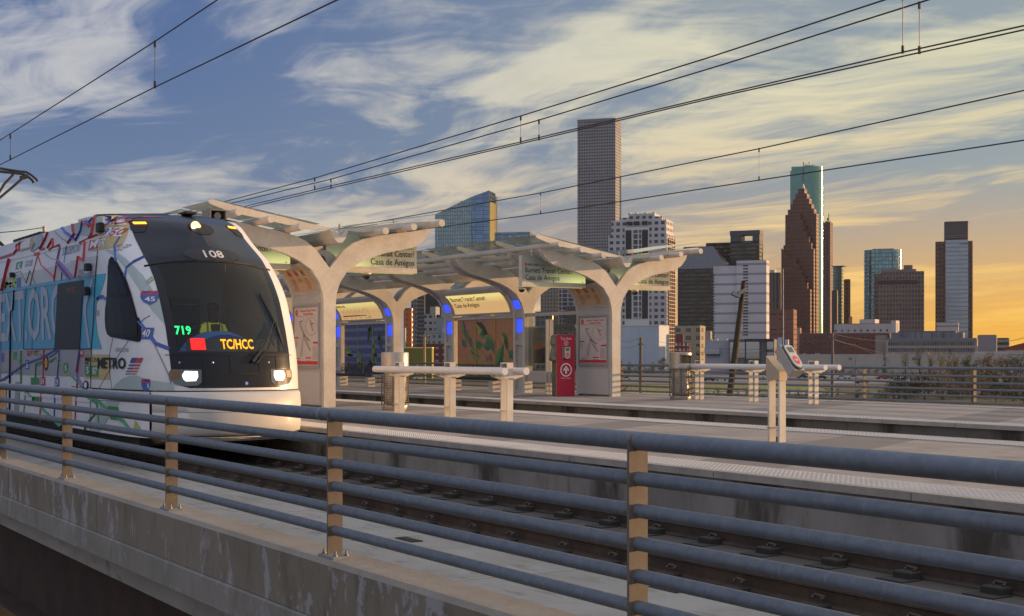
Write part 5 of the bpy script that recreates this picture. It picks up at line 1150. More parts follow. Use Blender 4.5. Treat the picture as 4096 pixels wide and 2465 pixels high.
wrap('wrap_lettering', [
    ('T', 'letter', 'NEXT.ORC', c1(-110, 1150), c2(760, 300), .02, -.10), ('O', 'orange', *c2(555, 600), 3.6, 13), ('O', 'white', *c2(1024, 862), 3.6, 7.5),
    ('P', 'letter', Z1([(1095, 950), (1120, 940), (1035, 1250)]) + Z2([(1030, 30), (1085, 420), (1058, 420), (1000, 0), (1002, -110)])),
    ('T', 'red', '25', c1(1408, 205), c1(1472, 290)), ('T', 'blue', '9', c1(1312, 208), c1(1345, 290)), ('T', 'red', '1', c1(1240, 230), c1(1262, 300)), ('T', 'blue', '91', c1(1258, 345), c1(1305, 415)), ('T', 'red', '50', c1(1362, 348), c1(1440, 420)),
    ('T', 'white', 'M', c1(1095, 490), c1(1145, 565)), ('T', 'white', 'FSR', c1(1172, 475), c1(1240, 545)), ('T', 'white', '5', c1(218, 765), c1(245, 840)), ('T', 'line', 'HOR', c1(1120, 1310), c1(1185, 1375), 0), ('T', 'line', 'TELEP', c1(1400, 540), c1(1475, 600), 0),
    ('T', 'line', 'FIRST', c1(945, 830), c1(1010, 865), 0), ('T', 'line', 'METHODIST', c1(935, 885), c1(1130, 920), 0), ('T', 'line', 'GOOSE', c1(310, 730), c1(390, 780), 0), ('T', 'line', 'STUDEMONT', c1(760, 570), c1(960, 610), 0),
    ('T', 'black', 'PALM CEN', c2(1018, 535), c2(1160, 590), .0), ('T', 'white', '5', c2(1036, 650), c2(1062, 725)), ('T', 'white', '87', c2(1108, 655), c2(1162, 735)), ('T', 'white', '40', c2(1705, 205), c2(1775, 290)),
    ('T', 'white', '54', c2(495, 785), c2(530, 850)), ('T', 'white', '29', c2(663, 795), c2(700, 865)), ('T', 'white', '5', c2(778, 630), c2(800, 690)), ('T', 'white', '5', c2(315, 590), c2(342, 660)), ('T', 'white', '88', c2(955, 455), c2(990, 500)), ('T', 'line', 'ORIGONI', c2(1375, 420), c2(1530, 470), 0),
], .013)
# the wrap goes on along the rest of the car
yy = TY - HW; xa = look(1, 800, 0).x + .02; zt_, zb_ = look(1, 707, 0).z, look(1, 844, 0).z
mb = MB(); mb.fixn = False
def sp(pts, off, m_): mb.add([(x, yy - off, z) for x, z in pts], [tuple(range(len(pts)))], m_)
for x0_, x1_ in ((-36.4, xa), (-60, -37.4)):
    sp([(x0_, zb_), (x1_, zb_), (x1_, zt_), (x0_, zt_)], .006, 0); sp([(x0_, zb_ - .55), (x1_, zb_ - .55), (x1_, zb_), (x0_, zb_)], .005, 1)
    for k in range(int((x1_ - x0_) / 2.2)):
        xc_ = x1_ - 1.2 - k * 2.2; sp([(xc_ - .55, zb_ + .1), (xc_ + .55, zb_ + .1), (xc_ + .55, zt_ - .08), (xc_ - .55, zt_ - .08)], .010, 2)
        sp([(xc_ - .9, zt_ + .1), (xc_ - .84, zt_ + .1), (xc_ + .3, zt_ + .5), (xc_ + .24, zt_ + .5)], .012, 3); sp([(xc_ - .9, zb_ - .5), (xc_ - .82, zb_ - .5), (xc_ + .1, zb_ - .05), (xc_ + .02, zb_ - .05)], .012, 5)
mb.build('wrap_continuation', [WR['band'], WR['grey'], WR['glass'], WR['red'], WR['blue'], WR['green']], T)
# operator name and striped flag
fl = []
for k, (y0, y1) in enumerate(((540, 600), (618, 638), (656, 674), (692, 706), (725, 736))):
    xo = -.62 * (y0 - 540); xe = -.62 * (y1 - 540); a, m_, b_ = 1572 + 0, 1638 - .35 * 0, 1707
    sh0, sh1 = -.42 * (y0 - 540), -.42 * (y1 - 540); w0 = 1 + 0 * k
    fl += [('P', 'navy', Z2([(1575 + sh0, y0), (1640 + sh0, y0), (1625 + sh1 + .25*(y1-y0), y1), (1572 + sh1, y1)])), ('P', 'red', Z2([(1640 + sh0, y0), (1707 + sh0, y0), (1704 + sh1, y1), (1625 + sh1 + .25*(y1-y0), y1)]))]
wrap('operator_flag', fl, .013)
wrap('operator_name', [('T', 'black', 'METRO', c2(1170, 540), c2(1502, 668), .03)], .016)
# highway shields
def shield(cx, cy, w, h_, txt, name):
    o = [(-.5, -.32), (-.40, -.5), (-.2, -.43), (0, -.5), (.2, -.43), (.40, -.5), (.5, -.32), (.52, .0), (.36, .3), (0, .52), (-.36, .3), (-.52, .0)]
    jobs = [('P', 'blue', [(cx + a * w, cy + b * h_) for a, b in o]), ('P', 'red', [(cx + a * w, cy + b * h_) for a, b in [(-.5, -.32), (-.40, -.5), (-.2, -.43), (0, -.5), (.2, -.43), (.40, -.5), (.5, -.32), (.53, -.18), (-.53, -.18)]])]
    wrap(name, jobs, .013)
    mb = MB(); mb.fixn = False; p0, p1 = look(cx - .30 * w, cy + .24 * h_, 0), look(cx + .30 * w, cy + .24 * h_, 0); ax = (p1 - p0); hh = abs(look(cx, cy - .12 * h_, 0).z - look(cx, cy + .24 * h_, 0).z); n_ = Vector((EYE.x - p0.x, EYE.y - p0.y, 0)).normalized() * .022
    up = (look(cx, cy - .12 * h_, 0) - look(cx, cy + .24 * h_, 0)); up = up / up.length
    put_text(mb, txt, lambda u, v: p0 + ax * u + up * v + n_, 0, 0, hh, .02, 'L', width=1.0); mb.build('shield_number', WR['white'], T)
shield(361, 717.5, 42, 34, '45', 'shield_badge'); shield(352.5, 927.5, 20, 31, '610', 'shield_badge')
# windows and shut lines
wrap('side_window', [('P', 'glass', Z1([(695, 1002), (1000, 950)]) + Z2([(955, 432), (655, 438)]))], .018)
wrap('window_display', [('T', 'ext', '719 TC', c1(810, 1050), c1(908, 1095), .01)], .022)
wrap('cab_side_window', [('P', 'black', Z1([(1325, 675), (1300, 710), (1287, 800), (1285, 920), (1270, 1200), (1255, 1300)]) + Z2([(1252, 80), (1260, 190), (1280, 260), (1320, 292), (1500, 325), (1645, 353), (1678, 335), (1686, 250), (1680, 150), (1655, 60), (1620, -80), (1560, -300)][:10]) + Z1([(1640, 1400), (1560, 1100), (1500, 930), (1400, 745), (1345, 680)]))], .012)
wrap('cab_side_pane', [('P', 'glass', Z1([(1300, 1150), (1560, 1160), (1610, 1300), (1640, 1460)]) + Z2([(1640, 290), (1330, 240), (1300, 200)])), ('P', 'glass', Z1([(1325, 760), (1400, 800), (1480, 960), (1530, 1120), (1300, 1110)]))], .018)
wrap('shut_line', [('L', 'black', Z1([(180, 1080), (165, 1300)]) + Z2([(140, 0), (128, 830), (125, 1160)]), .05), ('L', 'black', Z1([(320, 1055), (290, 1484)]) + Z2([(285, 437)]), .010), ('L', 'black', Z1([(430, 1040), (392, 1484)]) + Z2([(388, 437)]), .008), ('L', 'line', Z1([(40, 1100), (20, 1484)]) + Z2([(18, 820)]), .012),
    ('L', 'black', Z1([(1168, 600), (1140, 915), (1115, 1484)]) + Z2([(1092, 437), (1086, 900)]), .012), ('L', 'black', Z2([(285, 437), (1090, 434)]), .014), ('L', 'black', Z2([(1100, 905), (1450, 918), (1800, 932)]), .014), ('L', 'line', Z2([(20, 700), (250, 710)]), .012), ('L', 'white', Z2([(275, 972), (735, 1005)]), .05), ('L', 'white', Z2([(880, 1035), (1080, 1048)]), .05), ('L', 'line', Z2([(1100, 1040), (1500, 1060), (1960, 1085)]), .012), ('L', 'black', Z2([(1808, 1090), (1800, 1400)]), .012), ('L', 'black', Z2([(1084, 1060), (1080, 1400)]), .010)], .013)
for k, (a, b, c) in enumerate(((1230, 330, .10), (1085, 800, .08), (1065, 1085, .09), (180, 890, .06))):
    p = look(*c1(a, b), 0); mb = MB(); mb.bbox(p.x - c, p.x + c, p.y - .10, p.y - .02, p.z - c * .75, p.z + c * .75, .01); mb.box(p.x - .02, p.x + .02, p.y - .03, p.y + .02, p.z - .02, p.z + .02)
    mb.build('side_camera', mat('camera_black', (.01, .01, .011), .5), T)
# roof gear and pantograph
mb = MB()
for k in range(7): mb.bbox(-26.6 - k * .32, -26.35 - k * .32, TY - 1.20, TY - .6, 3.30, 3.36, .01)
mb.build('roof_vent', under, T)
XP = onY(40, 420, TY).x; PT = lambda a, b: onX(.2028 * a, 240.8 + .2028 * b, XP)
pn = mat('pantograph_black', (.02, .018, .018), .5); pg = T
mb = MB(); z_ = 5.26
head = [PT(-500, 780), PT(0, 812), PT(220, 848), PT(310, 855), PT(370, 890), PT(430, 940), PT(447, 968)]
mb.tube(head, .028, 8); mb.build('pantograph_head', pn, T, True)
head2 = [h_ + Vector((-.35, 0, -.0)) for h_ in [PT(-500, 830), PT(0, 850), PT(270, 878), PT(330, 908), PT(390, 960), PT(400, 988)]]
mb = MB(); mb.tube([Vector((q.x + .35 - .0, q.y, q.z)) for q in head2], .032, 8); mb.build('pantograph_head', pn, T, True)
mb = MB(); mb.tube([PT(160, 885), PT(50, 1000), PT(0, 1085), PT(-300, 1500)], .03, 8); mb.tube([PT(275, 925), PT(120, 1060), PT(0, 1160), PT(-300, 1420)], .03, 8); mb.tube([PT(240, 930), PT(330, 905)], .05, 8); mb.tube([PT(-300, 1420), (XP, TY, 3.35)], .04, 8); mb.build('pantograph_arm', pn, T, True)

# ================================================================ CATENARY
wirem = mat('catenary_wire', (.016, .014, .016), .5)
def wireP(pts, r, sub=1):
    return pts
def cat_wire(label, Y, px, r, cat='wire'):
    pts = [onY(a, b, Y) for a, b in px]
    # run on beyond the picture at both ends
    a, b = pts[0], pts[1]; pts = [a + (a - b).normalized() * 60] + pts; a, b = pts[-1], pts[-2]; pts = pts + [a + (a - b).normalized() * 14]
    mb = MB(); mb.tube(pts, r, 6); o = mb.build('overhead_wire', wirem); return tag(o, label, 'overhead wire', 'catenary wires over the tracks')
def dropper(Y, x0, y0, x1, y1, label, Y2=None):
    a, b = onY(x0, y0, Y), onY(x1, y1, Y2 or Y); a = Vector((b.x, a.y, a.z)) if abs(a.x - b.x) < 1 else a
    mb = MB(); mb.tube([a, b], .006, 5); mb.tube([a + Vector((0, 0, .02)), a - Vector((0, 0, .09))], .022, 6); mb.tube([b + Vector((0, 0, .10)), b - Vector((0, 0, .02))], .022, 6)
    tag(mb.build('wire_dropper', wirem), label, 'dropper', 'droppers between the overhead wires')
cat_wire('upper thick wire rising from the left edge over the train', 7.28, [(-60, 376), (0, 338), (370, 102), (523, 0)], .011)
cat_wire('lower wire over the train touching the pantograph', 7.28, [(-60, 428), (0, 397), (373, 210), (812, 0)], .0105)
cat_wire('topmost wire of the four above the shelters, leaving at the top edge', 16.2, [(486, 500), (755, 430), (1252, 280), (1700, 141), (2130, 0)], .0135)
cat_wire('second wire of the four above the shelters, just under the topmost', 16.7, [(515, 500), (796, 432), (1296, 290), (1740, 156), (2235, 0)], .0135)
cat_wire('third wire of the four above the shelters, crossing the tallest tower top', 16.3, [(545, 508), (758, 457), (1254, 342), (1700, 236), (2174, 126), (2466, 62)], .0125)
cat_wire('lowest wire of the four above the shelters, crossing the tallest tower top', 16.6, [(558, 510), (797, 453), (1298, 336), (1740, 231), (2214, 127), (2466, 72)], .0125)
cat_wire('wire crossing the middle of the tallest tower', 26.0, [(560, 604), (765, 560), (1302, 465), (1830, 358), (2466, 218)], .017)
cat_wire('lowest overhead wire passing behind the shelter roofs and across the tallest tower', 26.2, [(600, 612), (948, 562), (1302, 515), (1828, 434), (2466, 338)], .017)
for a in ((7.28, 25, 325, 25, 384, 'short dropper at the far left above the pantograph'), (7.28, 370, 103, 373, 210, 'long dropper above the train in the upper left sky'), (16.2, 755, 430, 758, 456, 'small dropper above the near shelter roof, left one of two'), (16.7, 796, 432, 797, 453, 'small dropper above the near shelter roof, right one of two'),
          (16.2, 1252, 281, 1254, 342, 'left of the two droppers beside the tallest tower'), (16.7, 1296, 290, 1298, 336, 'right of the two droppers beside the tallest tower'), (16.2, 2168, -12, 2174, 126, 'left of the two long droppers at the top right'), (16.7, 2212, 8, 2214, 127, 'right of the two long droppers at the top right'),
          (26.1, 947, 532, 948, 562, 'short dropper just above the winged roof tip'), (26.1, 1302, 465, 1302, 515, 'dropper on the lower wires left of the tallest tower'), (26.1, 1830, 358, 1828, 434, 'dropper on the lower wires right of the tallest tower')): dropper(*a)
# ================================================================ SKYLINE
def fac(name, wall, win, bw, fh, wx=.6, wz=.55, wr=.8, gr=.25, metal=0., vary=.5, lit=0., band=None, bandc=None, gm=0., u0=0., v0=0.):
    """wall with a grid of windows: bw x fh metres per bay, wx/wz the share that is window; pane tone varies from pane to pane"""
    if name in MT: return MT[name]
    m = bpy.data.materials.new(name); m.use_nodes = True; h = G(m.node_tree); b = m.node_tree.nodes['Principled BSDF']
    u, v, _ = h.sep(h.n('ShaderNodeTexCoord').outputs['UV']); U = h.m('DIVIDE', h.m('ADD', u, u0), bw); V = h.m('DIVIDE', h.m('ADD', v, v0), fh)
    fu, fv = h.m('FRACT', U), h.m('FRACT', V)
    iu = h.m('LESS_THAN', h.m('ABSOLUTE', h.m('SUBTRACT', fu, .5)), wx / 2); iv = h.m('LESS_THAN', h.m('ABSOLUTE', h.m('SUBTRACT', fv, .5)), wz / 2)
    mk_ = h.m('MULTIPLY', iu, iv)
    wn = h.n('ShaderNodeTexWhiteNoise', noise_dimensions='2D'); h.put(wn.inputs['Vector'], h.comb(h.m('FLOOR', U), h.m('FLOOR', V), 0)); r = wn.outputs['Value']
    wc = h.mix(r, tuple(x * (1 - vary) for x in win), tuple(min(1, x * (1 + vary)) for x in win))
    tc = h.n('ShaderNodeTexCoord').outputs['Object']; nz = h.noise(tc, .03, 5, .6)[0]
    wl = h.mix(h.sst(nz, .3, .7), tuple(x * .86 for x in wall), tuple(min(1, x * 1.1) for x in wall))
    if band: wl = h.mix(h.m('LESS_THAN', fv, band), wl, bandc)
    h.put(b.inputs['Base Color'], h.mix(mk_, wl, wc)); h.put(b.inputs['Roughness'], h.m('ADD', wr, h.m('MULTIPLY', mk_, gr - wr)))
    h.put(b.inputs['Metallic'], h.m('ADD', metal, h.m('MULTIPLY', mk_, gm)))
    if lit > 0:
        h.put(b.inputs['Emission Color'], (1.0, .62, .22)); h.put(b.inputs['Emission Strength'], h.m('MULTIPLY', h.m('MULTIPLY', mk_, h.m('GREATER_THAN', r, 1 - lit)), .6))
    bp = h.n('ShaderNodeBump'); bp.inputs['Strength'].default_value = .8; bp.inputs['Distance'].default_value = .3; h.put(bp.inputs['Height'], h.m('SUBTRACT', 1.0, mk_)); m.node_tree.links.new(bp.outputs[0], b.inputs['Normal'])
    MT[name] = m; return m
class Bld:
    def __init__(s, name, label, xl, xc, xr, D, phi=16, cat='building', depth=None):
        s.D = D; xx = (xc - 1233) / F; loc = math.atan(xx); a = R(phi) + 0.0
        vr = (FWD + RGT * xx).normalized(); hr = Vector((vr.y, -vr.x, 0)); hr = hr if hr.dot(RGT) > 0 else -hr
        s.C = onD(xc, HZ, D); s.C.z = 0
        s.dl = -hr * math.cos(a) + vr * math.sin(a); s.dr = hr * math.sin(a) + vr * math.cos(a)
        s.L = s.solve(s.dl, xl); s.M = s.solve(s.dr, xr) if xr > xc + .3 else (depth or s.L)
        if s.M < 0 or s.M > 150: s.M = depth or s.L
        s.t = thing(name, label, cat, (s.C.x, s.C.y, ZG)); s.k = s.C.length / math.sqrt(1 + xx * xx)
    def solve(s, d, x):
        x_ = (x - 1233) / F; cl = s.C.dot(RGT); cf = s.C.dot(FWD); dl = d.dot(RGT); df = d.dot(FWD)
        return (x_ * cf - cl) / (dl - x_ * df)
    def l(s, x): return s.solve(s.dl, x)
    def z(s, y): return EYE.z + (HZ - y) / F * s.D
    def P(s, l, r, z): return s.C + s.dl * l + s.dr * r + Vector((0, 0, z))
    def block(s, name, mats, l0, l1, r0, r1, z0, z1, par=None, bev=0):
        mb = MB(); mb.add([s.P(l, r, z) for z in (z0, z1) for r in (r0, r1) for l in (l0, l1)], [(0, 2, 3, 1), (4, 5, 7, 6), (0, 1, 5, 4), (1, 3, 7, 5), (3, 2, 6, 7), (2, 0, 4, 6)])
        return mb.build(name, mats, par or s.t)
    def poly(s, name, mats, pts, r0, r1, par=None):     # outline in (l, z), extruded back
        mb = MB(); mb.prism(pts, lambda u, v, w: s.P(u, w, v), r0, r1); return mb.build(name, mats, par or s.t)
    def plan(s, name, mats, pts, z0, z1, par=None, smooth=False):      # outline in (l, r), extruded up
        mb = MB(); mb.loft([[s.P(u, v, z0) for u, v in pts], [s.P(u, v, z1) for u, v in pts]]); return mb.build(name, mats, par or s.t, smooth, 30)
roofm = mat('flat_roof', (.12, .115, .11), .9); dark = mat('rooftop_plant', (.05, .05, .055), .8); mast = mat('mast_steel', (.10, .09, .09), .6)
def simple(label, xl, xc, xr, yt, D, m_, phi=16, extra=None, name='office_tower', par=True, depth=None):
    b = Bld(name, label, xl, xc, xr, D, phi, depth=depth); z1 = b.z(yt)
    b.block('walls', m_, 0, b.L, 0, b.M, ZG, z1)
    if par: b.block('roof', roofm, .6, b.L - .6, .6, b.M - .6, z1 - .02, z1 + .35)
    if extra: extra(b, z1)
    return b
def mastp(b, x, y0, y1, r=.35, rr=3, nm='antenna'):
    l = b.l(x); mb = MB(); mb.tube([b.P(l, rr, b.z(y0)), b.P(l, rr, b.z(y1))], r, 5); mb.build(nm, mast, b.t)

# tallest tower: grey granite, square windows, sunlit chamfer
m = fac('tall_tower_facade', (.225, .225, .25), (.045, .05, .06), 3.35, 3.93, .55, .52, gr=.15)
b = Bld('office_tower', 'tallest tower, a plain grey slab dotted with small square windows behind the wires', 1390.6, 1482, 1496, 1800, 14)
z1 = b.z(286); b.plan('walls', m, [(0, 0), (b.L, 0), (b.L, 38), (8, 38), (-b.solve(b.dr, 1496) * .0, b.M), (0, b.M)][0:0] or [(0, 0), (b.L, 0), (b.L, b.M), (0, b.M)], ZG, z1)
b.block('parapet', mat('parapet_grey', (.22, .215, .22), .8), -.3, b.L + .3, -.3, b.M + .3, z1, z1 + 1.2)
for x, y in ((1425, 281), (1432, 283), (1440, 283), (1450, 280), (1461, 281), (1465, 281), (1471, 278)): mastp(b, x, 286, y, .3, 6)
# white stepped tower with dark louvred bays
wf = fac('white_tower_facade', (.42, .42, .455), (.05, .055, .065), 5.4, 5.1, .56, .50, gr=.15, u0=0)
D = 1150; b = Bld('office_tower', 'white stepped tower with dark louvred centre bays just right of the tallest tower', 1465, 1606, 1624, D, 14)
L = lambda x: b.l(x); zt = lambda y: b.z(y)
b.block('walls', wf, L(1606), L(1465), 0, b.M, ZG, zt(563)); b.block('upper_setback', wf, L(1604), L(1472), .8, b.M - 1, zt(563), zt(528)); b.block('top_setback', wf, L(1592), L(1490), 2, b.M - 2, zt(528), zt(520)); b.block('crown', wf, L(1574), L(1511), 3, b.M - 4, zt(520), zt(511.5))
for x in (1513, 1529, 1552, 1572): b.block('crown_finial', mat('finial_white', (.50, .50, .53), .8), L(x) - 1, L(x) + 1, 2.9, 5, zt(511.5), zt(508.5))
b.block('centre_bay', mat('white_pier', (.52, .52, .55), .8), L(1564), L(1505), -.8, 0, ZG, zt(545))
lv = fac('dark_louvres', (.035, .035, .04), (.02, .02, .022), 40, 3.9, 1, .8, gr=.4, vary=.3); gw = fac('centre_windows', (.48, .48, .51), (.06, .065, .08), 4.6, 4.6, .78, .82, gr=.12)
b.block('louvre_panel', lv, L(1521.5), L(1507.5), -1.1, -.8, ZG + 40, zt(552)); b.block('louvre_panel', lv, L(1561), L(1547), -1.1, -.8, ZG + 40, zt(552)); b.block('window_panel', gw, L(1545), L(1525), -1.1, -.8, ZG + 40, zt(552))
for x0, x1 in ((1509, 1521), (1526, 1541), (1547, 1560)): b.block('top_opening', lv, L(x1), L(x0), -.95, -.8, zt(540), zt(531))
scf = mat('balcony_grid', (.40, .30, .24), .7)
for k in range(64):                     # slab edges of the sunlit flank
    z = ZG + 8 + k * 3.1
    if z < zt(570): b.block('balcony_slab', scf, -1.6, 0, 1 + 0, b.M + .3, z, z + .5)
for k in range(4): b.block('balcony_fin', scf, -1.5, 0, b.M * (k + .5) / 4, b.M * (k + .5) / 4 + .6, ZG, zt(572))
# slanted blue glass tower
gl1 = fac('teal_glass_curtain', (.17, .21, .23), (.20, .28, .31), 2.6, 4.2, .72, .86, wr=.3, gr=.10, metal=.3, gm=.45, vary=.12)
gl2 = fac('blue_glass_curtain', (.11, .16, .24), (.13, .20, .32), 9, 4.2, .96, .90, wr=.3, gr=.08, metal=.3, gm=.5, vary=.15)
b = Bld('office_tower', 'blue glass tower with a slanting roof line and a bright yellow edge', 1047.5, 1178, 1191, 1500, 14)
b.poly('glass_facade', gl1, [(b.l(1141), ZG), (b.l(1047.5), ZG), (b.l(1047.5), b.z(514)), (b.l(1100), b.z(489)), (b.l(1134.7), b.z(473.7))], 0, 30)
b.poly('blue_facet', gl2, [(0, ZG), (b.l(1149), ZG), (b.l(1134.7), b.z(473.7)), (0, b.z(459))], -1.0, 28)
b.plan('dark_fin', mat('dark_fin', (.05, .06, .08), .4), [(-1.5, 3), (-.6, 3), (-.6, b.M + 4), (-1.5, b.M + 4)][0:0] or [(-.2, 28.2), (3, 28.2), (3, 36), (-.2, 36)], ZG, b.z(466))
yl = fac('sunset_painted_glass', (.55, .42, .12), (.75, .62, .22), 5.5, 4.2, .93, .93, wr=.2, gr=.12, metal=.5, gm=.2, vary=.05)  # low sun's yellow reflection is put into this base colour
b.block('sun_painted_flank', yl, -1.2, -.05, 1, b.M, ZG, b.z(486))
mb = MB(); mb.tube([b.P(b.l(1103), 10, b.z(482.5)), b.P(b.l(1118), 10, b.z(480.5))], .8, 5); mb.build('roof_crane', mast, b.t)
# the rest of the skyline
tealg = lambda n, a=(.12, .20, .22), w=(.18, .30, .33), bw=3, fh=4, **k: fac(n, a, w, bw, fh, .9, .8, wr=.3, gr=.1, metal=.3, gm=.4, vary=.2, **k)
simple('low curved blue glass block between the slanted glass tower and the shelter roof', 1191, 1276, 1283, 559, 1350, tealg('low_blue_glass', (.10, .13, .15), (.16, .24, .30), 4, 4.2), 14)
simple('flat dark roofed tower top showing above the near shelter wing', 833, 906, 915, 554, 1700, mat('slate_tower', (.10, .105, .13), .6), 14, lambda b, z: mastp(b, 899, 554, 541))
simple('dark brown tower hidden behind the roof tip left of the slanted glass tower', 1024, 1046, 1047, 605, 1650, mat('dark_pyramid', (.022, .022, .026), .5), 14)
simple('dark tower with pale horizontal stripes seen through the far shelter', 994, 1022, 1024, 640, 1400, fac('striped_dark', (.05, .052, .056), (.14, .14, .14), 60, 3.9, 1, .3, vary=.1), 10)
simple('plain black glass slab beside the striped tower seen through the far shelter', 1018, 1046, 1048, 645, 1500, mat('black_slab', (.014, .014, .017), .3), 10)
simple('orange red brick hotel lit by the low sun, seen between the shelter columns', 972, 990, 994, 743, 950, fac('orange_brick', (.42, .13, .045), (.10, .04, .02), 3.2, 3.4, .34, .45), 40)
simple('small orange brick wing below the sunlit hotel', 972, 976, 978, 790, 930, mat('pale_wing', (.40, .33, .25), .7), 30)
simple('grey office block with dark square windows between the shelter columns', 1022, 1049, 1051, 757, 900, fac('grey_offices', (.26, .26, .27), (.04, .045, .05), 3.6, 4.0, .6, .4), 14, lambda b, z: b.block('penthouse', mat('grey_plain', (.24, .24, .25), .8), b.L * .1, b.L * .6, 3, 14, z, z + 5))
simple('blue grey block right of the grey office block behind the shelter', 1049, 1078, 1080, 766, 880, mat('blue_grey_block', (.20, .23, .27), .7), 14, lambda b, z: b.block('annex', mat('annex_white', (.36, .37, .38), .7), 0, b.L * .35, -3, 0, ZG, z - 6))
simple('low pale hotel block with dark windows behind the tapered pole', 1031, 1078, 1080, 804, 850, fac('pale_lowrise', (.26, .27, .28), (.07, .08, .10), 3.4, 3.6, .5, .5), 12)
simple('dark red brick warehouse with white trim seen through the far shelter', 1002, 1080, 1082, 829, 780, fac('dark_brick_low', (.11, .03, .028), (.20, .20, .21), 4, 3.6, .45, .35), 10, name='warehouse')
simple('tall dim grey block directly behind the sunlit orange hotel', 990, 1003, 1004, 690, 1200, fac('dim_grey', (.15, .15, .16), (.05, .05, .055), 3, 3.8, .6, .5), 12)
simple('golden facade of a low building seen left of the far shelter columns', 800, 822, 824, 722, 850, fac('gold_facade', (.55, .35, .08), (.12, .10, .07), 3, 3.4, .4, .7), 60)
# stepped masonry tower seen in the arch
mm = fac('masonry_stepped', (.19, .18, .165), (.05, .05, .05), 3.3, 3.9, .42, .50)
b = Bld('office_tower', 'stepped brown masonry tower framed by the arch of the far shelter', 1289, 1345, 1353, 1500, 14); b.block('walls', mm, 0, b.L, 0, b.M, ZG, b.z(750)); b.block('upper_setback', mm, 1, b.L * .78, 1, b.M, b.z(750), b.z(692)); b.block('top_setback', mm, 6, b.L * .6, 3, b.M, b.z(692), b.z(655))
simple('blue black block with white grid frame in the arch of the far shelter', 1347, 1388, 1390, 688, 1400, fac('white_grid_frame', (.36, .37, .40), (.035, .045, .065), 6.0, 4.2, .84, .80), 12)
simple('narrow brown deco block below the white grid frame in the arch', 1362, 1392, 1394, 738, 1300, fac('deco_brown', (.10, .09, .085), (.04, .04, .042), 2.6, 40, .5, .9), 12)
simple('low dark window building behind the windscreen glass', 1290, 1330, 1332, 752, 900, fac('dark_low_windows', (.15, .155, .16), (.06, .065, .075), 3, 4, .6, .5), 12)
simple('dark stone block behind the red pillar', 1312, 1385, 1388, 782, 870, fac('stone_grid_dark', (.10, .10, .095), (.045, .045, .045), 3.2, 4, .5, .5), 12)
# white lattice (open car park)
b = Bld('car_park', 'open white framed car park lattice right of the red pillar', 1362, 1399, 1400, 800, 10)
for k in range(8): y = 818 + k * 7.2; b.block('deck', mat('lattice_white', (.42, .45, .48), .7), 0, b.L, 0, .6, b.z(y) - .35, b.z(y))
for k in range(4): x = 1366 + k * 11; b.block('post', MT['lattice_white'], b.l(x) - .2, b.l(x) + .2, .6, 1.1, ZG, b.z(816))
b.block('shade_backing', mat('car_park_shadow', (.04, .045, .05), .9), 0, b.L, 6, 8, ZG, b.z(822))  # near-black sheet stands for the shade inside the open decks
# black sloping tower and its neighbours
pz = fac('black_bronze_glass', (.022, .021, .020), (.038, .036, .031), 5.2, 4.0, .9, .62, wr=.4, gr=.15, vary=.6, lit=.0)
slope = fac('black_sloped_roof', (.045, .05, .065), (.05, .055, .072), 80, 3, .98, .9, wr=.3, gr=.2, vary=.05)
b = Bld('office_tower', 'black tower with a huge sloping roof face right of the white stepped tower', 1626, 1752, 1756, 1400, 12); D0 = 36
mb = MB(); z0, z1 = b.z(645.6), b.z(585)
mb.add([b.P(0, 0, ZG), b.P(b.l(1632), 0, ZG), b.P(b.l(1632), 0, z0), b.P(0, 0, z0), b.P(0, D0, ZG), b.P(b.l(1629), D0, ZG), b.P(b.l(1626), D0, z1), b.P(b.l(1698), D0, z1), b.P(0, D0, z0)], [(0, 1, 2, 3), (1, 5, 6, 2), (3, 8, 4, 0), (5, 4, 8, 7, 6)], 0)
mb.add([b.P(0, 0, z0), b.P(b.l(1632), 0, z0), b.P(b.l(1626), D0, z1), b.P(b.l(1698), D0, z1), b.P(0, D0, z0)], [(0, 1, 2, 3), (0, 3, 4)], 1); mb.build('walls', [pz, slope], b.t)
simple('lower black office block joining the sloping tower to the open topped tower', 1700, 1760, 1768, 584.5, 1460, fac('black_office', (.022, .021, .020), (.10, .09, .075), 4.5, 4.0, .7, .35, vary=.8), 12)
bt = fac('dark_bronze_bands', (.028, .027, .027), (.06, .057, .052), 5, 4.0, .92, .5, vary=.5, wr=.5)
b = Bld('office_tower', 'dark tower with a square opening cut through its top frame', 1759, 1829, 1837.5, 1430, 14); b.block('walls', bt, 0, b.L, 0, b.M, ZG, b.z(584))
for n_, (xa, xb, ya, yb) in {'crown_post': (1829, 1812, 584, 556), 'crown_post_left': (1785, 1759, 584, 556)}.items(): b.block('crown_post', MT['dark_fin'], b.l(xa), b.l(xb), 0, b.M, b.z(ya), b.z(yb))
b.block('crown_beam', MT['dark_fin'], -.5, b.L + .5, -.5, b.M, b.z(565), b.z(554)); b.block('crown_sill', MT['dark_fin'], 0, b.L, 0, b.M, b.z(584), b.z(579))
# white banded tower in two steps
wb = fac('white_banded', (.46, .45, .50), (.22, .24, .28), 90, 7.3, 1, .22, vary=.12, gr=.3)
b = Bld('office_tower', 'white tower of two stepped halves with fine horizontal bands and one dark window column', 1718, 1847, 1852.5, 1050, 12)
b.block('walls', wb, b.l(1775), b.L, 0, b.M, ZG, b.z(638)); b.block('taller_half', wb, 0, b.l(1775), -2, b.M, ZG, b.z(627))
for k in range(24): y = 638 + k * 7.25; b.block('dark_window', mat('slot_black', (.02, .022, .03), .3), b.l(1803), b.l(1791), -2.15, -2, b.z(y + 3.1), b.z(y))
for k in range(24): y = 660 + k * 7.25; b.block('end_notch', MT['slot_black'], b.L - 1, b.L + .1, -.15, 1.5, b.z(y + 2.5), b.z(y))
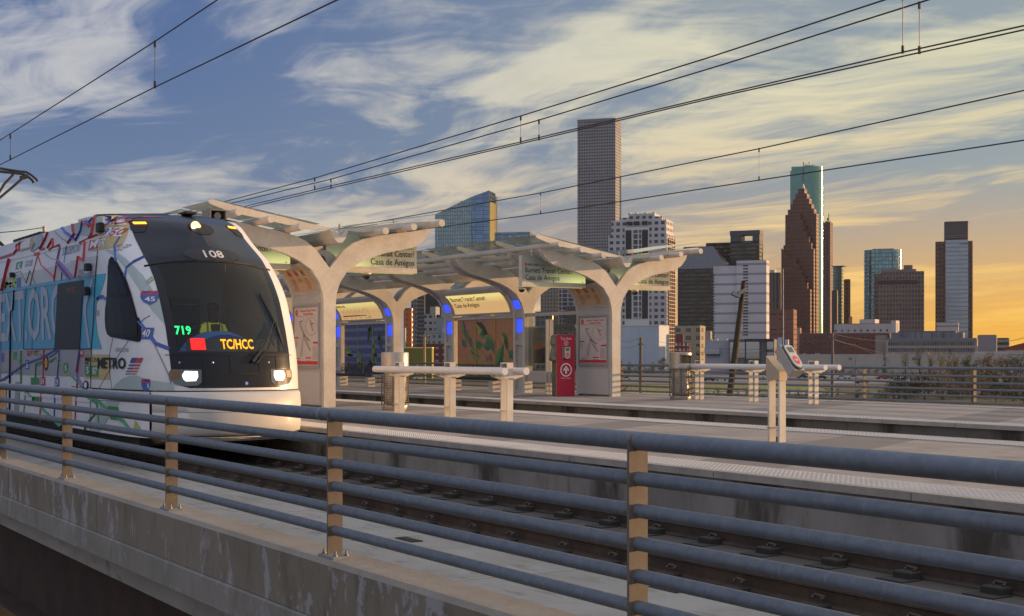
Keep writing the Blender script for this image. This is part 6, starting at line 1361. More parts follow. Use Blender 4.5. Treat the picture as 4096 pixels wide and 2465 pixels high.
# brown gabled tower: three stepped slabs one before the other
br = fac('red_granite', (.125, .058, .045), (.07, .042, .038), 2.7, 4.0, .6, .5, vary=.3, wr=.6)
b = Bld('office_tower', 'dark red brown tower whose stepped gables climb to a point before the teal tower', 1881.5, 1957.8, 1964, 1450, 14); c = b.l(1923.7 - .5); Wd = b.L
def gable(xc_, yap, x_out_r, y_out_r, x_out_l, y_out_l, n, r0, r1, nm):
    lr, ll, lc = b.l(x_out_r), b.l(x_out_l), b.l(xc_); pts = [(lr, ZG)]; za, zr, zl = b.z(yap), b.z(y_out_r), b.z(y_out_l)
    right = []; left = []
    for k in range(n):
        z = lerp(zr, za, (k + 1) / n) if k < n - 1 else za; l = lerp(lr, lc - 3.5, k / (n - 1)); right += [(l, lerp(zr, za, k / n)), (l, lerp(zr, za, (k + 1) / n) if k < n - 1 else za)]
        l2 = lerp(ll, lc + 3.5, k / (n - 1)); left += [(l2, lerp(zl, za, k / n)), (l2, lerp(zl, za, (k + 1) / n) if k < n - 1 else za)]
    pts = [(lr, ZG)] + right + list(reversed(left)) + [(ll, ZG)]
    clean = []
    for p in pts:
        if not clean or (abs(p[0] - clean[-1][0]) + abs(p[1] - clean[-1][1])) > .01: clean.append(p)
    b.poly(nm, br, clean, r0, r1)
gable(1921, 449, 1957.8, 524, 1882.5, 524, 6, 14, b.M + 14, 'rear_gabled_slab')
gable(1915, 512, 1955.5, 612, 1882.3, 600, 7, 7, 14, 'middle_gabled_slab')
gable(1910, 618, 1951.5, 712, 1881.5, 596, 6, 0, 7, 'front_gabled_slab')
b.poly('spire_cap', mat('cap_pale', (.45, .40, .38), .5), [(b.l(1926.5), b.z(449)), (b.l(1920), b.z(449)), (b.l(1923), b.z(436))], 18, 22)
mb = MB(); mb.tube([b.P(b.l(1923), 20, b.z(440)), b.P(b.l(1923), 20, b.z(383))], .5, 5); mb.build('spire', mast, b.t)
# teal cylinder-ended tower (mirror glass)
tg = fac('teal_mirror_glass', (.10, .20, .19), (.10, .235, .22), 8, 3.9, .98, .90, wr=.22, gr=.16, metal=.45, gm=.1, vary=.06); tg.node_tree.nodes['Principled BSDF'].inputs['Coat Weight'].default_value = .35; tg.node_tree.nodes['Principled BSDF'].inputs['Coat Roughness'].default_value = .10
b = Bld('office_tower', 'very tall teal mirror glass tower with a rounded side catching a golden streak of sun', 1906, 1982, 1982, 1900, 4, depth=34)
rad = 17; pts = [(b.L, 0), (b.L, 34)] + [(rad - rad * math.sin(R(a)), rad + rad * math.cos(R(a))) for a in range(0, 181, 8)]
b.plan('walls', tg, pts, ZG, b.z(399), None, True); b.plan('lower_shoulder', tg, [(b.L, 4), (b.L + 2.0, 4), (b.L + 2.0, 30), (b.L, 30)], ZG, b.z(408))
b.block('rooftop_plant', dark, b.l(1956), b.l(1936), 8, 20, b.z(399), b.z(395.5))
for x, y in ((1938, 391), (1942, 391), (1947, 386.5), (1956, 392), (1960, 394)): mastp(b, x, 399, y, .45, 10)
bs = fac('brown_ribbed', (.13, .075, .07), (.045, .035, .04), 4.2, 3.9, .62, .6, vary=.4, gr=.6)
simple('slim dark brown ribbed tower right of the teal tower with antennas on top', 1982, 1999, 2006, 536, 1750, bs, 30, lambda b, z: (mastp(b, 1992, 536, 514, .5, 4), mastp(b, 1989, 530, 524, .9, 4), b.block('rooftop_plant', dark, b.l(1990), b.l(1984), 3, 12, z, z + 2.2)))
simple('dark ribbed office block left of the brown gabled tower', 1852, 1880, 1882, 657, 1300, fac('dark_vertical_ribs', (.115, .10, .10), (.035, .033, .036), 3.4, 50, .55, .98), 10, lambda b, z: b.block('rooftop_plant', mat('plant_pale', (.35, .35, .36), .7), b.l(1864), b.l(1852), 3, 12, z, z + 3))
simple('reddish brick office block at the foot of the white banded tower', 1853, 1911, 1919, 746, 1000, fac('red_brick_office', (.18, .085, .068), (.10, .055, .045), 6, 3.6, .7, .28, vary=.8), 14)
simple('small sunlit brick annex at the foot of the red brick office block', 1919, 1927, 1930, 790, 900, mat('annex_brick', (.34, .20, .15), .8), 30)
simple('small teal glass tower with a flat cap right of the brown ribbed tower', 2006, 2027, 2031, 642, 1600, tealg('small_teal', (.10, .14, .14), (.16, .24, .24)), 20, lambda b, z: b.block('roof_cap', dark, -2.5, b.L + 1, -1.5, b.M + 2.5, z, z + .9))
simple('dark narrow shaft in front of the small teal tower', 2003, 2016, 2018, 700, 1100, mat('dark_shaft', (.05, .045, .045), .6), 12, name='office_tower')
simple('slim brown tower with a lit golden edge near the small teal tower', 2032, 2044, 2048, 673, 1500, fac('slim_brown', (.14, .08, .055), (.06, .04, .035), 3.4, 3.9, .5, .5), 28)
simple('tiny orange block low on the skyline beside the slim brown tower', 2044, 2052, 2054, 763, 1100, mat('orange_low', (.34, .20, .12), .8), 24)
cy = tealg('curved_teal', (.11, .17, .19), (.15, .25, .28), 3.4, 4.1)
b = Bld('office_tower', 'rounded teal glass tower behind the grid fronted office', 2079, 2172, 2172, 1500, 2, depth=30)
pts = [(b.L - 12 + 12 * math.sin(R(a)), 12 - 12 * math.cos(R(a))) for a in range(0, 181, 10)][::1] + [(12 - 12 * math.sin(R(a)), 12 + 12 * math.cos(R(a))) for a in range(0, 181, 10)]
b.plan('walls', cy, pts, ZG, b.z(600), None, True); b.block('roof_cap', mat('cap_grey', (.20, .21, .22), .6), b.l(2153), b.l(2101), 3, 20, b.z(600), b.z(597.5))
gf = fac('brown_grid_office', (.16, .125, .118), (.06, .045, .048), 2.5, 3.7, .56, .6, vary=.35)
b = Bld('office_tower', 'brown office block with a dense square window grid and stepped roof', 2104.5, 2225, 2226, 1150, 3, depth=34)
b.block('walls', gf, 0, b.l(2123), 0, b.M, ZG, b.z(653)); b.block('left_shoulder', gf, b.l(2123), b.L, 1, b.M, ZG, b.z(657)); b.block('penthouse', mat('penthouse_brown', (.19, .15, .145), .8), b.l(2205), b.l(2121), 4, 20, b.z(653), b.z(646.7)); b.block('lift_house', gf, b.l(2195), b.l(2174), 10, 22, b.z(646.7), b.z(636))
b.block('raised_bay', gf, b.l(2211), b.l(2113), -1, 0, ZG, b.z(668)); b.block('louvre_band', mat('slot_brown', (.045, .035, .035), .6), b.l(2210), b.l(2114), -1.2, -1, b.z(684), b.z(674))
# tower with pale glass centre
bw_ = fac('brown_corner_tower', (.115, .07, .06), (.05, .035, .035), 3, 3.9, .6, .55, vary=.3); pg_ = fac('pale_blue_glass', (.22, .24, .27), (.26, .30, .35), 12, 3.9, .98, .82, wr=.35, gr=.15, metal=.2, gm=.2, vary=.06)
b = Bld('office_tower', 'tall tower at the right with a pale glass centre between dark brown sides', 2252.5, 2342, 2343, 1300, 2, depth=30)
b.block('walls', bw_, 0, b.L, 0, b.M, ZG, b.z(580)); b.block('crown', mat('crown_slate', (.075, .07, .085), .6), b.l(2331), b.l(2273.5), 1, 24, b.z(580), b.z(533)); b.block('crown_cap', MT['crown_slate'], b.l(2330.7) - .3, b.l(2275), .5, 24.5, b.z(533), b.z(531.8)); b.block('glass_centre', pg_, b.l(2331.8), b.l(2277), -.8, 0, ZG, b.z(577))
for y, x0, x1 in ((566, 2277, 2330), (570, 2276, 2331), (586, 2312, 2331)): b.block('crown_band', mat('band_tan', (.18, .13, .11), .7), b.l(x1), b.l(x0), -1.1, -.8, b.z(y + 2), b.z(y))
# low buildings along the foot
wl = fac('white_low_dots', (.40, .37, .39), (.10, .09, .10), 4.4, 5.2, .30, .30)
b = simple('long low white building with two rows of small square windows', 2009, 2158, 2163, 779.5, 950, wl, 14, lambda b, z: (b.block('stair_tower', mat('low_white', (.42, .39, .40), .8), b.l(2104), b.l(2067), 3, 14, z, b.z(768)), b.block('end_tower', MT['low_white'], 0, b.l(2146), -.5, 9, ZG, b.z(772))), name='institutional_building')
simple('long dark red brick building behind the warehouse wall', 1925, 2143, 2146, 803, 860, fac('dark_red_brick', (.12, .055, .05), (.065, .035, .035), 3.2, 3.4, .45, .4, vary=.4), 4, name='brick_building', depth=30)
simple('grey brown end block of the long brick building', 2108, 2135, 2137, 808, 835, mat('grey_brown_wall', (.22, .19, .175), .85), 6, name='brick_building', depth=20)
b = Bld('institutional_building', 'wide modern concrete building with two long ribbon window bands', 2133, 2353, 2355, 810, 2, depth=30)
b.block('walls', mat('warm_concrete', (.26, .22, .195), .85), 0, b.L, 0, b.M, ZG, b.z(818)); b.block('upper_storey', fac('ribbed_blue_storey', (.12, .125, .15), (.15, .16, .19), 1.2, 20, .5, 1), b.l(2319), b.l(2144), 3, 26, b.z(818), b.z(800)); b.block('penthouse', mat('slate_penthouse', (.10, .105, .13), .7), b.l(2300), b.l(2160), 8, 26, b.z(800), b.z(796))
b.block('parapet_band', mat('parapet_slate', (.13, .14, .165), .7), b.l(2353) + .2, b.l(2137), -.4, 0, b.z(820.5), b.z(814))
for y in (823, 838): b.block('ribbon_window', fac('ribbon_glass', (.14, .13, .13), (.07, .075, .085), 1.3, 30, .7, 1, vary=.3), b.l(2348), b.l(2139), -.15, 0, b.z(y + 9), b.z(y))
simple('small white stepped block in front of the pale glass tower', 2255, 2308, 2309, 777, 1000, fac('white_small_rows', (.40, .36, .36), (.20, .18, .19), 40, 4, 1, .3), 4, name='institutional_building', depth=20)
simple('blue grey curved hall at the right edge of the skyline', 2354, 2400, 2401, 807.7, 900, mat('hall_grey', (.21, .20, .225), .7), 2, name='hall', depth=20)
simple('low striped office block beside the red tiled roof', 2400, 2430, 2432, 815, 920, fac('striped_low', (.24, .22, .22), (.07, .06, .07), 50, 3.6, 1, .5), 4, depth=20)
b = Bld('church', 'low building with a dark red pitched roof at the right edge of the picture', 2421, 2520, 2524, 820, 2, depth=20); b.block('walls', mat('church_pale', (.34, .30, .28), .8), 0, b.L, 0, 16, ZG, b.z(842)); b.poly('roof', mat('red_tiles', (.17, .045, .03), .8), [(b.l(2523), b.z(842)), (b.l(2416), b.z(842)), (b.l(2418), b.z(838)), (b.l(2452), b.z(829)), (b.l(2490), b.z(820)), (b.l(2523), b.z(820))], -.5, 16.5)
wh = mat('warehouse_wall_cream', (.36, .335, .31), .85, var=.08, vscale=.05)
b = Bld('warehouse', 'very long low cream warehouse wall behind the trees', 1905, 2560, 2562, 765, 0, depth=30); b.block('walls', wh, 0, b.L, 0, 40, ZG, b.z(853)); b.block('upper_wall', wh, 0, b.l(2344), 6, 40, b.z(853), b.z(846.5))
for x in (2048, 2131, 2200, 2410, 2440): b.block('vent_panel', mat('vent_grey', (.17, .165, .16), .8), b.l(x + 4), b.l(x - 4), -.12, 0, b.z(868), b.z(861))
for x in (1970, 1995, 2060, 2112, 2180, 2240, 2300): b.block('wall_joint', mat('joint_dark', (.24, .22, .21), .8), b.l(x), b.l(x) + .12, -.05, 0, ZG, b.z(853))
for x in (1935, 1963, 1970, 2150, 2235): b.block('roof_vent', mat('vent_white', (.5, .48, .45), .6), b.l(x) - .4, b.l(x) + .4, 2, 3, b.z(853), b.z(851))
# pale cube and neighbours right of the far shelter
pb = mat('pale_blue_panel', (.36, .42, .50), .7, var=.06, vscale=.05)
b = Bld('warehouse', 'big plain pale blue box building with a sunlit end behind the far shelter', 1440, 1587, 1611, 850, 20); b.block('walls', pb, 0, b.L, 0, b.M, ZG, b.z(785)); b.block('roof_edge', mat('edge_white', (.45, .47, .5), .7), -.2, b.L, -.2, b.M, b.z(785), b.z(783.5))
for x in (1495, 1518, 1537, 1553, 1575): b.block('panel_joint', mat('panel_joint', (.25, .29, .35), .8), b.l(x), b.l(x) + .1, -.06, 0, ZG, b.z(785))
tn = fac('tan_block_windows', (.26, .225, .18), (.06, .065, .07), 7, 5, .5, .5)
simple('tan office block with a sunlit flank right of the pale blue box', 1625, 1686, 1699, 785, 900, tn, 20); simple('small grey tan block beside the tan office block', 1698, 1711, 1715, 798, 870, mat('grey_tan', (.27, .24, .22), .8), 18)
simple('little red brick building with white trim below the tan block', 1625, 1661, 1662, 826, 800, fac('red_white_brick', (.18, .035, .03), (.38, .38, .40), 2.2, 3.0, .45, .5), 8); simple('dark red roof block on the little brick building', 1627, 1645, 1646, 806, 830, mat('dark_red_block', (.17, .03, .03), .7), 8)
# modern lofts: pale panels, dark frames, big reflecting windows
lp = mat('loft_panel_grey', (.27, .28, .33), .7); lb_ = mat('loft_black', (.035, .035, .04), .6)
b = Bld('loft_building', 'modern low lofts in pale grey panels left of the leaning pole', 1700, 1755, 1757, 720, 6, depth=16); b.block('walls', lp, 0, b.L, 0, 16, ZG, b.z(820)); b.block('projecting_bay', mat('loft_panel_light', (.31, .32, .37), .7), b.l(1733), b.L + .6, -1.4, 0, b.z(853), b.z(838)); b.block('shadow_gap', lb_, b.l(1734), b.L, -1.3, 0, b.z(856), b.z(853.2))
for x in (1708, 1722, 1745): b.block('rooftop_unit', mat('unit_white', (.45, .45, .44), .7), b.l(x + 5), b.l(x), 3, 5, b.z(820), b.z(816))
rg = mat('warm_reflecting_window', (.32, .30, .30), .06, metal=.75)
b = Bld('loft_building', 'dark framed loft building with large reflecting windows behind the leaning pole', 1755, 1863, 1866, 710, 6, depth=16); b.block('walls', mat('loft_dark', (.10, .10, .11), .7), 0, b.L, 0, 16, ZG, b.z(817)); b.block('roof_slab', lb_, 0, b.l(1794), -.8, 4, b.z(821), b.z(816))
for (x0, x1, y0, y1) in ((1758, 1768, 824, 872), (1775, 1794, 824, 862), (1797, 1829, 823, 864), (1847, 1863, 823, 842), (1847, 1863, 848, 864)): b.block('window', rg, b.l(x1), b.l(x0), -.3, 0, b.z(y1), b.z(y0))
for x in (1795, 1830, 1846, 1864): b.block('pier', lb_, b.l(x) - .12, b.l(x) + .15, -.7, 0, ZG, b.z(817))
b = Bld('water_tank', 'pale blue plant tower beside the lofts behind the card validator', 1873, 1898, 1900, 700, 8, depth=5); b.block('tank', pb, 0, b.L, 0, 3, b.z(836), b.z(818)); b.block('taller_cell', pb, b.l(1884), b.l(1873), -.6, 2.6, ZG, b.z(813)); b.block('dark_slot', lb_, b.l(1890), b.l(1884), -.2, 0, ZG, b.z(814))
# yellow green container shed
b = Bld('freight_container', 'long yellow green corrugated container with a sunlit top edge', 972, 1040, 1043, 600, 8, depth=6); cg = mat('container_olive', (.22, .20, .045), .7); mb = MB(); n = 26
for k in range(n): l0 = b.L * k / n; mb.add([b.P(l0, .0, ZG), b.P(l0 + b.L/n*.5, .0, ZG), b.P(l0 + b.L/n*.5, .0, b.z(839)), b.P(l0, .0, b.z(839)), b.P(l0 + b.L/n*.5, .25, ZG), b.P(l0 + b.L/n, .25, ZG), b.P(l0 + b.L/n, .25, b.z(839)), b.P(l0 + b.L/n*.5, .25, b.z(839))], [(0, 1, 2, 3), (4, 5, 6, 7), (1, 4, 7, 2)])
mb.fixn = False; mb.build('corrugated_side', cg, b.t); b.block('box', cg, 0, b.L, .26, 6, ZG, b.z(839)); b.block('top_rail', mat('container_painted_sun', (.70, .52, .18), .6), -.1, b.L, -.15, 6, b.z(839), b.z(836.3))  # top rail coloured bright yellow to look sunlit

# ================================================================ GROUND COVER, ROADS, VEGETATION
asph = mat('car_park_asphalt', (.13, .125, .12), .9, var=.2, vscale=.05); path = mat('pale_road', (.30, .28, .25), .9, var=.15, vscale=.05)
def gsheet(name, pts, m_, z=.0): mb = MB(); mb.add([Vector((p.x, p.y, ZG + .02 + z)) for p in (onZ(a, b_, ZG) for a, b_ in pts)], [tuple(range(len(pts)))]); return struct(mb.build(name, m_))
gsheet('car_park_ground', [(1400, 926), (2240, 926), (2240, 900), (1400, 900)], asph, .02); gsheet('service_road', [(800, 950), (2180, 950), (2180, 945), (800, 944)], path, .05)
gsheet('pale_forecourt', [(2000, 922), (2245, 922), (2220, 916), (2010, 916)], mat('forecourt_pale', (.42, .41, .43), .8), .08)
gsheet('lawn', [(1500, 944), (2000, 944), (1960, 928), (1520, 928)], mat('lawn_green', (.14, .15, .03), .95, var=.35, vscale=.1), .06)
def leafmat(n, c, v=.45):
    m = bpy.data.materials.new(n); m.use_nodes = True; h = G(m.node_tree); b = m.node_tree.nodes['Principled BSDF']; oi = h.n('ShaderNodeNewGeometry'); rr = oi.outputs['Random Per Island']
    h.put(b.inputs['Base Color'], h.mix(rr, tuple(x * (1 - v) for x in c), tuple(x * (1 + v) for x in c))); b.inputs['Roughness'].default_value = .7
    return m
LM = dict(olive=leafmat('foliage_olive', (.085, .085, .03)), dark=leafmat('foliage_dark', (.03, .045, .022)), rust=leafmat('foliage_rust', (.12, .065, .028)), yellow=leafmat('foliage_yellow', (.18, .15, .05)), brown=leafmat('foliage_brown', (.07, .055, .03)))
bark = mat('bark', (.10, .075, .06), .9)
def treeproto(kind, seed, n=520, bare=False, shape='round'):
    rn = random.Random(seed); t = thing('tree', 'x', 'tree', (0, 0, 0)); mb = MB(); H = 10.
    mb.tube([(0, 0, 0), (.1, .05, 3), (0, 0, 6)], [.28, .2, .1], 6)
    tips = []
    for k in range(9 if bare else (2 if shape == 'low' else 5)):
        a = rn.uniform(0, 6.28); r = rn.uniform(1.2, 3.2); z0 = rn.uniform(1.5, 4.5); p1 = Vector((math.cos(a) * r * .5, math.sin(a) * r * .5, z0 + rn.uniform(1.2, 2.4))); p2 = Vector((math.cos(a) * r, math.sin(a) * r, z0 + rn.uniform(3, 5)))
        mb.tube([(0, 0, z0), p1, p2], [.12, .07, .03], 5); tips += [p1, p2]
    mb.build('trunk', bark, t); mb = MB(); mb.fixn = False
    cl = []
    for k in range(16):
        if shape == 'round': a = rn.uniform(0, 6.28); r = rn.uniform(0, 2.9); z = rn.uniform(2.2, 8.9); r *= math.sqrt(max(.1, 1 - ((z - 5.2) / 4.6) ** 2)); cl.append((Vector((r * math.cos(a), r * math.sin(a), z)), rn.uniform(.9, 1.6)))
        elif shape == 'low': a = rn.uniform(0, 6.28); r = rn.uniform(0, 4.6); z = rn.uniform(.6, 7.5) * (1 - r / 9); cl.append((Vector((r * math.cos(a), r * math.sin(a), z)), rn.uniform(1.0, 1.7)))
        else: z = rn.uniform(1, 9.4); r = (10 - z) * .22 * rn.random(); a = rn.uniform(0, 6.28); cl.append((Vector((r * math.cos(a), r * math.sin(a), z)), .5 + (10 - z) * .1))
    for i in range(n):
        c, r = rn.choice(cl); v = Vector((rn.gauss(0, 1), rn.gauss(0, 1), rn.gauss(0, .8))); v = v.normalized() * r * rn.random() ** .4; p = c + v; s = rn.uniform(.10, .25)
        if bare and rn.random() < .45: continue
        a = Vector((rn.gauss(0, 1), rn.gauss(0, 1), rn.gauss(0, 1))).normalized(); b_ = a.orthogonal().normalized()
        mb.add([p - a * s, p - b_ * s * .6, p + a * s, p + b_ * s * .6], [(0, 1, 2, 3)])
    mb.build('crown', LM[kind], t); return t
protos = {k: treeproto(*v) for k, v in dict(olive=('olive', 1, 1100), dark=('dark', 2, 1100), rust=('rust', 3, 1200, False, 'low'), brown=('brown', 4, 1200, False, 'low'), yellow=('yellow', 5, 700, True), cone=('dark', 6, 560, False, 'cone'), lowdark=('dark', 7, 1200, False, 'low'), lowolive=('olive', 8, 1200, False, 'low')).items()}
desc = dict(olive='olive green round tree', dark='dark evergreen tree', rust='rust coloured autumn thicket', brown='brown leafless looking thicket', yellow='thin yellow bare limbed tree', cone='dark pointed evergreen', lowdark='low dark green thicket', lowolive='low olive green thicket')
used = set()
def near_word(x):
    for lim, w in ((1000, 'left of the shelter columns'), (1100, 'behind the left litter bin'), (1420, 'behind the red pillar'), (1545, 'left of the wooden pole'), (1640, 'left of the right litter bin'), (1760, 'left of the leaning pole'), (1890, 'between leaning pole and validator'), (2000, 'right of the validator'), (2075, 'left of the middle railing post'), (2200, 'right of the middle railing post'), (2340, 'left of the last railing post'), (2700, 'right of the last railing post')):
        if x < lim: return w
def tree(kind, x, yb, yt, wk=1.0):
    D = (EYE.z - ZG) * F / (yb - HZ); p = onD(x, HZ, D); Hh = (EYE.z + (HZ - yt) / F * D - ZG)
    if kind not in used: o = protos[kind]; used.add(kind)
    else: o = copy_tree(protos[kind])
    o.location = (p.x, p.y, ZG); s = Hh / 9.4; o.scale = (s * wk, s * wk, s); o.rotation_euler.z = random.uniform(0, 6.28)
    o['label'] = '%s beyond the far platform %s' % (desc[kind], near_word(x)); o['category'] = 'tree'; o['group'] = desc[kind].replace('tree', 'trees') + ' ' + near_word(x)
rr = random.Random(11)
for x in range(2150, 2500, 15): tree(rr.choice(('rust', 'brown', 'brown', 'lowdark', 'rust')), x + rr.uniform(-5, 5), rr.uniform(948, 972), rr.uniform(868, 885), 1.1)
for x in range(2270, 2500, 16): tree(rr.choice(('olive', 'brown', 'rust', 'olive')), x + rr.uniform(-5, 5), rr.uniform(908, 916), rr.uniform(846, 858), .9)
for x, y in ((2287, 842), (2130, 852)): tree('cone', x, 900, y, .8)
for x, yt in ((2215, 834), (2180, 848), (2265, 846), (2300, 848), (2330, 850), (2380, 846), (2240, 842)): tree('yellow', x, 902, yt, 1.1)
for x in range(1925, 2160, 17): tree(rr.choice(('lowolive', 'lowdark', 'olive', 'rust')), x + rr.uniform(-5, 5), rr.uniform(899, 902), rr.uniform(878, 886), 1.0)
for x in range(1500, 1920, 20): tree(rr.choice(('lowolive', 'lowdark', 'dark')), x + rr.uniform(-6, 6), rr.uniform(890, 896), rr.uniform(868, 877), 1.1)
for x in range(1680, 2200, 24): tree(rr.choice(('lowolive', 'lowolive', 'brown', 'lowdark')), x + rr.uniform(-6, 6), rr.uniform(950, 962), rr.uniform(924, 936), .9)
for x in range(1400, 1600, 24): tree(rr.choice(('lowdark', 'dark', 'lowolive')), x + rr.uniform(-6, 6), rr.uniform(898, 904), rr.uniform(860, 868), 1.0)
tree('cone', 1941, 893, 850, 1.0)
for x in range(1040, 1260, 26): tree(rr.choice(('lowdark', 'lowolive')), x, rr.uniform(905, 915), rr.uniform(868, 876), 1.0)
# ---------------------------------------------------------------- parked cars
def car(body, label, x, yb, yaw, white_=False):
    D = (EYE.z - ZG) * F / (yb - HZ); p = onD(x, HZ, D); t = thing('parked_car', label, 'car', (0, 0, 0), 'cars parked in the lots beyond the far railing')
    mb = MB(); prof = [(-2.25, .35), (2.25, .35), (2.3, .6), (2.15, .85), (1.2, .98), (.55, 1.42), (-.95, 1.46), (-1.75, 1.0), (-2.25, .92), (-2.32, .6)]
    mb.loft([[Vector((a, y * (1 if z < 1 else .86), z)) for a, z in prof] for y in (-.88, .88)]); bd = mb.build('body', body, t)
    mb = MB(); wp_ = [(1.05, .99), (.50, 1.38), (-.90, 1.41), (-1.55, 1.02)]
    for y in (-.80, .80): mb.add([Vector((a, y * (1.09 if z < 1.1 else .985) + (.012 if y > 0 else -.012), z)) for a, z in wp_], [(0, 1, 2, 3)])
    mb.add([Vector((1.13, -.7, 1.0)), Vector((1.13, .7, 1.0)), Vector((.62, .66, 1.40)), Vector((.62, -.66, 1.40))], [(0, 1, 2, 3)]); mb.fixn = False; mb.build('windows', mat('car_glass', (.02, .022, .026), .1), t)
    for a in (-1.42, 1.42):
        for y in (-.8, .8): mb = MB(); rings = [[(a + .33 * math.cos(2*math.pi*k/14), y + w, .33 + .33 * math.sin(2*math.pi*k/14)) for k in range(14)] for w in (-.1, .1)]; mb.loft(rings); mb.build('wheel', mat('tyre', (.015, .015, .015), .8), t)
    t.location = (p.x, p.y, ZG + .05); t.rotation_euler.z = yaw
c4 = lambda a, b_: ((3300 + a / 3.098) * .602, (1300 + b_ / 3.098) * .602)
c3 = lambda a, b_: ((2700 + a / 3.523) * .602, (1250 + b_ / 3.523) * .602)
cw, cb, cr, cs_, cbl = [mat('car_' + n, c, .3) for n, c in (('white', (.55, .55, .57)), ('black', (.02, .02, .024)), ('red', (.28, .02, .02)), ('silver', (.35, .36, .38)), ('blue', (.04, .06, .16)))]
ax = math.atan2(RGT.y, RGT.x)
for body, lab, (x, y) in ((cs_, 'silver car far right of the leaning pole left of the middle railing post', c4(205, 672)), (cs_, 'grey car next to the middle railing post', c4(345, 672)), (cb, 'black car just right of the middle railing post, lower row', c4(455, 730)), (cr, 'red car in the upper row right of the middle railing post', c4(705, 674)),
    (cb, 'black car beside the red car in the lot', c4(795, 672)), (cw, 'white pickup like car right of the black one in the lot', c4(920, 674)), (cbl, 'dark blue car in the lower row of the lot', c4(910, 735)), (cs_, 'silver car at the right end of the lot', c4(1195, 668)),
    (cb, 'black car left of the leaning pole base', c3(480, 968)), (cs_, 'silver car right of the leaning pole', c3(650, 965)), (cw, 'white car just left of the validator legs', c3(1290, 928)), (cb, 'black car behind the validator legs', c3(1400, 975)), (cb, 'black car right of the validator', c3(1790, 928)), (cb, 'black car between two barrier posts at the right', c3(2060, 940)), (cs_, 'silver car beside the tall wooden pole at the right', c3(2350, 938)),
    (cw, 'white car seen between the barrier posts and the shelter column', (1010, 915)), (cw, 'white car behind the litter bin left side', (1602, 896)), (cs_, 'small silver car right of the shelter column', (1506, 917)), (cw, 'white van like car low between the railing pipes', (1660, 917))):
    car(body, lab, x, y, ax + random.choice((0, math.pi)) + random.uniform(-.15, .15))
# ---------------------------------------------------------------- poles and lines
wood = mat('pole_wood', (.13, .095, .065), .85, var=.2, vscale=1.); woodg = mat('pole_wood_gold', (.30, .22, .10), .8, var=.2, vscale=1.)
def pole(label, x, yt, D, r, m_=wood, arms=(), name='utility_pole', lean=0):
    p = onD(x, HZ, D); z1 = EYE.z + (HZ - yt) / F * D; t = thing(name, label, 'pole', (p.x, p.y, ZG)); mb = MB(); mb.tube([(p.x, p.y, ZG), (p.x, p.y, z1)], [r * 1.2, r * .8], 8); mb.build('pole', m_, t)
    for y, w in arms:
        z = EYE.z + (HZ - y) / F * D; mb = MB(); a = Vector((p.x, p.y, z)); mb.tube([a - RGT * w, a + RGT * w], r * .35, 5); mb.build('crossarm', m_, t)
        for s_ in (-.9, .9): mb = MB(); mb.lathe(a + RGT * w * s_, [(.06, 0), (.09, .1), (.05, .25)], 6); mb.build('insulator', mat('insulator', (.30, .28, .26), .4), t)
    return p, z1
P1, z_1 = pole('wooden utility pole behind the right side of the far shelter', 1542.8, 813, 260, .30, wood, ((829, .5),)); P2, z_2 = pole('tall grey utility pole at the right of the skyline, with ceramic fitting', 2004.7, 802, 250, .27, mat('pole_grey', (.13, .12, .11), .8), ((815, .6),)); P3, z_3 = pole('wooden pole seen between the shelter columns with a curved bracket', 1022, 805, 240, .28, woodg, ((810, .8),))
pole('thin steel mast rising behind the card validator', 1885.8, 647, 500, .22, mat('mast_blue', (.14, .16, .22), .5), ((648, 2.2),), 'steel_mast'); pole('slender lamp post in front of the long warehouse', 2061, 866, 420, .12, mast, ((867, .5),), 'lamp_post'); pole('short lamp post near the small pointed tree', 2143, 866, 430, .10, mast, ((867, .6),), 'lamp_post')
# leaning floodlight pole
a, b_ = onD(1758, 950, 120), onD(1791.5, 677, 120); t = thing('floodlight_pole', 'leaning dark wooden pole with two floodlights near its top', 'pole', tuple(a)); mb = MB(); base = a + (a - b_).normalized() * 6; mb.tube([base, b_], [.34, .20], 10); mb.build('pole', mat('leaning_pole_wood', (.055, .042, .022), .9, var=.25), t, True)
for (x, y, w) in ((1772, 710, 1), (1786, 703, -1)):
    c = onD(x, y, 119.5); mb = MB(); M_ = Matrix.Translation(c) @ Matrix.Rotation(R(25 * w), 4, FWD) @ Matrix.Rotation(math.atan2(RGT.y, RGT.x), 4, 'Z'); mb.bbox(-.38, .38, -.3, .3, -.17, .17, .05, None, M_); fl_ = mb.build('floodlight', mat('floodlight_bronze', (.13, .10, .085), .5), t)
    mb = MB(); mb.box(-.33, .33, -.33, -.301, -.14, .14, None, M_); mb.build('lens', mat('floodlight_lens', (.30, .29, .27), .2), fl_)
mb = MB(); mb.tube([onD(1774, 714, 119.5), onD(1786, 716, 120)], .05, 5); mb.build('bracket', mast, t)
pole('thin metal pole rising behind the train roof at far left', 106.5, 545, 95, .14, mat('pole_pale', (.35, .34, .32), .5), (), 'steel_pole')
mb = MB(); mb.tube([onD(-20, 562, 93), onD(50, 556, 93), onD(106, 548, 95)], .03, 5); tag(mb.build('feeder_cable', wirem), 'thin cable running to the pole behind the train roof', 'cable')
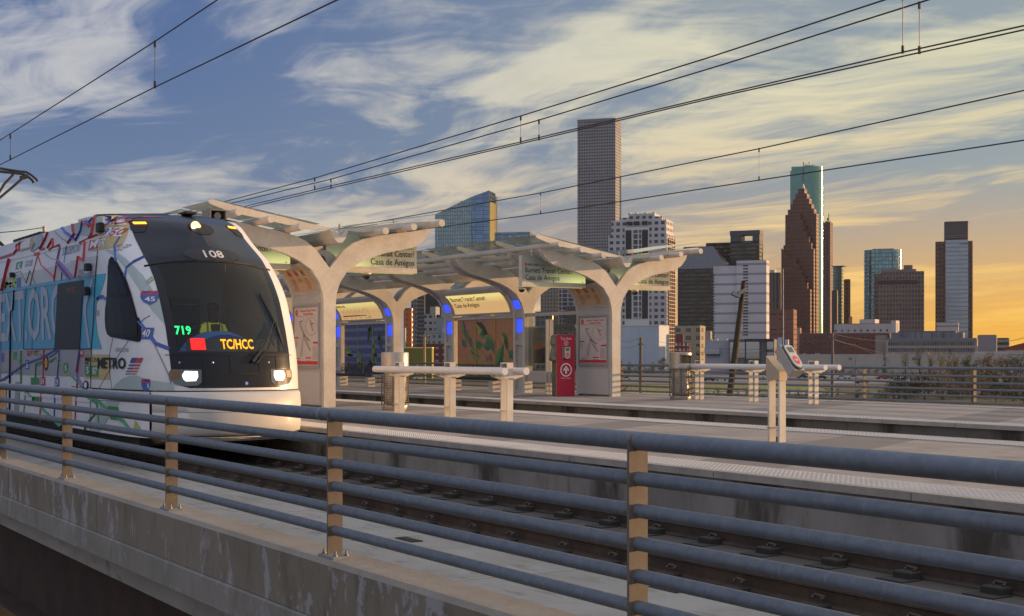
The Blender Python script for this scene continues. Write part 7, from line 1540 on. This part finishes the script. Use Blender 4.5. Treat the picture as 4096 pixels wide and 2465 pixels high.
def line(label, pts, r=.03):
    mb = MB(); q = []
    for (x0, y0, D0_), (x1, y1, D1) in zip(pts, pts[1:]):
        for k in range(9): t_ = k / 8; D_ = lerp(D0_, D1, t_); q.append(onD(lerp(x0, x1, t_), lerp(y0, y1, t_) + 3.5 * 4 * t_ * (1 - t_), D_))
    mb.tube(q, r, 4); tag(mb.build('power_line', mat('power_line', (.10, .09, .08), .6)), label, 'power line', 'power lines between the wooden poles')
line('upper power line from the shelter column to the right wooden pole', [(1494, 822, 300), (1542, 814, 260), (1700, 838, 300), (1900, 838, 270), (2004, 804, 250), (2140, 822, 320)])
line('lower power line from the shelter column to the right wooden pole', [(1494, 838, 300), (1542, 829, 260), (1700, 850, 300), (1900, 845, 270), (2004, 815, 250), (2150, 855, 320)])
line('power line sloping down from the right wooden pole', [(2004, 815, 250), (2060, 830, 290), (2125, 858, 320)]); line('cable climbing to the sky at the right edge', [(2416, 823, 500), (2500, 802, 400)], .08)
line('bright sagging cable behind the windscreen above the white lattice', [(1336, 775, 260), (1366, 798, 260), (1400, 812, 280)])
# small white pipe fence low behind the shelter
b = Bld('pipe_fence', 'small white pipe fence lit gold, low behind the far railing left of the wooden pole', 1490, 1560, 1561, 210, 0, cat='fence', depth=1)
for k in range(6): x = 1497 + k * 12; b.block('post', mat('fence_pale', (.42, .36, .25), .5), b.l(x) - .05, b.l(x) + .05, 0, .1, ZG, b.z(922))
for y in (925, 934): b.block('rail', MT['fence_pale'], 0, b.L, 0, .08, b.z(y) - .06, b.z(y))
# ================================================================ AIR
hz = bpy.data.materials.new('haze_air'); hz.use_nodes = True; N_ = hz.node_tree.nodes; N_.clear()
o_ = N_.new('ShaderNodeOutputMaterial'); v_ = N_.new('ShaderNodeVolumePrincipled'); v_.inputs['Color'].default_value = (.80, .82, .86, 1); v_.inputs['Density'].default_value = .000012; v_.inputs['Anisotropy'].default_value = .3
hz.node_tree.links.new(v_.outputs[0], o_.inputs['Volume'])
mb = MB(); mb.box(-2600, 200, -300, 2600, ZG - 1, 380); ho = mb.build('haze', hz); ho['kind'] = 'stuff'
